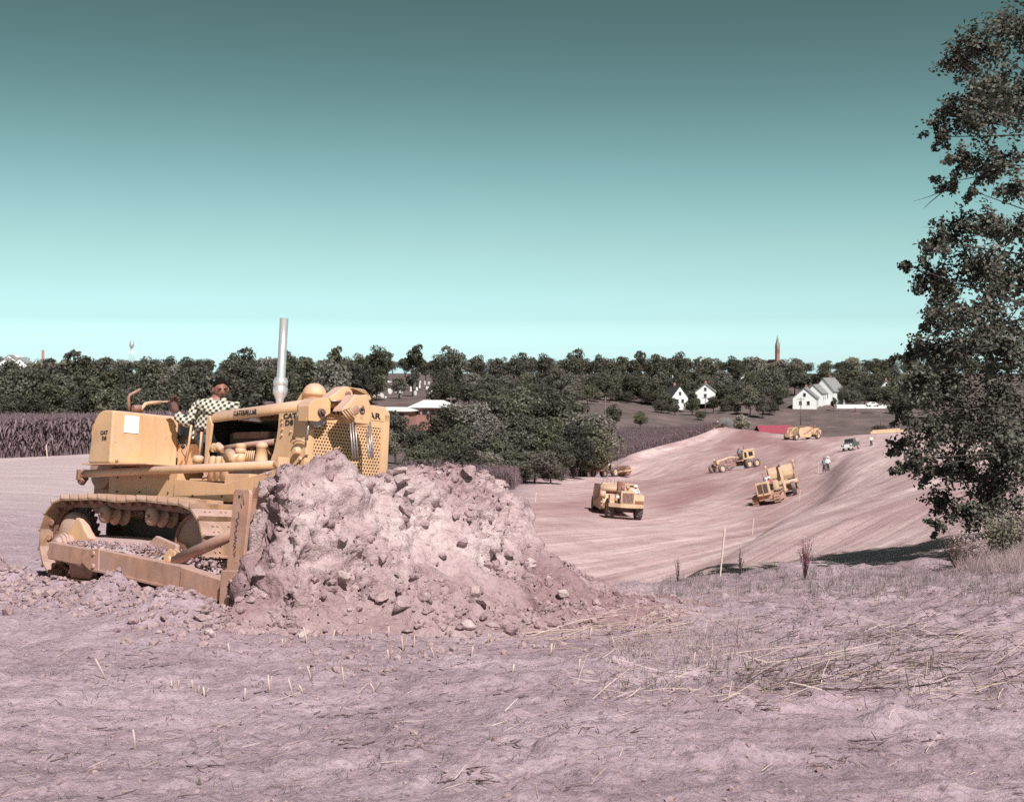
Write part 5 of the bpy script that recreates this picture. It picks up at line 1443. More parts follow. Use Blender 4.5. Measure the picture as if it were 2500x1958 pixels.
# ------------------------------------------------------------------ two wheel tractor with scraper
def make_scraper(label):
    o = empty("wheel_scraper", label=label, cat="scraper")
    Y_ = M['yellow_far']
    # tractor: deck with chamfered prow, hood, grille
    b = MB(); b.prism([(-1.2, -1.55), (.9, -1.55), (1.75, -.62), (1.75, .62), (.9, 1.55), (-1.2, 1.55)], 1.05, 1.38, 'z'); deck = b.build("bumper_deck", Y_, o, .03)
    b = MB(); b.box(-.6, 1.55, -.62, .62, 1.38, 2.42); b.box(1.2, 1.62, -.62, .62, 1.38, 2.50); hood_ = b.build("hood", Y_, o, .04)
    MB().box(1.625, 1.64, -.50, .50, 1.48, 2.34).build("radiator", M['iron'], hood_)
    for k in range(9): MB().box(1.64, 1.665, -.48 + k * .12 - .016, -.48 + k * .12 + .016, 1.46, 2.36).build("grille_bar", M['worn'], hood_)
    b = MB(); b.prism([(.1, 1.38), (1.0, 1.38), (1.3, 1.7), (1.25, 2.15), (.1, 2.3)], .66, 1.5); b.build("side_fender", Y_, o, .04)
    b = MB(); b.prism([(.2, 1.38), (1.0, 1.38), (1.05, 2.05), (.2, 2.1)], -1.5, -1.05); b.build("side_fender", Y_, o, .04)
    b = MB(); b.box(.35, .85, -.98, -.70, 1.45, 2.15); b.build("fuel_tank", M['worn'], o, .03)
    MB().lathe([(0, .02), (.14, .02), (.14, -.06)], (1.35, -.85, 1.95), 'x', 14).build("headlight", M['white'], o)
    MB().ring((.5, .85, 2.55), (.9, 1.05, 2.55), .02, .02, 6).build("steering_column", M['black'], o)
    b = MB(); b.lathe([(.20, -.012), (.20, .012), (.17, .012), (.17, -.012), (.20, -.012)], (.55, .95, 2.58), 'z', 16); b.build("steering_wheel", M['black'], o)
    b = MB(); b.box(-.45, .15, .68, 1.3, 1.38, 1.95); b.box(-.55, -.40, .68, 1.3, 1.95, 2.4); b.build("seat", M['black'], o, .04)
    b = MB(); b.tube([(.3, -.25, 2.4), (.3, -.25, 3.35)], .06, 8); b.tube([(.3, -.25, 2.4), (.3, -.25, 2.95)], .16, 10); b.build("exhaust", M['rust'], o)
    b = MB(); b.lathe([(0, .2), (.16, .16), (.2, .05), (.2, -.1), (.1, -.12), (.1, -.3)], (-.1, .25, 2.75), 'z', 14); b.build("air_cleaner", M['worn'], o)
    for s_ in (-1, 1): wheel(o, -.1, s_ * 1.28, .86, .62)
    b = MB(); b.ring((-.1, -1.1, .86), (-.1, 1.1, .86), .28, .28, 12); b.build("axle", M['iron'], o)
    # hitch, gooseneck, mast
    b = MB(); b.tube([(-.8, 0, 1.3), (-1.2, 0, 2.2), (-1.9, 0, 2.75), (-3.0, 0, 2.75), (-3.4, 0, 2.5)], [.25, .25, .22, .22, .2], 8); b.build("gooseneck", Y_, o)
    b = MB(); b.box(-1.5, -1.05, -.45, .05, 2.2, 3.25); b.ring((-1.3, -.5, 3.05), (-1.3, .15, 3.05), .2, .2, 12); b.build("cable_tower", M['rust'], o, .03)
    # bowl
    b = MB()
    side = [(-3.0, 1.2), (-3.3, 2.75), (-4.2, 2.85), (-7.4, 2.75), (-8.0, 1.7), (-7.4, .7), (-3.6, .55)]
    b.prism(side, -1.58, -1.46); b.prism(side, 1.46, 1.58); b.box(-7.4, -3.6, -1.46, 1.46, .6, .72); b.box(-7.5, -7.2, -1.46, 1.46, .7, 2.7)
    bowl = b.build("bowl", Y_, o, .02)
    b = MB(); b.prism([(-3.05, .7), (-2.75, 1.2), (-2.9, 1.9), (-3.35, 2.2), (-3.45, 2.1), (-3.1, 1.8), (-2.95, 1.2), (-3.2, .8)], -1.44, 1.44); b.build("apron", Y_, bowl, .02)
    b = MB(); b.ring((-3.0, -1.7, 2.45), (-3.0, 1.7, 2.45), .26, .26, 14); b.build("draft_tube", Y_, bowl)
    b = MB(); b.ring((-2.9, -1.75, 1.95), (-2.9, -1.25, 1.95), .33, .33, 16); b.build("equalizer_drum", Y_, bowl)
    for s_ in (-1, 1):
        b = MB(); b.prism([(-2.8, 2.2), (-2.7, 2.6), (-3.2, 2.7), (-6.2, 1.5), (-6.2, 1.2), (-3.2, 2.2)], s_ * 1.62, s_ * 1.74); b.build("draft_arm", M['worn'], bowl, .02)
    b = MB(); b.box(-3.9, -3.3, -1.5, 1.5, 2.86, 2.98)
    bm_ = b.build("cross_beam", Y_, bowl, .02)
    for k in range(9): MB().box(-3.62, -3.58, -1.4 + k * .35 - .02, -1.4 + k * .35 + .02, 2.98, 3.35).build("spill_bar", M['rust'], bm_)
    for s_ in (-1, 1): wheel(o, -8.6, s_ * 1.15, .82, .66)
    b = MB(); b.box(-9.9, -7.6, -.35, .35, .9, 1.4); b.box(-10.0, -9.8, -.6, .6, .75, 1.6); b.tube([(-8.6, -1.0, .82), (-8.6, 1.0, .82)], .18, 8); b.tube([(-7.5, 0, 2.6), (-9.2, 0, 1.4)], .12, 6); b.build("push_frame", Y_, o, .02)
    return o
sc1 = make_scraper("yellow wheeled scraper with grille and driver coming up the haul road")
put(sc1, 1522, 1258, 100.0, math.radians(-85)); sc1.matrix_world = sc1.matrix_world @ Matrix.Diagonal((.9, .9, .9, 1))
sc2 = copy_tree(sc1); tag(sc2, "dusty yellow scraper seen from behind on the crest by the red roof", "scraper")
put(sc2, 1985, 1066, 284.0, math.radians(44))
for sc_, mats, lab in ((sc1, WHITE, "white shirted driver in white hat at the wheel of the nearer scraper"), (sc2, BLUE, "driver in grey shirt on the far scraper by the red roof")):
    f_ = figure("person", SIT, mats); hd_ = math.atan2(sc_.matrix_world[1][0], sc_.matrix_world[0][0])
    place_person(f_, sc_.matrix_world @ Vector((-.12, 1.0, 1.92)), hd_ + math.pi / 2, lab)

# ------------------------------------------------------------------ crawler tractor
def make_crawler(label):
    o = empty("crawler_tractor", label=label, cat="tractor")
    Y_ = M['yellow_far']
    for s_ in (-1, 1):
        pts = [(-1.5 + .45 * math.cos(math.radians(270 - 18 * k)), .47 + .45 * math.sin(math.radians(270 - 18 * k))) for k in range(11)] + [(1.2 + .42 * math.cos(math.radians(90 - 18 * k)), .45 + .42 * math.sin(math.radians(90 - 18 * k))) for k in range(11)]
        P_ = [Vector((x, 0, z)) for x, z in pts]; P_.append(P_[0])
        b = MB(); b.box(-1.3, 1.1, s_ * 1.0 - .2, s_ * 1.0 + .2, .2, .55); b.ring((-1.5, s_ * .85, .47), (-1.5, s_ * 1.2, .47), .34, .34, 18); b.ring((1.2, s_ * .85, .45), (1.2, s_ * 1.2, .45), .32, .32, 18)
        t = b.build("track", M['worn'], o, .02)
        ln = [0]
        for i in range(1, len(P_)): ln.append(ln[-1] + (P_[i] - P_[i - 1]).length)
        n = 36
        b2 = MB(); b2.box(-.10, .10, -.28, .28, -.01, .03); b2.box(.04, .08, -.28, .28, .03, .09); sm_ = b2.mesh("shoe", M['track'])
        for k in range(n):
            sv = ln[-1] * k / n; i = max(j for j in range(len(ln)) if ln[j] <= sv); i = min(i, len(P_) - 2)
            a = P_[i].lerp(P_[i + 1], (sv - ln[i]) / max(1e-6, ln[i + 1] - ln[i])); d = (P_[i + 1] - P_[i]).normalized(); nn = Vector((-d.z, 0, d.x))
            q = link("shoe", sm_, t); q.matrix_local = Matrix(((d.x, 0, nn.x, a.x), (0, 1, 0, s_ * 1.0), (d.z, 0, nn.z, a.z), (0, 0, 0, 1)))
    b = MB(); b.box(-1.6, 1.8, -.6, .6, .5, 1.15); b.build("main_frame", M['worn'], o, .03)
    b = MB(); b.prism([(-.1, 1.9), (.1, 2.05), (1.9, 2.15), (1.9, 1.95), (.0, 1.8)], -.42, .42); b.box(.3, 1.8, -.3, .3, 1.1, 1.9); hd = b.build("hood", Y_, o, .03)
    b = MB(); b.box(1.8, 2.1, -.62, .62, .95, 2.18); rg_ = b.build("radiator_guard", Y_, o, .04)
    MB().box(2.10, 2.12, -.46, .46, 1.15, 2.0).build("radiator_screen", M['iron'], rg_)
    MB().box(2.12, 2.15, -.04, .04, 1.05, 2.08).build("centre_bar", M['worn'], rg_)
    b = MB(); b.box(-1.7, -1.0, -.9, .9, 1.15, 1.95); b.build("fuel_tank", Y_, o, .08)
    b = MB(); b.box(-1.0, -.4, -.5, .5, 1.15, 1.5); b.box(-1.05, -.9, -.5, .5, 1.5, 1.95); b.build("seat", M['black'], o, .04)
    for s_ in (-1, 1): MB().box(-1.7, .1, s_ * .95 - .35, s_ * .95 + .35, 1.15, 1.2).build("fender", Y_, o, .02)
    b = MB(); b.tube([(1.0, .1, 2.1), (1.0, .1, 3.0)], .06, 8); b.build("exhaust", M['rust'], o)
    b = MB(); b.lathe([(0, .16), (.15, .1), (.18, 0), (.1, -.02), (.1, -.2)], (.4, .2, 2.3), 'z', 12); b.build("air_cleaner", M['white'], o)
    return o
cr = make_crawler("yellow crawler tractor hauling a raised scraper on the haul road")
put(cr, 1880, 1219, 117.0, math.radians(-110))
f_ = figure("person", SIT, RED); place_person(f_, cr.matrix_world @ Vector((-.65, .1, 1.48)), math.radians(-110 + 90), "driver in red shirt on the crawler tractor pulling the scraper")

def make_towed_scraper(label):
    o = empty("towed_scraper", label=label, cat="scraper")
    Y_ = M['yellow_far']
    side = [(-.5, .8), (-.3, 3.0), (.1, 3.9), (-.4, 4.0), (-1.2, 3.3), (-4.0, 2.4), (-4.4, .9), (-3.6, .5), (-.9, .4)]
    b = MB(); b.prism(side, -1.62, -1.5); b.prism(side, 1.5, 1.62); b.box(-4.2, -.9, -1.5, 1.5, .5, .65); b.box(-4.3, -4.1, -1.5, 1.5, .6, 2.3); bw = b.build("bowl", Y_, o, .03)
    for y0, y1 in ((-1.46, -.16), (.16, 1.46)):
        b = MB(); b.prism([(.10, 1.95), (.32, 2.45), (.30, 3.0), (.05, 3.72), (-.1, 3.68), (.12, 2.95), (.12, 2.5), (-.02, 2.05)], y0, y1); b.build("apron_panel", Y_, bw, .02)
    b = MB(); b.prism([(.9, 1.5), (1.15, 1.5), (.65, 3.3), (.35, 3.85), (.2, 3.8), (.45, 3.0)], -.17, .17); b.build("lift_arm", Y_, bw, .03)
    b = MB(); b.ring((.3, -.12, 3.75), (.3, .12, 3.75), .24, .24, 14); b.build("sheave", M['iron'], bw)
    b = MB(); b.ring((.9, -1.7, 1.62), (.9, 1.7, 1.62), .26, .26, 16); b.build("draft_tube", Y_, o)
    for s_ in (-1, 1):
        b = MB(); b.prism([(1.0, 1.35), (1.0, 1.85), (-3.0, 1.5), (-3.0, 1.15)], s_ * 1.68, s_ * 1.80); b.tube([(.2, s_ * 1.7, 3.9), (.9, s_ * 1.74, 1.7)], .06, 6); b.tube([(-.3, s_ * 1.7, 3.9), (.4, s_ * 1.74, 1.5)], .05, 6); b.build("draft_arm", M['worn'], o, .02)
        MB().lathe([(0, .16), (.16, .14), (.16, -.14), (0, -.16)], (-.05, s_ * 1.66, 3.95), 'y', 12).build("top_sheave", Y_, o)
    b = MB(); b.tube([(.9, 0, 1.6), (1.6, 0, 1.5), (2.2, 0, 1.0), (3.6, 0, .8)], [.22, .22, .18, .14], 8); b.build("tongue", Y_, o)
    for s_ in (-1, 1): wheel(o, 1.9, s_ * 1.02, .82, .52, lugs=22)
    for s_ in (-1, 1): wheel(o, -5.0, s_ * 1.1, .85, .56)
    b = MB(); b.tube([(1.9, -.9, .82), (1.9, .9, .82)], .12, 8); b.box(-6.0, -4.2, -.4, .4, .8, 1.3); b.tube([(-5.0, -.9, .85), (-5.0, .9, .85)], .14, 8); b.build("axle_frame", M['worn'], o)
    return o
ts = make_towed_scraper("yellow towed scraper with tall raised apron behind the crawler tractor")
put(ts, 1921, 1206, 122.2, math.radians(-101)); ts.matrix_world = ts.matrix_world @ Matrix.Diagonal((.8, .8, .8, 1))

# ------------------------------------------------------------------ motor grader
def make_grader(label):
    o = empty("motor_grader", label=label, cat="grader"); Y_ = M['yellow_far']
    b = MB(); b.tube([(4.2, 0, 1.35), (3.6, 0, 1.7), (1.4, 0, 2.0), (-.5, 0, 1.7)], [.16, .17, .17, .2], 8); b.build("main_frame", Y_, o)
    b = MB(); b.box(-3.3, -.9, -.5, .5, 1.35, 2.75); b.box(-3.3, -.9, -.56, .56, 2.55, 2.8); eh = b.build("engine_hood", Y_, o, .05)
    for s_ in (-1, 1):
        MB().box(-2.9, -2.0, s_ * .505 - .01, s_ * .505 + .01, 1.75, 2.4).build("side_opening", M['black'], eh)
        MB().box(-1.6, -1.1, s_ * .505 - .01, s_ * .505 + .01, 1.6, 2.4).build("side_opening", M['black'], eh)
    MB().tube([(-1.6, .1, 2.75), (-1.6, .1, 3.7)], .06, 8).build("exhaust", M['rust'], o)
    b = MB(); b.box(-.95, .4, -.55, .55, 1.25, 1.35); b.build("platform", M['worn'], o)
    b = MB(); b.box(-.8, -.4, -.3, .3, 1.35, 1.8); b.build("seat", M['black'], o, .03)
    b = MB(); b.tube([(.35, 0, 1.4), (.15, 0, 2.2)], .04, 6); b.lathe([(.22, -.015), (.22, .015), (.19, .015), (.19, -.015), (.22, -.015)], (.12, 0, 2.22), 'z', 16)
    for k in range(5): b.tube([(.4, -.3 + .15 * k, 1.7), (.3, -.3 + .15 * k, 2.1)], .02, 5)
    b.build("control_levers", M['iron'], o)
    b = MB(); b.tube([(4.15, 0, .9), (4.2, 0, 1.7)], .16, 8); b.tube([(4.15, -1.0, .72), (4.15, 0, .88), (4.15, 1.0, .72)], .10, 8); b.box(4.0, 4.4, -.35, .35, 1.3, 1.9); b.build("front_axle", Y_, o, .02)
    for s_ in (-1, 1): wheel(o, 4.15, s_ * 1.0, .66, .36, lean=.12)
    for x in (-1.4, -2.95):
        for s_ in (-1, 1): wheel(o, x, s_ * .98, .68, .38)
    for s_ in (-1, 1): MB().box(-3.1, -1.2, s_ * .68 - .1, s_ * .68 + .1, .5, .85).build("tandem_case", M['worn'], o, .03)
    b = MB(); b.tube([(3.9, 0, 1.1), (1.3, .5, .95), (1.3, -.5, .95), (3.9, 0, 1.1)], .09, 6); b.lathe([(.75, -.05), (.75, .05), (.6, .05), (.6, -.05), (.75, -.05)], (1.2, 0, .88), 'z', 22); b.build("circle", M['worn'], o)
    Mx = Matrix.Translation((1.2, 0, 0)) @ Matrix.Rotation(math.radians(24), 4, 'Z')
    b = MB(); b.prism([(.0, .05), (.10, .18), (.12, .38), (.02, .62), (-.02, .60), (.06, .38), (.05, .2), (-.04, .06)], -1.85, 1.85); b.v = [tuple(Mx @ Vector(v)) for v in b.v]; b.build("blade", M['chrome'], o)
    for s_ in (-1, 1): MB().tube([(1.9, s_ * .35, 2.1), (1.5, s_ * .75, .95)], .05, 6).build("lift_link", Y_, o)
    b = MB(); b.lathe([(0, .05), (.12, .05), (.12, -.06)], (4.35, -.3, 1.95), 'x', 12); b.build("headlight", M['white'], o)
    return o
gr = make_grader("yellow motor grader with bright blade working on the haul road")
put(gr, 1802, 1142, 186.0, math.radians(-145))
f_ = figure("person", STAND, BLUE); place_person(f_, gr.matrix_world @ Vector((-.35, 0, 1.36)), math.radians(-145 + 90), "driver in grey blue shirt standing at the motor grader controls", .98)

# ------------------------------------------------------------------ wheel tractor and sheepsfoot roller
def make_wheel_tractor(label):
    o = empty("wheel_tractor", label=label, cat="tractor"); Y_ = M['yellow_far']
    b = MB(); b.prism([(-.6, 1.0), (1.9, 1.0), (2.15, 1.2), (2.1, 2.15), (.2, 2.3), (-.1, 2.0), (-.6, 1.75)], -.55, .55); hd = b.build("hood", Y_, o, .06)
    MB().box(2.12, 2.15, -.46, .46, 1.2, 2.05).build("grille", M['iron'], hd)
    for s_ in (-1, 1): MB().box(.5, 1.7, s_ * .552 - .01, s_ * .552 + .01, 1.55, 2.05).build("side_opening", M['black'], hd)
    b = MB(); b.box(1.7, 2.45, -1.25, 1.25, .85, 1.08); b.build("bumper", M['worn'], o, .04)
    for s_ in (-1, 1):
        b = MB(); b.prism([(.9, 1.05), (1.2, 1.35), (1.75, 1.4), (2.25, 1.05)], s_ * .56, s_ * 1.2); b.build("front_fender", Y_, o, .04)
        MB().lathe([(0, .08), (.13, .07), (.15, -.1), (0, -.12)], (1.95, s_ * .72, 1.85), 'x', 12).build("headlight", M['white'], o)
        wheel(o, 1.3, s_ * 1.05, .58, .36); wheel(o, -1.45, s_ * 1.0, .84, .58)
    b = MB(); b.box(-2.1, .3, -.45, .45, .7, 1.1); b.build("main_frame", M['worn'], o, .03)
    b = MB(); b.box(-1.2, -.6, -.1, .55, 1.1, 1.55); b.box(-1.3, -1.15, -.1, .55, 1.5, 1.95); b.build("seat", M['black'], o, .04)
    b = MB(); b.box(-2.2, -1.3, -.5, .5, 1.1, 1.9); b.build("fuel_tank", Y_, o, .06)
    b = MB(); b.tube([(-.3, .25, 1.7), (-.55, .25, 2.05)], .03, 6); b.lathe([(.22, -.012), (.22, .012), (.19, .012), (.19, -.012), (.22, -.012)], (-.55, .25, 2.08), 'z', 14); b.build("steering_wheel", M['black'], o)
    MB().tube([(-2.1, 0, .7), (-3.6, 0, .65)], .09, 6).build("drawbar", M['worn'], o)
    return o
wt = make_wheel_tractor("pale yellow wheeled tractor pulling a sheepsfoot roller beside the corn")
put(wt, 1474, 1173, 193.0, math.radians(-128))
f_ = figure("person", SIT, WHITE); place_person(f_, wt.matrix_world @ Vector((-.85, .22, 1.5)), math.radians(-128 + 90), "driver in white on the wheeled tractor pulling the sheepsfoot roller")
def make_roller(label):
    o = empty("sheepsfoot_roller", label=label, cat="roller")
    for yc in (-.85, .85):
        b = MB(); b.lathe([(0, -.75), (.62, -.75), (.62, .75), (0, .75)], (0, yc, .85), 'y', 24, False); d = b.build("drum", M['rust'], o)
        b = MB(); b.box(.60, .82, -.055, .055, -.06, .06); fm = b.mesh("foot", M['rust'])
        for i in range(14):
            for j in range(5):
                a = 2 * math.pi * (i + .5 * (j % 2)) / 14
                q = link("foot", fm, d); q.matrix_local = Matrix.Translation((0, yc - .6 + .3 * j, .85)) @ Matrix.Rotation(a, 4, 'Y')
    b = MB()
    for y0, y1 in ((-1.75, -1.65), (-.05, .05), (1.65, 1.75)): b.box(-1.0, 1.0, y0, y1, .75, .95)
    b.box(.95, 1.1, -1.75, 1.75, .72, .98); b.box(-1.1, -.95, -1.75, 1.75, .72, .98); b.tube([(1.0, -1.2, .85), (2.2, 0, .65), (1.0, 1.2, .85)], .08, 6); b.build("frame", M['yellow_far'], o, .02)
    return o
ro = make_roller("dark sheepsfoot roller drums towed behind the pale yellow tractor")
put(ro, 1517, 1165, 196.4, math.radians(-135))

# ------------------------------------------------------------------ dark green pickup on the rise
def make_truck(label):
    o = empty("pickup_truck", label=label, cat="truck"); G_ = M['truckgreen']
    b = MB(); b.prism([(.5, .55), (2.3, .55), (2.4, .8), (2.35, 1.12), (.75, 1.22), (.5, 1.2)], -.62, .62); hd = b.build("hood", G_, o, .08)
    b = MB(); b.prism([(-.75, .55), (.55, .55), (.62, 1.2), (.28, 1.78), (-.6, 1.80), (-.75, 1.2)], -.78, .78); cb = b.build("cab", G_, o, .07)
    b = MB(); b.add([(.625, -.66, 1.24), (.625, .66, 1.24), (.35, .60, 1.68), (.35, -.60, 1.68)], [(0, 1, 2, 3)]); wn_ = b.build("windscreen", M['glass'], cb); s_ = wn_.modifiers.new("solid", 'SOLIDIFY'); s_.thickness = .02; s_.offset = 1
    for s2 in (-1, 1):
        MB().box(-.5, .3, s2 * .785 - .01, s2 * .785 + .01, 1.25, 1.66).build("side_window", M['glass'], cb)
        b = MB(); b.prism([(1.0, .5), (1.15, .9), (1.6, 1.05), (2.1, .9), (2.35, .5), (2.2, .5), (2.0, .8), (1.6, .9), (1.25, .8), (1.1, .5)], s2 * .6, s2 * .92); b.build("front_fender", G_, o, .03)
        MB().lathe([(0, .05), (.12, .04), (.13, -.08)], (2.33, s2 * .62, .92), 'x', 12).build("headlight", M['white'], o)
        wheel(o, 1.6, s2 * .76, .38, .2, rim='white', lugs=14); wheel(o, -1.7, s2 * .76, .38, .2, rim='white', lugs=14)
    b = MB(); b.box(2.42, 2.52, -.85, .85, .5, .68); b.build("bumper", M['white'], o, .02)
    MB().box(2.36, 2.41, -.42, .42, .72, 1.02).build("grille", M['white'], o, .01)
    MB().add([(2.34, .35, .62), (2.34, .92, .62), (1.9, .94, .98), (1.9, .4, 1.1)], [(0, 1, 2, 3)])
    b = MB(); b.box(-2.6, -.8, -.78, .78, .55, .68); b.box(-2.6, -.8, -.80, -.74, .68, 1.1); b.box(-2.6, -.8, .74, .80, .68, 1.1); b.box(-2.64, -2.58, -.8, .8, .6, 1.1); b.build("cargo_bed", G_, o, .02)
    return o
tr_ = make_truck("dark green pickup truck with white bumper parked on the haul road rise")
put(tr_, 2078, 1098, 196.0, math.radians(-118))
# a second machine far up by the corn, smoking
dk = copy_tree(cr); tag(dk, "dark tractor working at the far end of the corn, trailing dust", "tractor"); put(dk, 1757, 1052, 322, math.radians(165))
for c_ in kids(dk):
    if c_.type == 'MESH' and c_.name.split('.')[0] in ("hood", "radiator_guard", "fuel_tank", "fender", "main_frame"):
        c_.data = c_.data.copy(); c_.data.materials.clear(); c_.data.materials.append(M['iron'])
# people on foot
def walker(px_, py_, y, mats, rz, lab, hat=True):
    f_ = figure("person", STAND, mats, hat); p = on_ground(px_, py_, y); place_person(f_, p, rz, lab)
walker(2021, 1150, 150, WHITE, .4, "man in white standing on the bank beside the raised scraper")
walker(2127, 1088, 205, WHITE, .2, "man in white shirt standing past the dark green pickup", False)
walker(2012, 1150, 152, BLUE, -.6, "man in grey blue bending near the man in white on the bank")
walker(2088, 1000, 404, RED, .2, "person in red in the yard by the white fence")
# long yellow timber on the far rim
b = MB(); b.box(-4, 4, -.5, .5, 0, .5); b.box(-3.5, 3.2, -.4, .4, .5, .9); tmb = b.build("yellow_culvert_form", M['yellow_far'], None, .05)
put(tmb, 2165, 1060, 312, math.radians(-5)); tag(tmb, "long low yellow form lying on the far rim beside the utility pole", "form")
# ------------------------------------------------------------------ foliage
def leaf_material(name, c0, c1, obj_var=.42, trans=.30):
    """leaves: colour varies leaf by leaf and, a little, tree by tree"""
    m, n, l, b = new_mat(name)
    g = n.new("ShaderNodeNewGeometry"); oi = n.new("ShaderNodeObjectInfo")
    r = n.new("ShaderNodeValToRGB"); r.color_ramp.elements[0].color = (*c0, 1); r.color_ramp.elements[1].color = (*c1, 1)
    l.new(g.outputs['Random Per Island'], r.inputs[0])
    hs = n.new("ShaderNodeHueSaturation"); l.new(r.outputs[0], hs.inputs['Color'])
    mr = n.new("ShaderNodeMapRange"); mr.inputs[3].default_value = 1 - obj_var; mr.inputs[4].default_value = 1 + obj_var; l.new(oi.outputs['Random'], mr.inputs[0]); l.new(mr.outputs[0], hs.inputs['Value'])
    m2 = n.new("ShaderNodeMath"); m2.operation = 'MULTIPLY'; m2.inputs[1].default_value = 7.31; l.new(oi.outputs['Random'], m2.inputs[0])
    fr = n.new("ShaderNodeMath"); fr.operation = 'FRACT'; l.new(m2.outputs[0], fr.inputs[0])
    mh = n.new("ShaderNodeMapRange"); mh.inputs[3].default_value = .465; mh.inputs[4].default_value = .505; l.new(fr.outputs[0], mh.inputs[0]); (l.new(mh.outputs[0], hs.inputs['Hue']) if obj_var else None)
    ms = n.new("ShaderNodeMapRange"); ms.inputs[3].default_value = .60; ms.inputs[4].default_value = 1.0; l.new(fr.outputs[0], ms.inputs[0]); (l.new(ms.outputs[0], hs.inputs['Saturation']) if obj_var else None)
    n.remove(b)
    d = n.new("ShaderNodeBsdfPrincipled"); d.inputs['Roughness'].default_value = .6; d.inputs['Specular IOR Level'].default_value = .3; l.new(hs.outputs[0], d.inputs['Base Color'])
    t = n.new("ShaderNodeBsdfTranslucent"); l.new(hs.outputs[0], t.inputs[0])
    mx = n.new("ShaderNodeMixShader"); mx.inputs[0].default_value = trans; l.new(d.outputs[0], mx.inputs[1]); l.new(t.outputs[0], mx.inputs[2])
    l.new(mx.outputs[0], n["Material Output"].inputs[0])
    return m
M['leaf'] = leaf_material("tree_leaves", (.050, .052, .032), (.165, .158, .105))
M['leaf_pale'] = leaf_material("grey_green_leaves", (.095, .092, .066), (.27, .245, .185))
M['leaf_near'] = leaf_material("broad_dark_leaves", (.020, .021, .015), (.14, .132, .10), .05, .10)
M['leaf_yellow'] = leaf_material("yellowing_leaves", (.20, .19, .12), (.42, .38, .26))
M['bark'] = mat_plain('grey_bark', (.05, .040, .035), .95, var=.3, scale=5, bump=.5)

def leaf_quads(C, D, size, rng, aspect=.62, jit=.7):
    """diamond leaves at C facing roughly D"""
    n = len(C)
    nrm = D + rng.normal(0, jit, (n, 3)); nrm /= np.linalg.norm(nrm, axis=1, keepdims=True) + 1e-9
    a = np.cross(nrm, rng.normal(size=(n, 3))); a /= np.linalg.norm(a, axis=1, keepdims=True) + 1e-9
    b = np.cross(nrm, a)
    s = np.reshape(size, (-1, 1)) * rng.uniform(.7, 1.3, (n, 1))
    V = np.stack([C - a * s, C - b * s * aspect, C + a * s, C + b * s * aspect], 1).reshape(-1, 3)
    F = np.arange(4 * n).reshape(n, 4)
    return V, F

def crown_mesh(name, seed, H, rx, zlo, nl, per, leaf, mat, conic=0.0):
    rng = np.random.default_rng(seed)
    zc, rz = (H + zlo) / 2, (H - zlo) / 2
    Cs, Ds = [], []
    for k in range(nl):
        d = rng.normal(size=3); d /= np.linalg.norm(d)
        f = rng.uniform(.45, .82) if k > nl * .25 else rng.uniform(0, .45)
        w = 1.0 - conic * (d[2] * .5 + .5)
        c = np.array([d[0] * rx * f * w, d[1] * rx * f * w, zc + d[2] * rz * f])
        lr = rx * rng.uniform(.24, .42) * (1 - .3 * conic)
        dd = rng.normal(size=(per, 3)) + np.array([0, 0, .25]) + .35 * d; dd /= np.linalg.norm(dd, axis=1, keepdims=True)
        rad = lr * (1 + .25 * noise3(dd[:, 0] * 2 + k, dd[:, 1] * 2, dd[:, 2] * 2)) * rng.uniform(.72, 1.08, per)
        Cs.append(c + dd * rad[:, None] * np.array([1, 1, .82])); Ds.append(dd)
    V, F = leaf_quads(np.concatenate(Cs), np.concatenate(Ds), leaf, rng)
    return mesh_np(name, V, F, (mat,), False)
def trunk_mesh(name, seed, H, zlo, rx, r0):
    rng = random.Random(seed); b = MB()
    b.tube([(0, 0, -.6), (rng.uniform(-.2, .2), 0, zlo), (rng.uniform(-.4, .4), rng.uniform(-.3, .3), H * .55), (rng.uniform(-.5, .5), 0, H * .85)], [r0 * 1.3, r0, r0 * .6, r0 * .15], 7)
    for k in range(6):
        a = k * 1.05 + rng.uniform(0, .5); z = zlo + (H * .5 - zlo) * rng.uniform(0, 1)
        b.tube([(0, 0, z), (math.cos(a) * rx * .35, math.sin(a) * rx * .35, z + H * .12), (math.cos(a) * rx * .75, math.sin(a) * rx * .75, z + H * .22)], [r0 * .45, r0 * .3, r0 * .08], 5)
    return b.mesh(name, M['bark'])
KINDS = []
for k, (rx, zlo, nl, mat, con) in enumerate(((4.6, 2.6, 46, 'leaf', 0), (5.4, 2.0, 52, 'leaf', .15), (3.8, 2.8, 40, 'leaf', .25), (4.9, 1.6, 48, 'leaf_pale', .1), (4.2, 2.2, 42, 'leaf_pale', .35), (5.8, 1.0, 56, 'leaf', .0), (3.0, 1.0, 36, 'leaf', .75))):
    KINDS.append((crown_mesh("crown", 100 + k, 13, rx, zlo, nl, 75, .34, M[mat], con), trunk_mesh("trunk", 200 + k, 13, zlo, rx, .26)))
KN = []   # denser versions for the nearer clump
for k, (rx, zlo, nl, mat, con) in enumerate(((5.0, 1.0, 60, 'leaf', .1), (4.6, .6, 56, 'leaf', .2), (5.2, .8, 62, 'leaf_pale', .1))):
    KN.append((crown_mesh("crown", 300 + k, 13, rx, zlo, nl, 150, .24, M[mat], con), trunk_mesh("trunk", 310 + k, 13, zlo, rx, .24)))

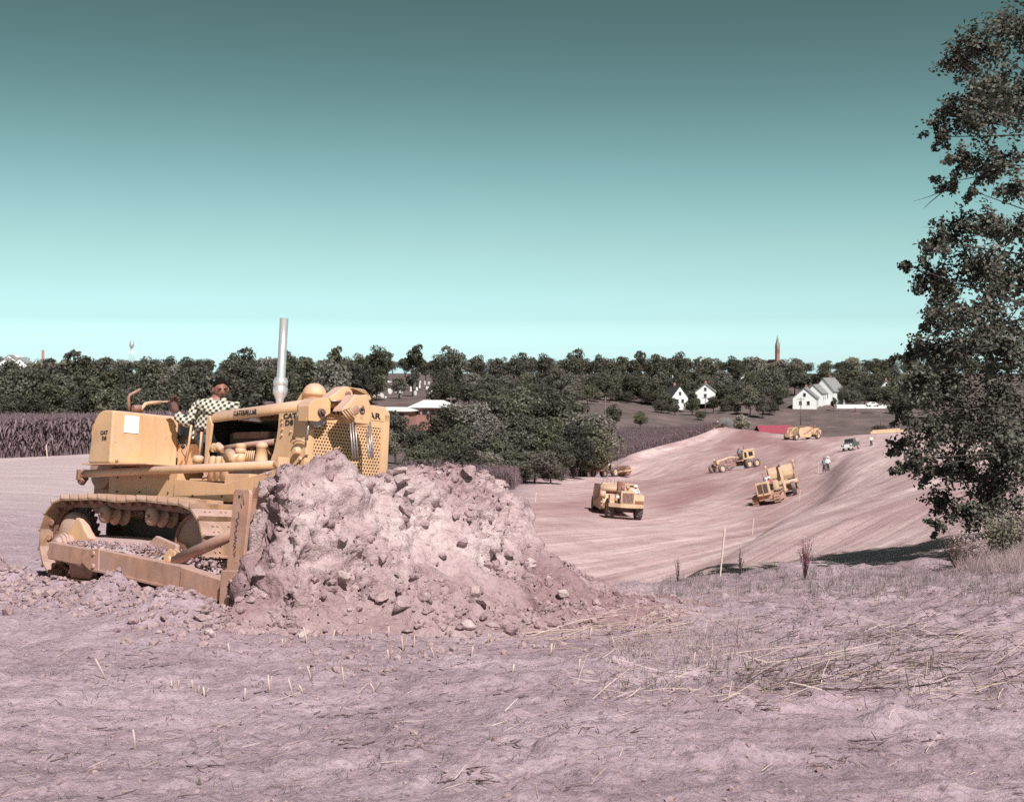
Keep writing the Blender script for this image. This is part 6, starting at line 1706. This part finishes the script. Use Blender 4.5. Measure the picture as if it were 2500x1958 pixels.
tree_rng = random.Random(99)
def tree(px_, ptop, y, kind, label, group, wide=1.0, name="tree", set_=KINDS, H0=13.0):
    top = at(px_, ptop, y); gz = ground_z(top.x, top.y)
    s = (top.z - gz) / H0
    o = empty(name, (top.x, top.y, gz - .1), tree_rng.uniform(0, 6.28), label, "tree", group)
    sx = s * wide * tree_rng.uniform(.9, 1.12)
    o.scale = (sx, sx, s)
    cm, tm = set_[kind]
    link("crown", cm, o); link("trunk", tm, o)
    return o
def tree_row(p0, p1, step, t0, t1, y0, y1, label, group, kinds=(0, 1, 2, 3, 4, 5), wide=1.0, **kw):
    p = p0
    while p < p1:
        tree(p + tree_rng.uniform(-.3, .3) * step, tree_rng.uniform(t0, t1), tree_rng.uniform(y0, y1), tree_rng.choice(kinds), label, group, wide, **kw)
        p += step * tree_rng.uniform(.8, 1.2)
# wood behind the cornfield on the left
tree_row(-120, 600, 62, 925, 965, 170, 195, "bushy tree at the front of the wood behind the cornfield", "front trees of the wood behind the cornfield", (0, 1, 5, 3), 1.15)
tree_row(-100, 640, 58, 882, 915, 215, 245, "tall dark tree in the wood behind the cornfield", "tall trees of the wood behind the cornfield", (0, 1, 2, 5), 1.0)
tree_row(-60, 900, 60, 868, 890, 300, 350, "tree at the back of the wood behind the cornfield", "back trees of the wood behind the cornfield", (0, 1, 2, 3, 4), .95)
for px_, t_, y in ((205, 852, 300), (130, 862, 300), (590, 846, 420), (640, 866, 420), (700, 856, 470), (745, 870, 470), (823, 840, 470), (875, 862, 480), (925, 843, 480), (1018, 835, 480), (1068, 866, 500), (1104, 842, 490), (1165, 866, 500), (1215, 868, 500), (1270, 858, 500), (1330, 862, 500), (1404, 849, 490), (1460, 864, 500), (1510, 868, 510), (1558, 852, 500), (1610, 862, 510), (1660, 858, 510), (1730, 866, 520), (1790, 868, 520), (1850, 866, 520)):
    tree(px_, t_, y, tree_rng.choice((0, 1, 2, 3, 4)), "tall tree standing out on the skyline of the ridge", "tall skyline trees on the ridge", .9)
tree(1118, 884, 450, 6, "dark pointed evergreen on the slope below the skyline", "dark evergreens on the slope", 1.3, "evergreen_tree"); tree(1510, 885, 470, 6, "dark pointed evergreen on the slope below the skyline", "dark evergreens on the slope", 1.2, "evergreen_tree")
# slope below the skyline
for a in ((640, 960, 70, 895, 935, 390, 430), (960, 1300, 62, 890, 930, 420, 460), (1300, 1720, 62, 885, 915, 425, 470), (1560, 1760, 70, 910, 935, 440, 460), (1760, 2320, 60, 882, 905, 470, 520), (2080, 2330, 60, 905, 940, 440, 480), (1080, 1420, 70, 930, 955, 360, 400), (1460, 1640, 60, 930, 950, 430, 445)):
    tree_row(*a, "round crowned tree on the far slope below the ridge", "trees on the far slope below the ridge", (0, 1, 2, 3, 3, 4, 5))
for a in ((620, 960, 52, 905, 940, 380, 425), (1090, 1320, 46, 900, 935, 400, 450), (1280, 1640, 44, 900, 930, 440, 480), (1640, 1900, 44, 890, 925, 455, 500), (1880, 2330, 42, 895, 925, 465, 520), (560, 900, 60, 935, 960, 320, 350), (1440, 1660, 46, 925, 945, 448, 470), (2040, 2330, 44, 925, 950, 445, 480)):
    tree_row(*a, "broad low crowned tree filling the far slope", "broad trees filling the far slope", (0, 1, 3, 5, 5), 1.3)
for a in ((1450, 1640, 40, 935, 955, 432, 444), (1690, 1800, 36, 930, 950, 436, 446), (1780, 1930, 40, 925, 950, 425, 445), (2050, 2300, 40, 935, 955, 425, 440), (1300, 1480, 44, 930, 950, 380, 420), (1090, 1300, 46, 925, 950, 350, 390)):
    tree_row(*a, "dark leafy tree crowding round the houses and lower slope", "trees crowding the lower slope", (0, 1, 3, 5, 5), 1.35)
for px_, t_, y in ((1632, 962, 405), (1648, 984, 398), (1690, 972, 402), (1742, 965, 408), (1785, 960, 412), (1800, 985, 398), (1880, 975, 398), (1615, 972, 402), (1900, 955, 408)):
    tree(px_, t_, y, tree_rng.choice((0, 1, 5)), "dense garden tree standing among the small white houses", "garden trees by the small houses", 1.25)
# far wood along the horizon
tree_row(0, 2450, 52, 866, 880, 650, 900, "distant tree along the horizon", "distant trees along the horizon", (0, 1, 3, 5), 1.25)
tree_row(-60, 2500, 60, 874, 884, 900, 1300, "very distant tree closing the horizon", "very distant trees on the horizon", (0, 1, 3, 5), 1.6)
# big clump beyond the heap
for i, (px_, t_, y) in enumerate(((965, 1000, 175), (1020, 1030, 165), (1085, 985, 180), (1140, 962, 190), (1200, 948, 198), (1265, 944, 205), (1330, 946, 205), (1385, 956, 200), (1430, 984, 190), (1448, 1020, 180), (1400, 1025, 168), (1340, 1010, 172), (1270, 1005, 172), (1190, 1012, 168), (1110, 1030, 160), (1060, 1062, 150), (1220, 1060, 160), (1365, 1065, 162), (930, 1040, 160))):
    tree(px_, t_, y, (0, 1, 0, 2, 1)[i % 5], "leafy tree in the dense clump beyond the dirt heap", "trees of the clump beyond the dirt heap", 1.05, set_=KN)
for i, (px_, t_, y) in enumerate(((1305, 1088, 148), (1250, 1095, 146), (1180, 1090, 142), (1125, 1082, 138), (1345, 1120, 150), (1020, 1085, 135))):
    tree(px_, t_, y, (2, 0, 2, 1)[i % 4], "low bush at the foot of the tree clump beyond the heap", "bushes at the foot of the tree clump", 1.7, "bush", set_=KN)
# trees round the houses and road
for px_, t_, y, k, w, lab in ((1498, 985, 332, 0, 1.0, "dark round tree beside the utility pole past the clump"), (1563, 1002, 342, 1, 1.15, "lone small dark tree on the grassy slope below the houses"), (1832, 938, 395, 3, 1.0, "loose grey green tree standing left of the white gabled house"),
                              (1862, 960, 390, 0, 1.0, "dark leafy tree beside the white gabled house"), (1808, 1006, 350, 4, 1.5, "pale yellowing bush behind the crest of the haul road"), (1700, 960, 415, 2, .9, "slim dark tree between the two small white houses"), (1622, 955, 418, 0, 1.0, "dark tree beside the dark roofed house"),
                              (1712, 1000, 385, 5, 1.2, "bushy tree in front of the small white houses"), (1768, 975, 405, 0, 1.1, "round tree between the houses and the pale bush"), (2035, 968, 405, 2, .8, "small dark tree in front of the white house"), (2110, 940, 430, 1, 1.1, "dark tree above the white fence"), (2200, 950, 400, 0, 1.0, "dark tree right of the white fence"), (2260, 940, 380, 1, 1.1, "broad dark tree seen beside the big near tree"), (1960, 1040, 340, 3, 1.8, "low shrub in the grass behind the far scraper"), (1895, 1035, 360, 3, 1.4, "low shrub by the red roof"), (2150, 1035, 345, 5, 1.9, "low dark shrub by the utility pole")):
    tree(px_, t_, y, k, lab, None, w, "bush" if w > 1.35 else "tree")
for o_ in list(bpy.data.objects):
    if o_.get("label") == "pale yellowing bush behind the crest of the haul road":
        c_ = [k for k in kids(o_) if k.name.startswith("crown")][0]; c_.data = c_.data.copy(); c_.data.materials.clear(); c_.data.materials.append(M['leaf_yellow'])

# ------------------------------------------------------------------ big tree leaning in from the right
def big_tree():
    rng = np.random.default_rng(55); rr = random.Random(6)
    base = Vector((16.0, 29.5, 0)); base.z = ground_z(base.x, base.y)
    o = empty("overhanging_tree", base, 0, "large dark leafy tree overhanging the haul road cut", "tree")
    lob = [(2285, 335, 40), (2325, 285, 50), (2345, 145, 55), (2400, 115, 60), (2420, 205, 70), (2395, 300, 70), (2350, 395, 50), (2315, 445, 34), (2440, 400, 62), (2480, 70, 75), (2490, 250, 80), (2485, 460, 45), (2375, 240, 55), (2370, 465, 30),
           (2212, 648, 26), (2262, 672, 46), (2290, 590, 46), (2345, 560, 56), (2405, 545, 56), (2475, 565, 60), (2300, 700, 64), (2372, 650, 76), (2450, 680, 80), (2285, 775, 50), (2360, 760, 70), (2450, 800, 80),
           (2255, 850, 50), (2205, 868, 32), (2232, 940, 50), (2210, 1010, 44), (2192, 1085, 38), (2196, 1150, 28), (2300, 860, 70), (2380, 850, 80), (2460, 860, 80), (2300, 950, 80), (2262, 1060, 56), (2350, 1030, 80), (2440, 960, 90), (2450, 1080, 90),
           (2275, 1150, 46), (2340, 1130, 66), (2420, 1180, 76), (2300, 1225, 46), (2352, 1258, 46), (2290, 1288, 30), (2400, 1245, 56), (2480, 1240, 66), (2490, 1130, 80), (2235, 1120, 36)]
    Cs, Ds, Ss = [], [], []
    br = MB()
    fork = [Vector((15.4, 29.0, -1.5)), Vector((15.1, 28.8, 1.2)), Vector((15.4, 29.0, 4.2)), Vector((15.6, 29.6, 7.0))]
    br.tube([base - Vector((0, 0, .4)), fork[0], fork[1], fork[2], fork[3], Vector((15.8, 29.8, 10.0))], [.42, .36, .32, .26, .17, .05], 10)
    lobs = []
    for px_, py_, r in lob:
        dep = 26.5 + rr.uniform(-2.2, 2.2); lobs.append((at(px_, py_, dep), r / FPX * dep, 800))
    for k in range(70):          # the rest of the round crown, out of the frame to the right
        a_, e_, q_ = rr.uniform(0, 6.28), rr.uniform(-.9, 1.5), rr.uniform(.4, 1) ** .5
        c = Vector((17.0 + 5.2 * q_ * math.cos(a_) * math.cos(e_), 30.5 + 5.6 * q_ * math.sin(a_) * math.cos(e_), 4.0 + 7.5 * q_ * math.sin(e_)))
        if c.x / c.y > .408: lobs.append((c, rr.uniform(.9, 1.3), 260))
    for c, lr, dens in lobs:
        n = int(dens * (lr / .5) ** 1.7) + 60
        sub = max(3, int(n / 45))
        for q in range(sub):     # twig sprays inside each bough
            dq = rng.normal(size=3); dq /= np.linalg.norm(dq)
            sc = np.array(c) + dq * lr * rng.uniform(.3, .95) * np.array([1, 1, .75]); m_ = n // sub
            ax = dq + np.array([-.4, 0, -.15]); ax /= np.linalg.norm(ax)
            t = rng.uniform(-.5, .8, (m_, 1)) * lr * .55
            Cs.append(sc + ax * t + rng.normal(0, lr * .13, (m_, 3))); Ds.append(np.repeat((dq + np.array([0, -.2, .6]))[None], m_, 0)); Ss.append(np.full(m_, .048 if dens > 500 else .085))
            if q % 2 == 0: br.tube([c, Vector(sc), Vector(sc + ax * lr * .45)], [.016, .010, .003], 4)
        f = min(fork, key=lambda v: (v - c).length + max(0, v.z - c.z) * .5)
        mid = f.lerp(c, .55) + Vector((rr.uniform(-.4, .4), rr.uniform(-.5, .5), rr.uniform(-.5, .7)))
        L_ = (c - f).length
        br.tube([f, f.lerp(mid, .5) + Vector((0, 0, .12)), mid, mid.lerp(c, .6), c], [.04 + L_ * .006, .034, .022, .014, .006], 5)
    br.tube([at(2310, 462, 26), at(2270, 495, 26), at(2255, 510, 26)], [.012, .007, .003], 4); br.tube([at(2310, 462, 26), at(2270, 480, 25.8), at(2230, 492, 25.7)], [.01, .006, .002], 4)
    br.v = [tuple(Vector(v) - base) for v in br.v]
    br.build("trunk", M['bark'], o)
    V, F = leaf_quads(np.concatenate(Cs), np.concatenate(Ds), np.concatenate(Ss), rng, .62, .8)
    link("crown", mesh_np("crown", V - np.array(base), F, (M['leaf_near'],), False), o)
big_tree()

# near shrubs on the right hand bank and a magenta weed at the cut
def shrub(px_, py_, y, hgt, rad, n, mat, label, name="shrub", leaf=.03, cat="shrub"):
    rng = np.random.default_rng(int(px_)); p, nn = hit(px_, py_)
    if p is None: p = on_ground(px_, py_, y)
    o = empty(name, p, 0, label, cat)
    b = MB(); Cs, Ds = [], []
    for k in range(n):
        a = rng.uniform(0, 6.28); e = rad * rng.uniform(.2, 1)
        tip = Vector((math.cos(a) * e, math.sin(a) * e, hgt * rng.uniform(.55, 1)))
        md = tip * .5 + Vector((0, 0, hgt * .12)); b.tube([(0, 0, -.03), md, tip], [.007, .005, .0015], 4)
        m_ = 26; t = rng.uniform(.25, 1, (m_, 1)); Cs.append(np.array(tip) * t + rng.normal(0, rad * .12, (m_, 3)) + np.array([0, 0, hgt * .08])); Ds.append(np.repeat([[0, -.3, .6]], m_, 0))
    b.build("stems", M['twig'], o)
    V, F = leaf_quads(np.concatenate(Cs), np.concatenate(Ds), leaf, rng); link("leaves", mesh_np("leaves", V, F, (mat,), False), o)
shrub(2330, 1385, 23, .55, .38, 26, M['twig'], "dark twiggy shrub on the bank under the big tree", leaf=.014)
shrub(2440, 1360, 23, .75, .6, 40, M['leaf_pale'], "grey green bush on the bank under the big tree", leaf=.03)
shrub(2490, 1340, 22, .8, .5, 34, M['drygrass'], "dry pinkish bush at the foot of the big tree", leaf=.02)
shrub(2375, 1372, 22, .45, .4, 26, M['drygrass'], "low dry pink bush between the twiggy shrub and green bush", leaf=.02)
shrub(1965, 1412, 21, .68, .20, 18, M['pinkweed'], "tall magenta weed standing at the edge of the cut", "weed", .012, "weed")
shrub(1806, 1392, 22, .45, .08, 8, M['twig'], "thin dark weed beside the tall survey stake", "weed", .012, "weed")
shrub(1655, 1400, 21, .5, .10, 7, M['drygrass'], "thin dry weed left of the tall survey stake", "weed", .010, "weed")

# ------------------------------------------------------------------ standing corn
def corn(name, x, y, h, label, seed):
    rng = np.random.default_rng(seed); n = len(x)
    z = h_full(x, y); hh = h * rng.uniform(.85, 1.12, n)
    P0 = np.stack([x, y, z - .05], 1); P1 = P0 + np.stack([rng.normal(0, .10, n), rng.normal(0, .10, n), hh], 1)
    V1, F1 = sticks_np(P0, P1, np.full(n, .022), np.full(n, .012))
    Vs, Fs, off = [V1], [F1], len(V1)
    for k in range(4):
        t = rng.uniform(.25, .95, (n, 1)); a = rng.uniform(0, 6.28, n); L_ = rng.uniform(.22, .48, n)
        b0 = P0 + (P1 - P0) * t; d = np.stack([np.cos(a), np.sin(a), np.zeros(n)], 1); s_ = np.stack([-np.sin(a), np.cos(a), np.zeros(n)], 1) * .055
        m1 = b0 + d * (L_ * .5)[:, None] + np.array([0, 0, .10]); e1 = b0 + d * L_[:, None] - np.array([0, 0, 1]) * (rng.uniform(.0, .45, n))[:, None]
        Vs.append(np.stack([b0 - s_, b0 + s_, m1 + s_, m1 - s_, e1 - s_ * .2, e1 + s_ * .2], 1).reshape(-1, 3))
        bi = (np.arange(n) * 6)[:, None, None] + off
        Fs.append((np.array([[0, 1, 2, 3], [3, 2, 5, 4]])[None] + bi).reshape(-1, 4)); off += n * 6
    return tag(link(name, mesh_np(name, np.concatenate(Vs), np.concatenate(Fs), (M['corn'],), False)), label, None, None, "stuff")
M['corn'] = leaf_material("dry_mauve_corn", (.18, .125, .142), (.36, .265, .285), 0.0, .45)
rg2 = np.random.default_rng(8)
n = 20000
yy = 66 + 44 * rg2.uniform(0, 1, n) ** 2.0; xx = rg2.uniform(-.46, -.02, n) * yy
corn("corn_field", xx, yy, 1.98, "field of dry mauve brown corn behind the bulldozer", 4)
n = 17000
yy = 128 + 200 * rg2.uniform(0, 1, n) ** .9; wv = rg2.uniform(0, 1, n) ** 1.4; xx = edge_left(yy) - .6 - (4 + .06 * yy) * wv
corn("corn_field", xx, yy, 2.1, "strip of dry mauve corn along the left of the haul road", 5)

# ------------------------------------------------------------------ houses and other buildings
def house(px_, pbase, y, w, d, hw, hr, rz, label, wall='white', roof='roof', wins=2, cat="house", chimney=True, door=True, upper=True, dormer=False):
    """gabled house: gable end of width w faces local -y"""
    p = at(px_, pbase, y); p.z = min(p.z, ground_z(p.x, p.y)) - .2; p.z = at(px_, pbase, y).z - .2
    o = empty("house", p, rz, label, cat)
    a = w / 2
    b = MB(); b.prism([(-a, -1.2), (a, -1.2), (a, hw), (0, hw + hr), (-a, hw)], 0, d); wl_ = b.build("wall", M[wall], o)
    e = .35; k = hr / a
    b = MB()
    for s_ in (-1, 1):
        b.prism([(0, hw + hr + .02), (s_ * (a + e), hw - k * e + .02), (s_ * (a + e), hw - k * e + .22), (0, hw + hr + .25)], -e, d + e)
    rf = b.build("roof", M[roof], o)
    if chimney: MB().box(-.35, .35, d * .6, d * .6 + .6, hw + hr * .5, hw + hr + 1.0).build("chimney", M['brick'], rf)
    def win(x, z, ww, hh, y0=-.04):
        f = MB().box(x - ww / 2 - .1, x + ww / 2 + .1, y0 - .02, .02, z - hh / 2 - .1, z + hh / 2 + .1).build("window", M['white'], wl_)
        MB().box(x - ww / 2, x + ww / 2, y0 - .05, y0 - .02, z - hh / 2, z + hh / 2).build("pane", M['glass'], wl_)
    for i in range(wins): win(-a + w * (i + 1) / (wins + 1), hw * .55, .9, 1.3)
    if upper: win(0, hw + hr * .32, .85, 1.2)
    for s_ in (-1, 1):
        for i in range(2):
            yy_ = d * (i + 1) / 3
            MB().box(s_ * a - .04 * 1, s_ * a + .04, yy_ - .45, yy_ + .45, hw * .55 - .6, hw * .55 + .6).build("side_window", M['glass'], wl_)
    if dormer:
        b = MB(); b.prism([(-a * .1, hw + .2), (a * 1.0, hw + .2), (a * 1.0, hw + hr * .62), (a * .45, hw + hr * .95), (-a * .1, hw + hr * .9)], d * .45, d * .75); b.build("dormer", M[wall], o)
    return o
house(1964, 998, 410, 7.4, 10, 3.7, 3.2, math.radians(-18), "white gabled house with two front windows above the haul road")
house(2010, 984, 428, 7.5, 10, 4.3, 4.2, math.radians(-35), "taller white gabled house behind the two window house", upper=False)
house(1986, 986, 420, 5.5, 9, 3.8, 2.6, math.radians(-25), "low white wing joining the two white gabled houses", chimney=False, upper=False, wins=1)
house(1660, 990, 418, 5.6, 8, 3.0, 3.6, math.radians(14), "small house with dark steep roof and white porch gable", roof='darkroof', dormer=True)
house(1722, 976, 428, 6.6, 8, 2.9, 2.6, math.radians(-10), "small white house beside the dark roofed house", wins=1)
house(1778, 985, 445, 3.0, 5, 2.8, 1.6, math.radians(5), "tiny white shed among trees right of the small white house", wins=1, chimney=False, upper=False)
house(1820, 940, 520, 6.5, 8, 3.0, 2.2, .1, "white house half hidden in trees above the loose grey tree", chimney=False)
house(2180, 975, 455, 4, 5, 3.0, 2.0, .1, "white shed behind the yard with white fence", wins=1, chimney=False, upper=False)
house(2165, 965, 460, 5, 6, 3.2, 2.2, -.2, "white cottage beyond the white fence under trees", wins=1)
house(1655, 925, 560, 6, 7, 3.0, 2.2, .3, "pale house deep among the trees of the far slope", wins=1, chimney=False)
for i, (px_, pb, y, w, rz, lab) in enumerate(((12, 910, 640, 9, .2, "white house at the edge of the wood near the pale dome"), (32, 903, 700, 10, -.3, "white house with bright gable above the left wood"), (48, 908, 660, 8, .4, "small white house touching the left wood"), (22, 895, 760, 9, .1, "white house uphill behind the other white houses at the left wood"))):
    house(px_, pb, y, w, 9, 4.0, 3.0, rz, lab, chimney=i % 2 == 0)
# pale roofed building beyond the radiator, with a lower wing
def hip_building(px_, pb, y, w, d, hw, hr, rz, label, wall):
    p = at(px_, pb, y); o = empty("building", p, rz, label, "building"); a = w / 2
    MB().box(-a, a, 0, d, -3, hw).build("wall", M[wall], o)
    e = .7; ri = a * .55
    b = MB(); b.add([(-a - e, -e, hw), (a + e, -e, hw), (a + e, d + e, hw), (-a - e, d + e, hw), (-ri, d / 2, hw + hr), (ri, d / 2, hw + hr)], [(0, 1, 5, 4), (1, 2, 5), (2, 3, 4, 5), (3, 0, 4), (0, 3, 2, 1)]); b.build("roof", M['paleroof'], o)
    for i in range(4): MB().box(-a + w * (i + 1) / 5 - .6, -a + w * (i + 1) / 5 + .6, -.05, 0.0, hw * .35, hw * .75).build("window", M['glass'], o)
hip_building(1046, 1022, 300, 9.0, 8, 2.6, 1.7, math.radians(-14), "brick building with pale hipped roof behind the tree clump", 'brick')
hip_building(955, 1024, 296, 8.5, 7, 1.9, .9, math.radians(-14), "low pale roofed shed beside the brick building", 'brick')
# barn with red roof behind the crest
p = at(1897, 1060, 338); o = empty("barn", p, math.radians(8), "low white barn with red roof behind the crest of the road", "barn")
MB().box(-4.5, 4.5, 0, 5, -2, .2).build("wall", M['white'], o)
b = MB(); b.prism([(-.5, .2), (2.5, 2.1), (5.5, .2), (5.5, .35), (2.5, 2.3), (-.5, .35)], -4.8, 4.8, 'x'); b.build("roof", M['redroof'], o)
# white yard fence, each board its own piece
p = at(2080, 995, 405); fe = empty("garden_fence", p, 0, "low white board fence along the yard of the white house", "fence")
pm = MB().box(-.24, .24, -.03, .03, -.3, .95).mesh("board", M['white'])
for k in range(34): q = link("board", pm, fe); q.location = (-4.4 + k * .5 - .2, 0, .0)
b = MB(); b.box(-4.6, 12.2, .04, .10, .2, .32); b.box(-4.6, 12.2, .04, .10, .65, .77); b.build("rail", M['white'], fe)
# white parked car and washing by the fence
p = at(2130, 993, 400); cr_ = empty("parked_car", p, .2, "white car parked at the end of the white board fence", "car")
b = MB(); b.prism([(-2.1, .35), (2.1, .35), (2.15, .85), (1.1, .95), (.6, 1.45), (-.9, 1.5), (-1.5, 1.0), (-2.1, .9)], -.8, .8); b.build("body", M['white'], cr_, .1)
for s_ in (-1, 1):
    MB().box(-.8, .5, s_ * .81 - .01, s_ * .81 + .01, 1.02, 1.38).build("window", M['glass'], cr_)
    for x in (-1.3, 1.3): MB().lathe([(0, -.1), (.33, -.1), (.33, .1), (0, .1)], (x, s_ * .75, .33), 'y', 14).build("wheel", M['black'], cr_)

# church spire, water tower, dome and chimney on the horizon
p = at(1898, 872, 1100); ch = empty("church", Vector((p.x, p.y, p.z - 8)), .3, "brick church with slender pointed spire on the horizon", "church")
b = MB(); b.box(-2.4, 2.4, -2.4, 2.4, -6, 17); tw = b.build("tower", M['brick'], ch)
b = MB(); b.add([(-2.6, -2.6, 17), (2.6, -2.6, 17), (2.6, 2.6, 17), (-2.6, 2.6, 17), (0, 0, 27.5)], [(0, 1, 4), (1, 2, 4), (2, 3, 4), (3, 0, 4), (3, 2, 1, 0)]); b.build("spire", M['roof'], ch)
for x in (-2.2, 2.2):
    for y in (-2.2, 2.2): MB().lathe([(.5, 17), (.5, 18.5), (0, 21)], (x, y, 0), 'z', 6).build("pinnacle", M['roof'], ch)
for s_ in (-1, 1): MB().box(s_ * 1.1 - .5, s_ * 1.1 + .5, -2.45, -2.38, 11, 15).build("belfry_opening", M['black'], tw)
b = MB(); b.prism([(-6, -6), (6, -6), (6, 1), (0, 6), (-6, 1)], 2.4, 26); b.build("nave", M['brick'], ch)
ch.scale = (.62, .62, 1.0)
p = at(322, 868, 1000); wt_ = empty("water_tower", Vector((p.x, p.y, p.z - 6)), 0, "silver water tower on thin legs above the left wood", "water tower")
b = MB(); b.lathe([(0, 11.3), (1.0, 12.0), (1.75, 13.2), (1.8, 16.2), (1.3, 17.0), (0, 17.8)], (0, 0, 0), 'z', 18); b.build("tank", M['chrome'], wt_)
for x in (-1.5, 1.5):
    for y in (-1.5, 1.5): MB().tube([(x * 1.35, y * 1.35, -4), (x, y, 13.2)], .13, 6).build("leg", M['chrome'], wt_)
MB().tube([(0, 0, -4), (0, 0, 12)], .22, 6).build("riser", M['chrome'], wt_)
for z in (2, 7): MB().tube([(-1.7, -1.7, z), (1.7, -1.7, z), (1.7, 1.7, z), (-1.7, 1.7, z), (-1.7, -1.7, z)], .07, 5).build("brace_ring", M['chrome'], wt_)
p = at(38, 884, 1150); dm = MB().lathe([(6.5, -8), (6.5, 2), (5.8, 4.0), (3.6, 5.6), (0, 6.2)], (0, 0, 0), 'z', 24).build("storage_tank", M['paleroof'], loc=p); tag(dm, "pale domed storage tank on the horizon above the white houses", "tank")
p = at(105, 880, 1050); sk = MB().lathe([(1.3, -12), (1.1, 8.6), (.85, 8.6), (.85, 7)], (0, 0, 0), 'z', 14).build("chimney_stack", M['brick'], loc=p); tag(sk, "distant brick chimney stack rising above the left wood", "chimney")

# utility poles with crossarms
def pole(px_, pt, pb, y, label):
    a, t_ = at(px_, pb, y), at(px_, pt, y); h = t_.z - a.z
    o = empty("utility_pole", a, .3, label, "utility pole")
    MB().tube([(0, 0, -.5), (0, 0, h)], [.16, .11], 8).build("post", M['pole'], o)
    MB().box(-1.1, 1.1, -.06, .06, h - .7, h - .5).build("crossarm", M['pole'], o)
    for x in (-.95, -.5, .5, .95): MB().lathe([(0, 0), (.05, 0), (.06, .12), (0, .16)], (x, 0, h - .5), 'z', 6).build("insulator", M['white'], o)
pole(1478, 968, 1062, 325, "utility pole standing beside the tree clump"); pole(1955, 970, 1034, 372, "utility pole in front of the white gabled house"); pole(2150, 1000, 1052, 345, "utility pole rising from the grass near the far rim"); pole(1722, 968, 1008, 400, "utility pole in front of the small white house"); pole(1101, 968, 1000, 300, "thin utility pole beside the brick building")
# gravestones among the trees of the far slope
gm = [MB().prism([(-.35, -.3), (.35, -.3), (.35, 1.0), (.2, 1.25), (-.2, 1.25), (-.35, 1.0)], -.12, .12).mesh("gravestone", M['stone']), MB().box(-.5, .5, -.2, .2, -.3, .9).mesh("gravestone", M['stone'])]
om = MB().lathe([(.5, -.3), (.5, .5), (.3, .55), (.22, 2.6), (0, 3.2)], (0, 0, 0), 'z', 6).mesh("gravestone", M['stone'])
gr_rng = random.Random(4)
_yy = np.linspace(300, 640, 171)
def slope_at(px_, py_):
    """ground point on the far slope nearest to that row of the photograph"""
    xs_ = (px_ - 1250) / FPX * _yy; zz = h_base(xs_, _yy); rows = 900 - zz / _yy * FPX
    k = int(np.argmin(np.abs(rows - py_))); return Vector((xs_[k], _yy[k], zz[k]))
for (a, c_, t_, b_, n_) in ((560, 645, 926, 940, 26), (890, 985, 930, 975, 44), (985, 1085, 935, 965, 22), (1350, 1460, 932, 950, 16)):
    for k in range(n_):
        p = slope_at(gr_rng.uniform(a, c_), gr_rng.uniform(t_, b_))
        o = link("gravestone", om if k % 9 == 0 else gm[k % 2]); gz = ground_z(p.x, p.y); o.location = (p.x, p.y, gz); o.rotation_euler = (0, 0, gr_rng.uniform(-.5, .5)); s_ = gr_rng.uniform(.6, 1.1); o.scale = (s_,) * 3
        tag(o, "tall white obelisk among the far gravestones" if k % 9 == 0 else "white gravestone in the cemetery on the far slope", "gravestone", "obelisks in the far cemetery" if k % 9 == 0 else "gravestones in the far cemetery")

# ------------------------------------------------------------------ dust behind the far tractor
dm_ = bpy.data.materials.new("dust"); dm_.use_nodes = True; nt = dm_.node_tree; nt.nodes.clear()
out_ = nt.nodes.new("ShaderNodeOutputMaterial"); pv = nt.nodes.new("ShaderNodeVolumePrincipled"); pv.inputs['Color'].default_value = (.75, .70, .70, 1)
tcx = nt.nodes.new("ShaderNodeTexCoord"); ln_ = nt.nodes.new("ShaderNodeVectorMath"); ln_.operation = 'LENGTH'; nt.links.new(tcx.outputs['Object'], ln_.inputs[0])
nz_ = nt.nodes.new("ShaderNodeTexNoise"); nz_.inputs['Scale'].default_value = 2.2; nt.links.new(tcx.outputs['Object'], nz_.inputs[0])
ml = nt.nodes.new("ShaderNodeMath"); ml.operation = 'MULTIPLY_ADD'; nt.links.new(nz_.outputs[0], ml.inputs[0]); ml.inputs[1].default_value = -.9; nt.links.new(ln_.outputs['Value'], ml.inputs[2])
mr_ = nt.nodes.new("ShaderNodeMapRange"); mr_.inputs[1].default_value = .45; mr_.inputs[2].default_value = -.1; mr_.inputs[3].default_value = 0; mr_.inputs[4].default_value = .9; nt.links.new(ml.outputs[0], mr_.inputs[0])
nt.links.new(mr_.outputs[0], pv.inputs['Density']); nt.links.new(pv.outputs[0], out_.inputs['Volume'])
du = link("dust_cloud", mesh_np("dust_cloud", ICO3_V, ICO3_F, (dm_,), True)); du.location = at(1773, 1036, 324); du.scale = (2.2, 2.5, 2.4)
tag(du, "grey puff of dust rising behind the far dark tractor", None, None, "stuff")
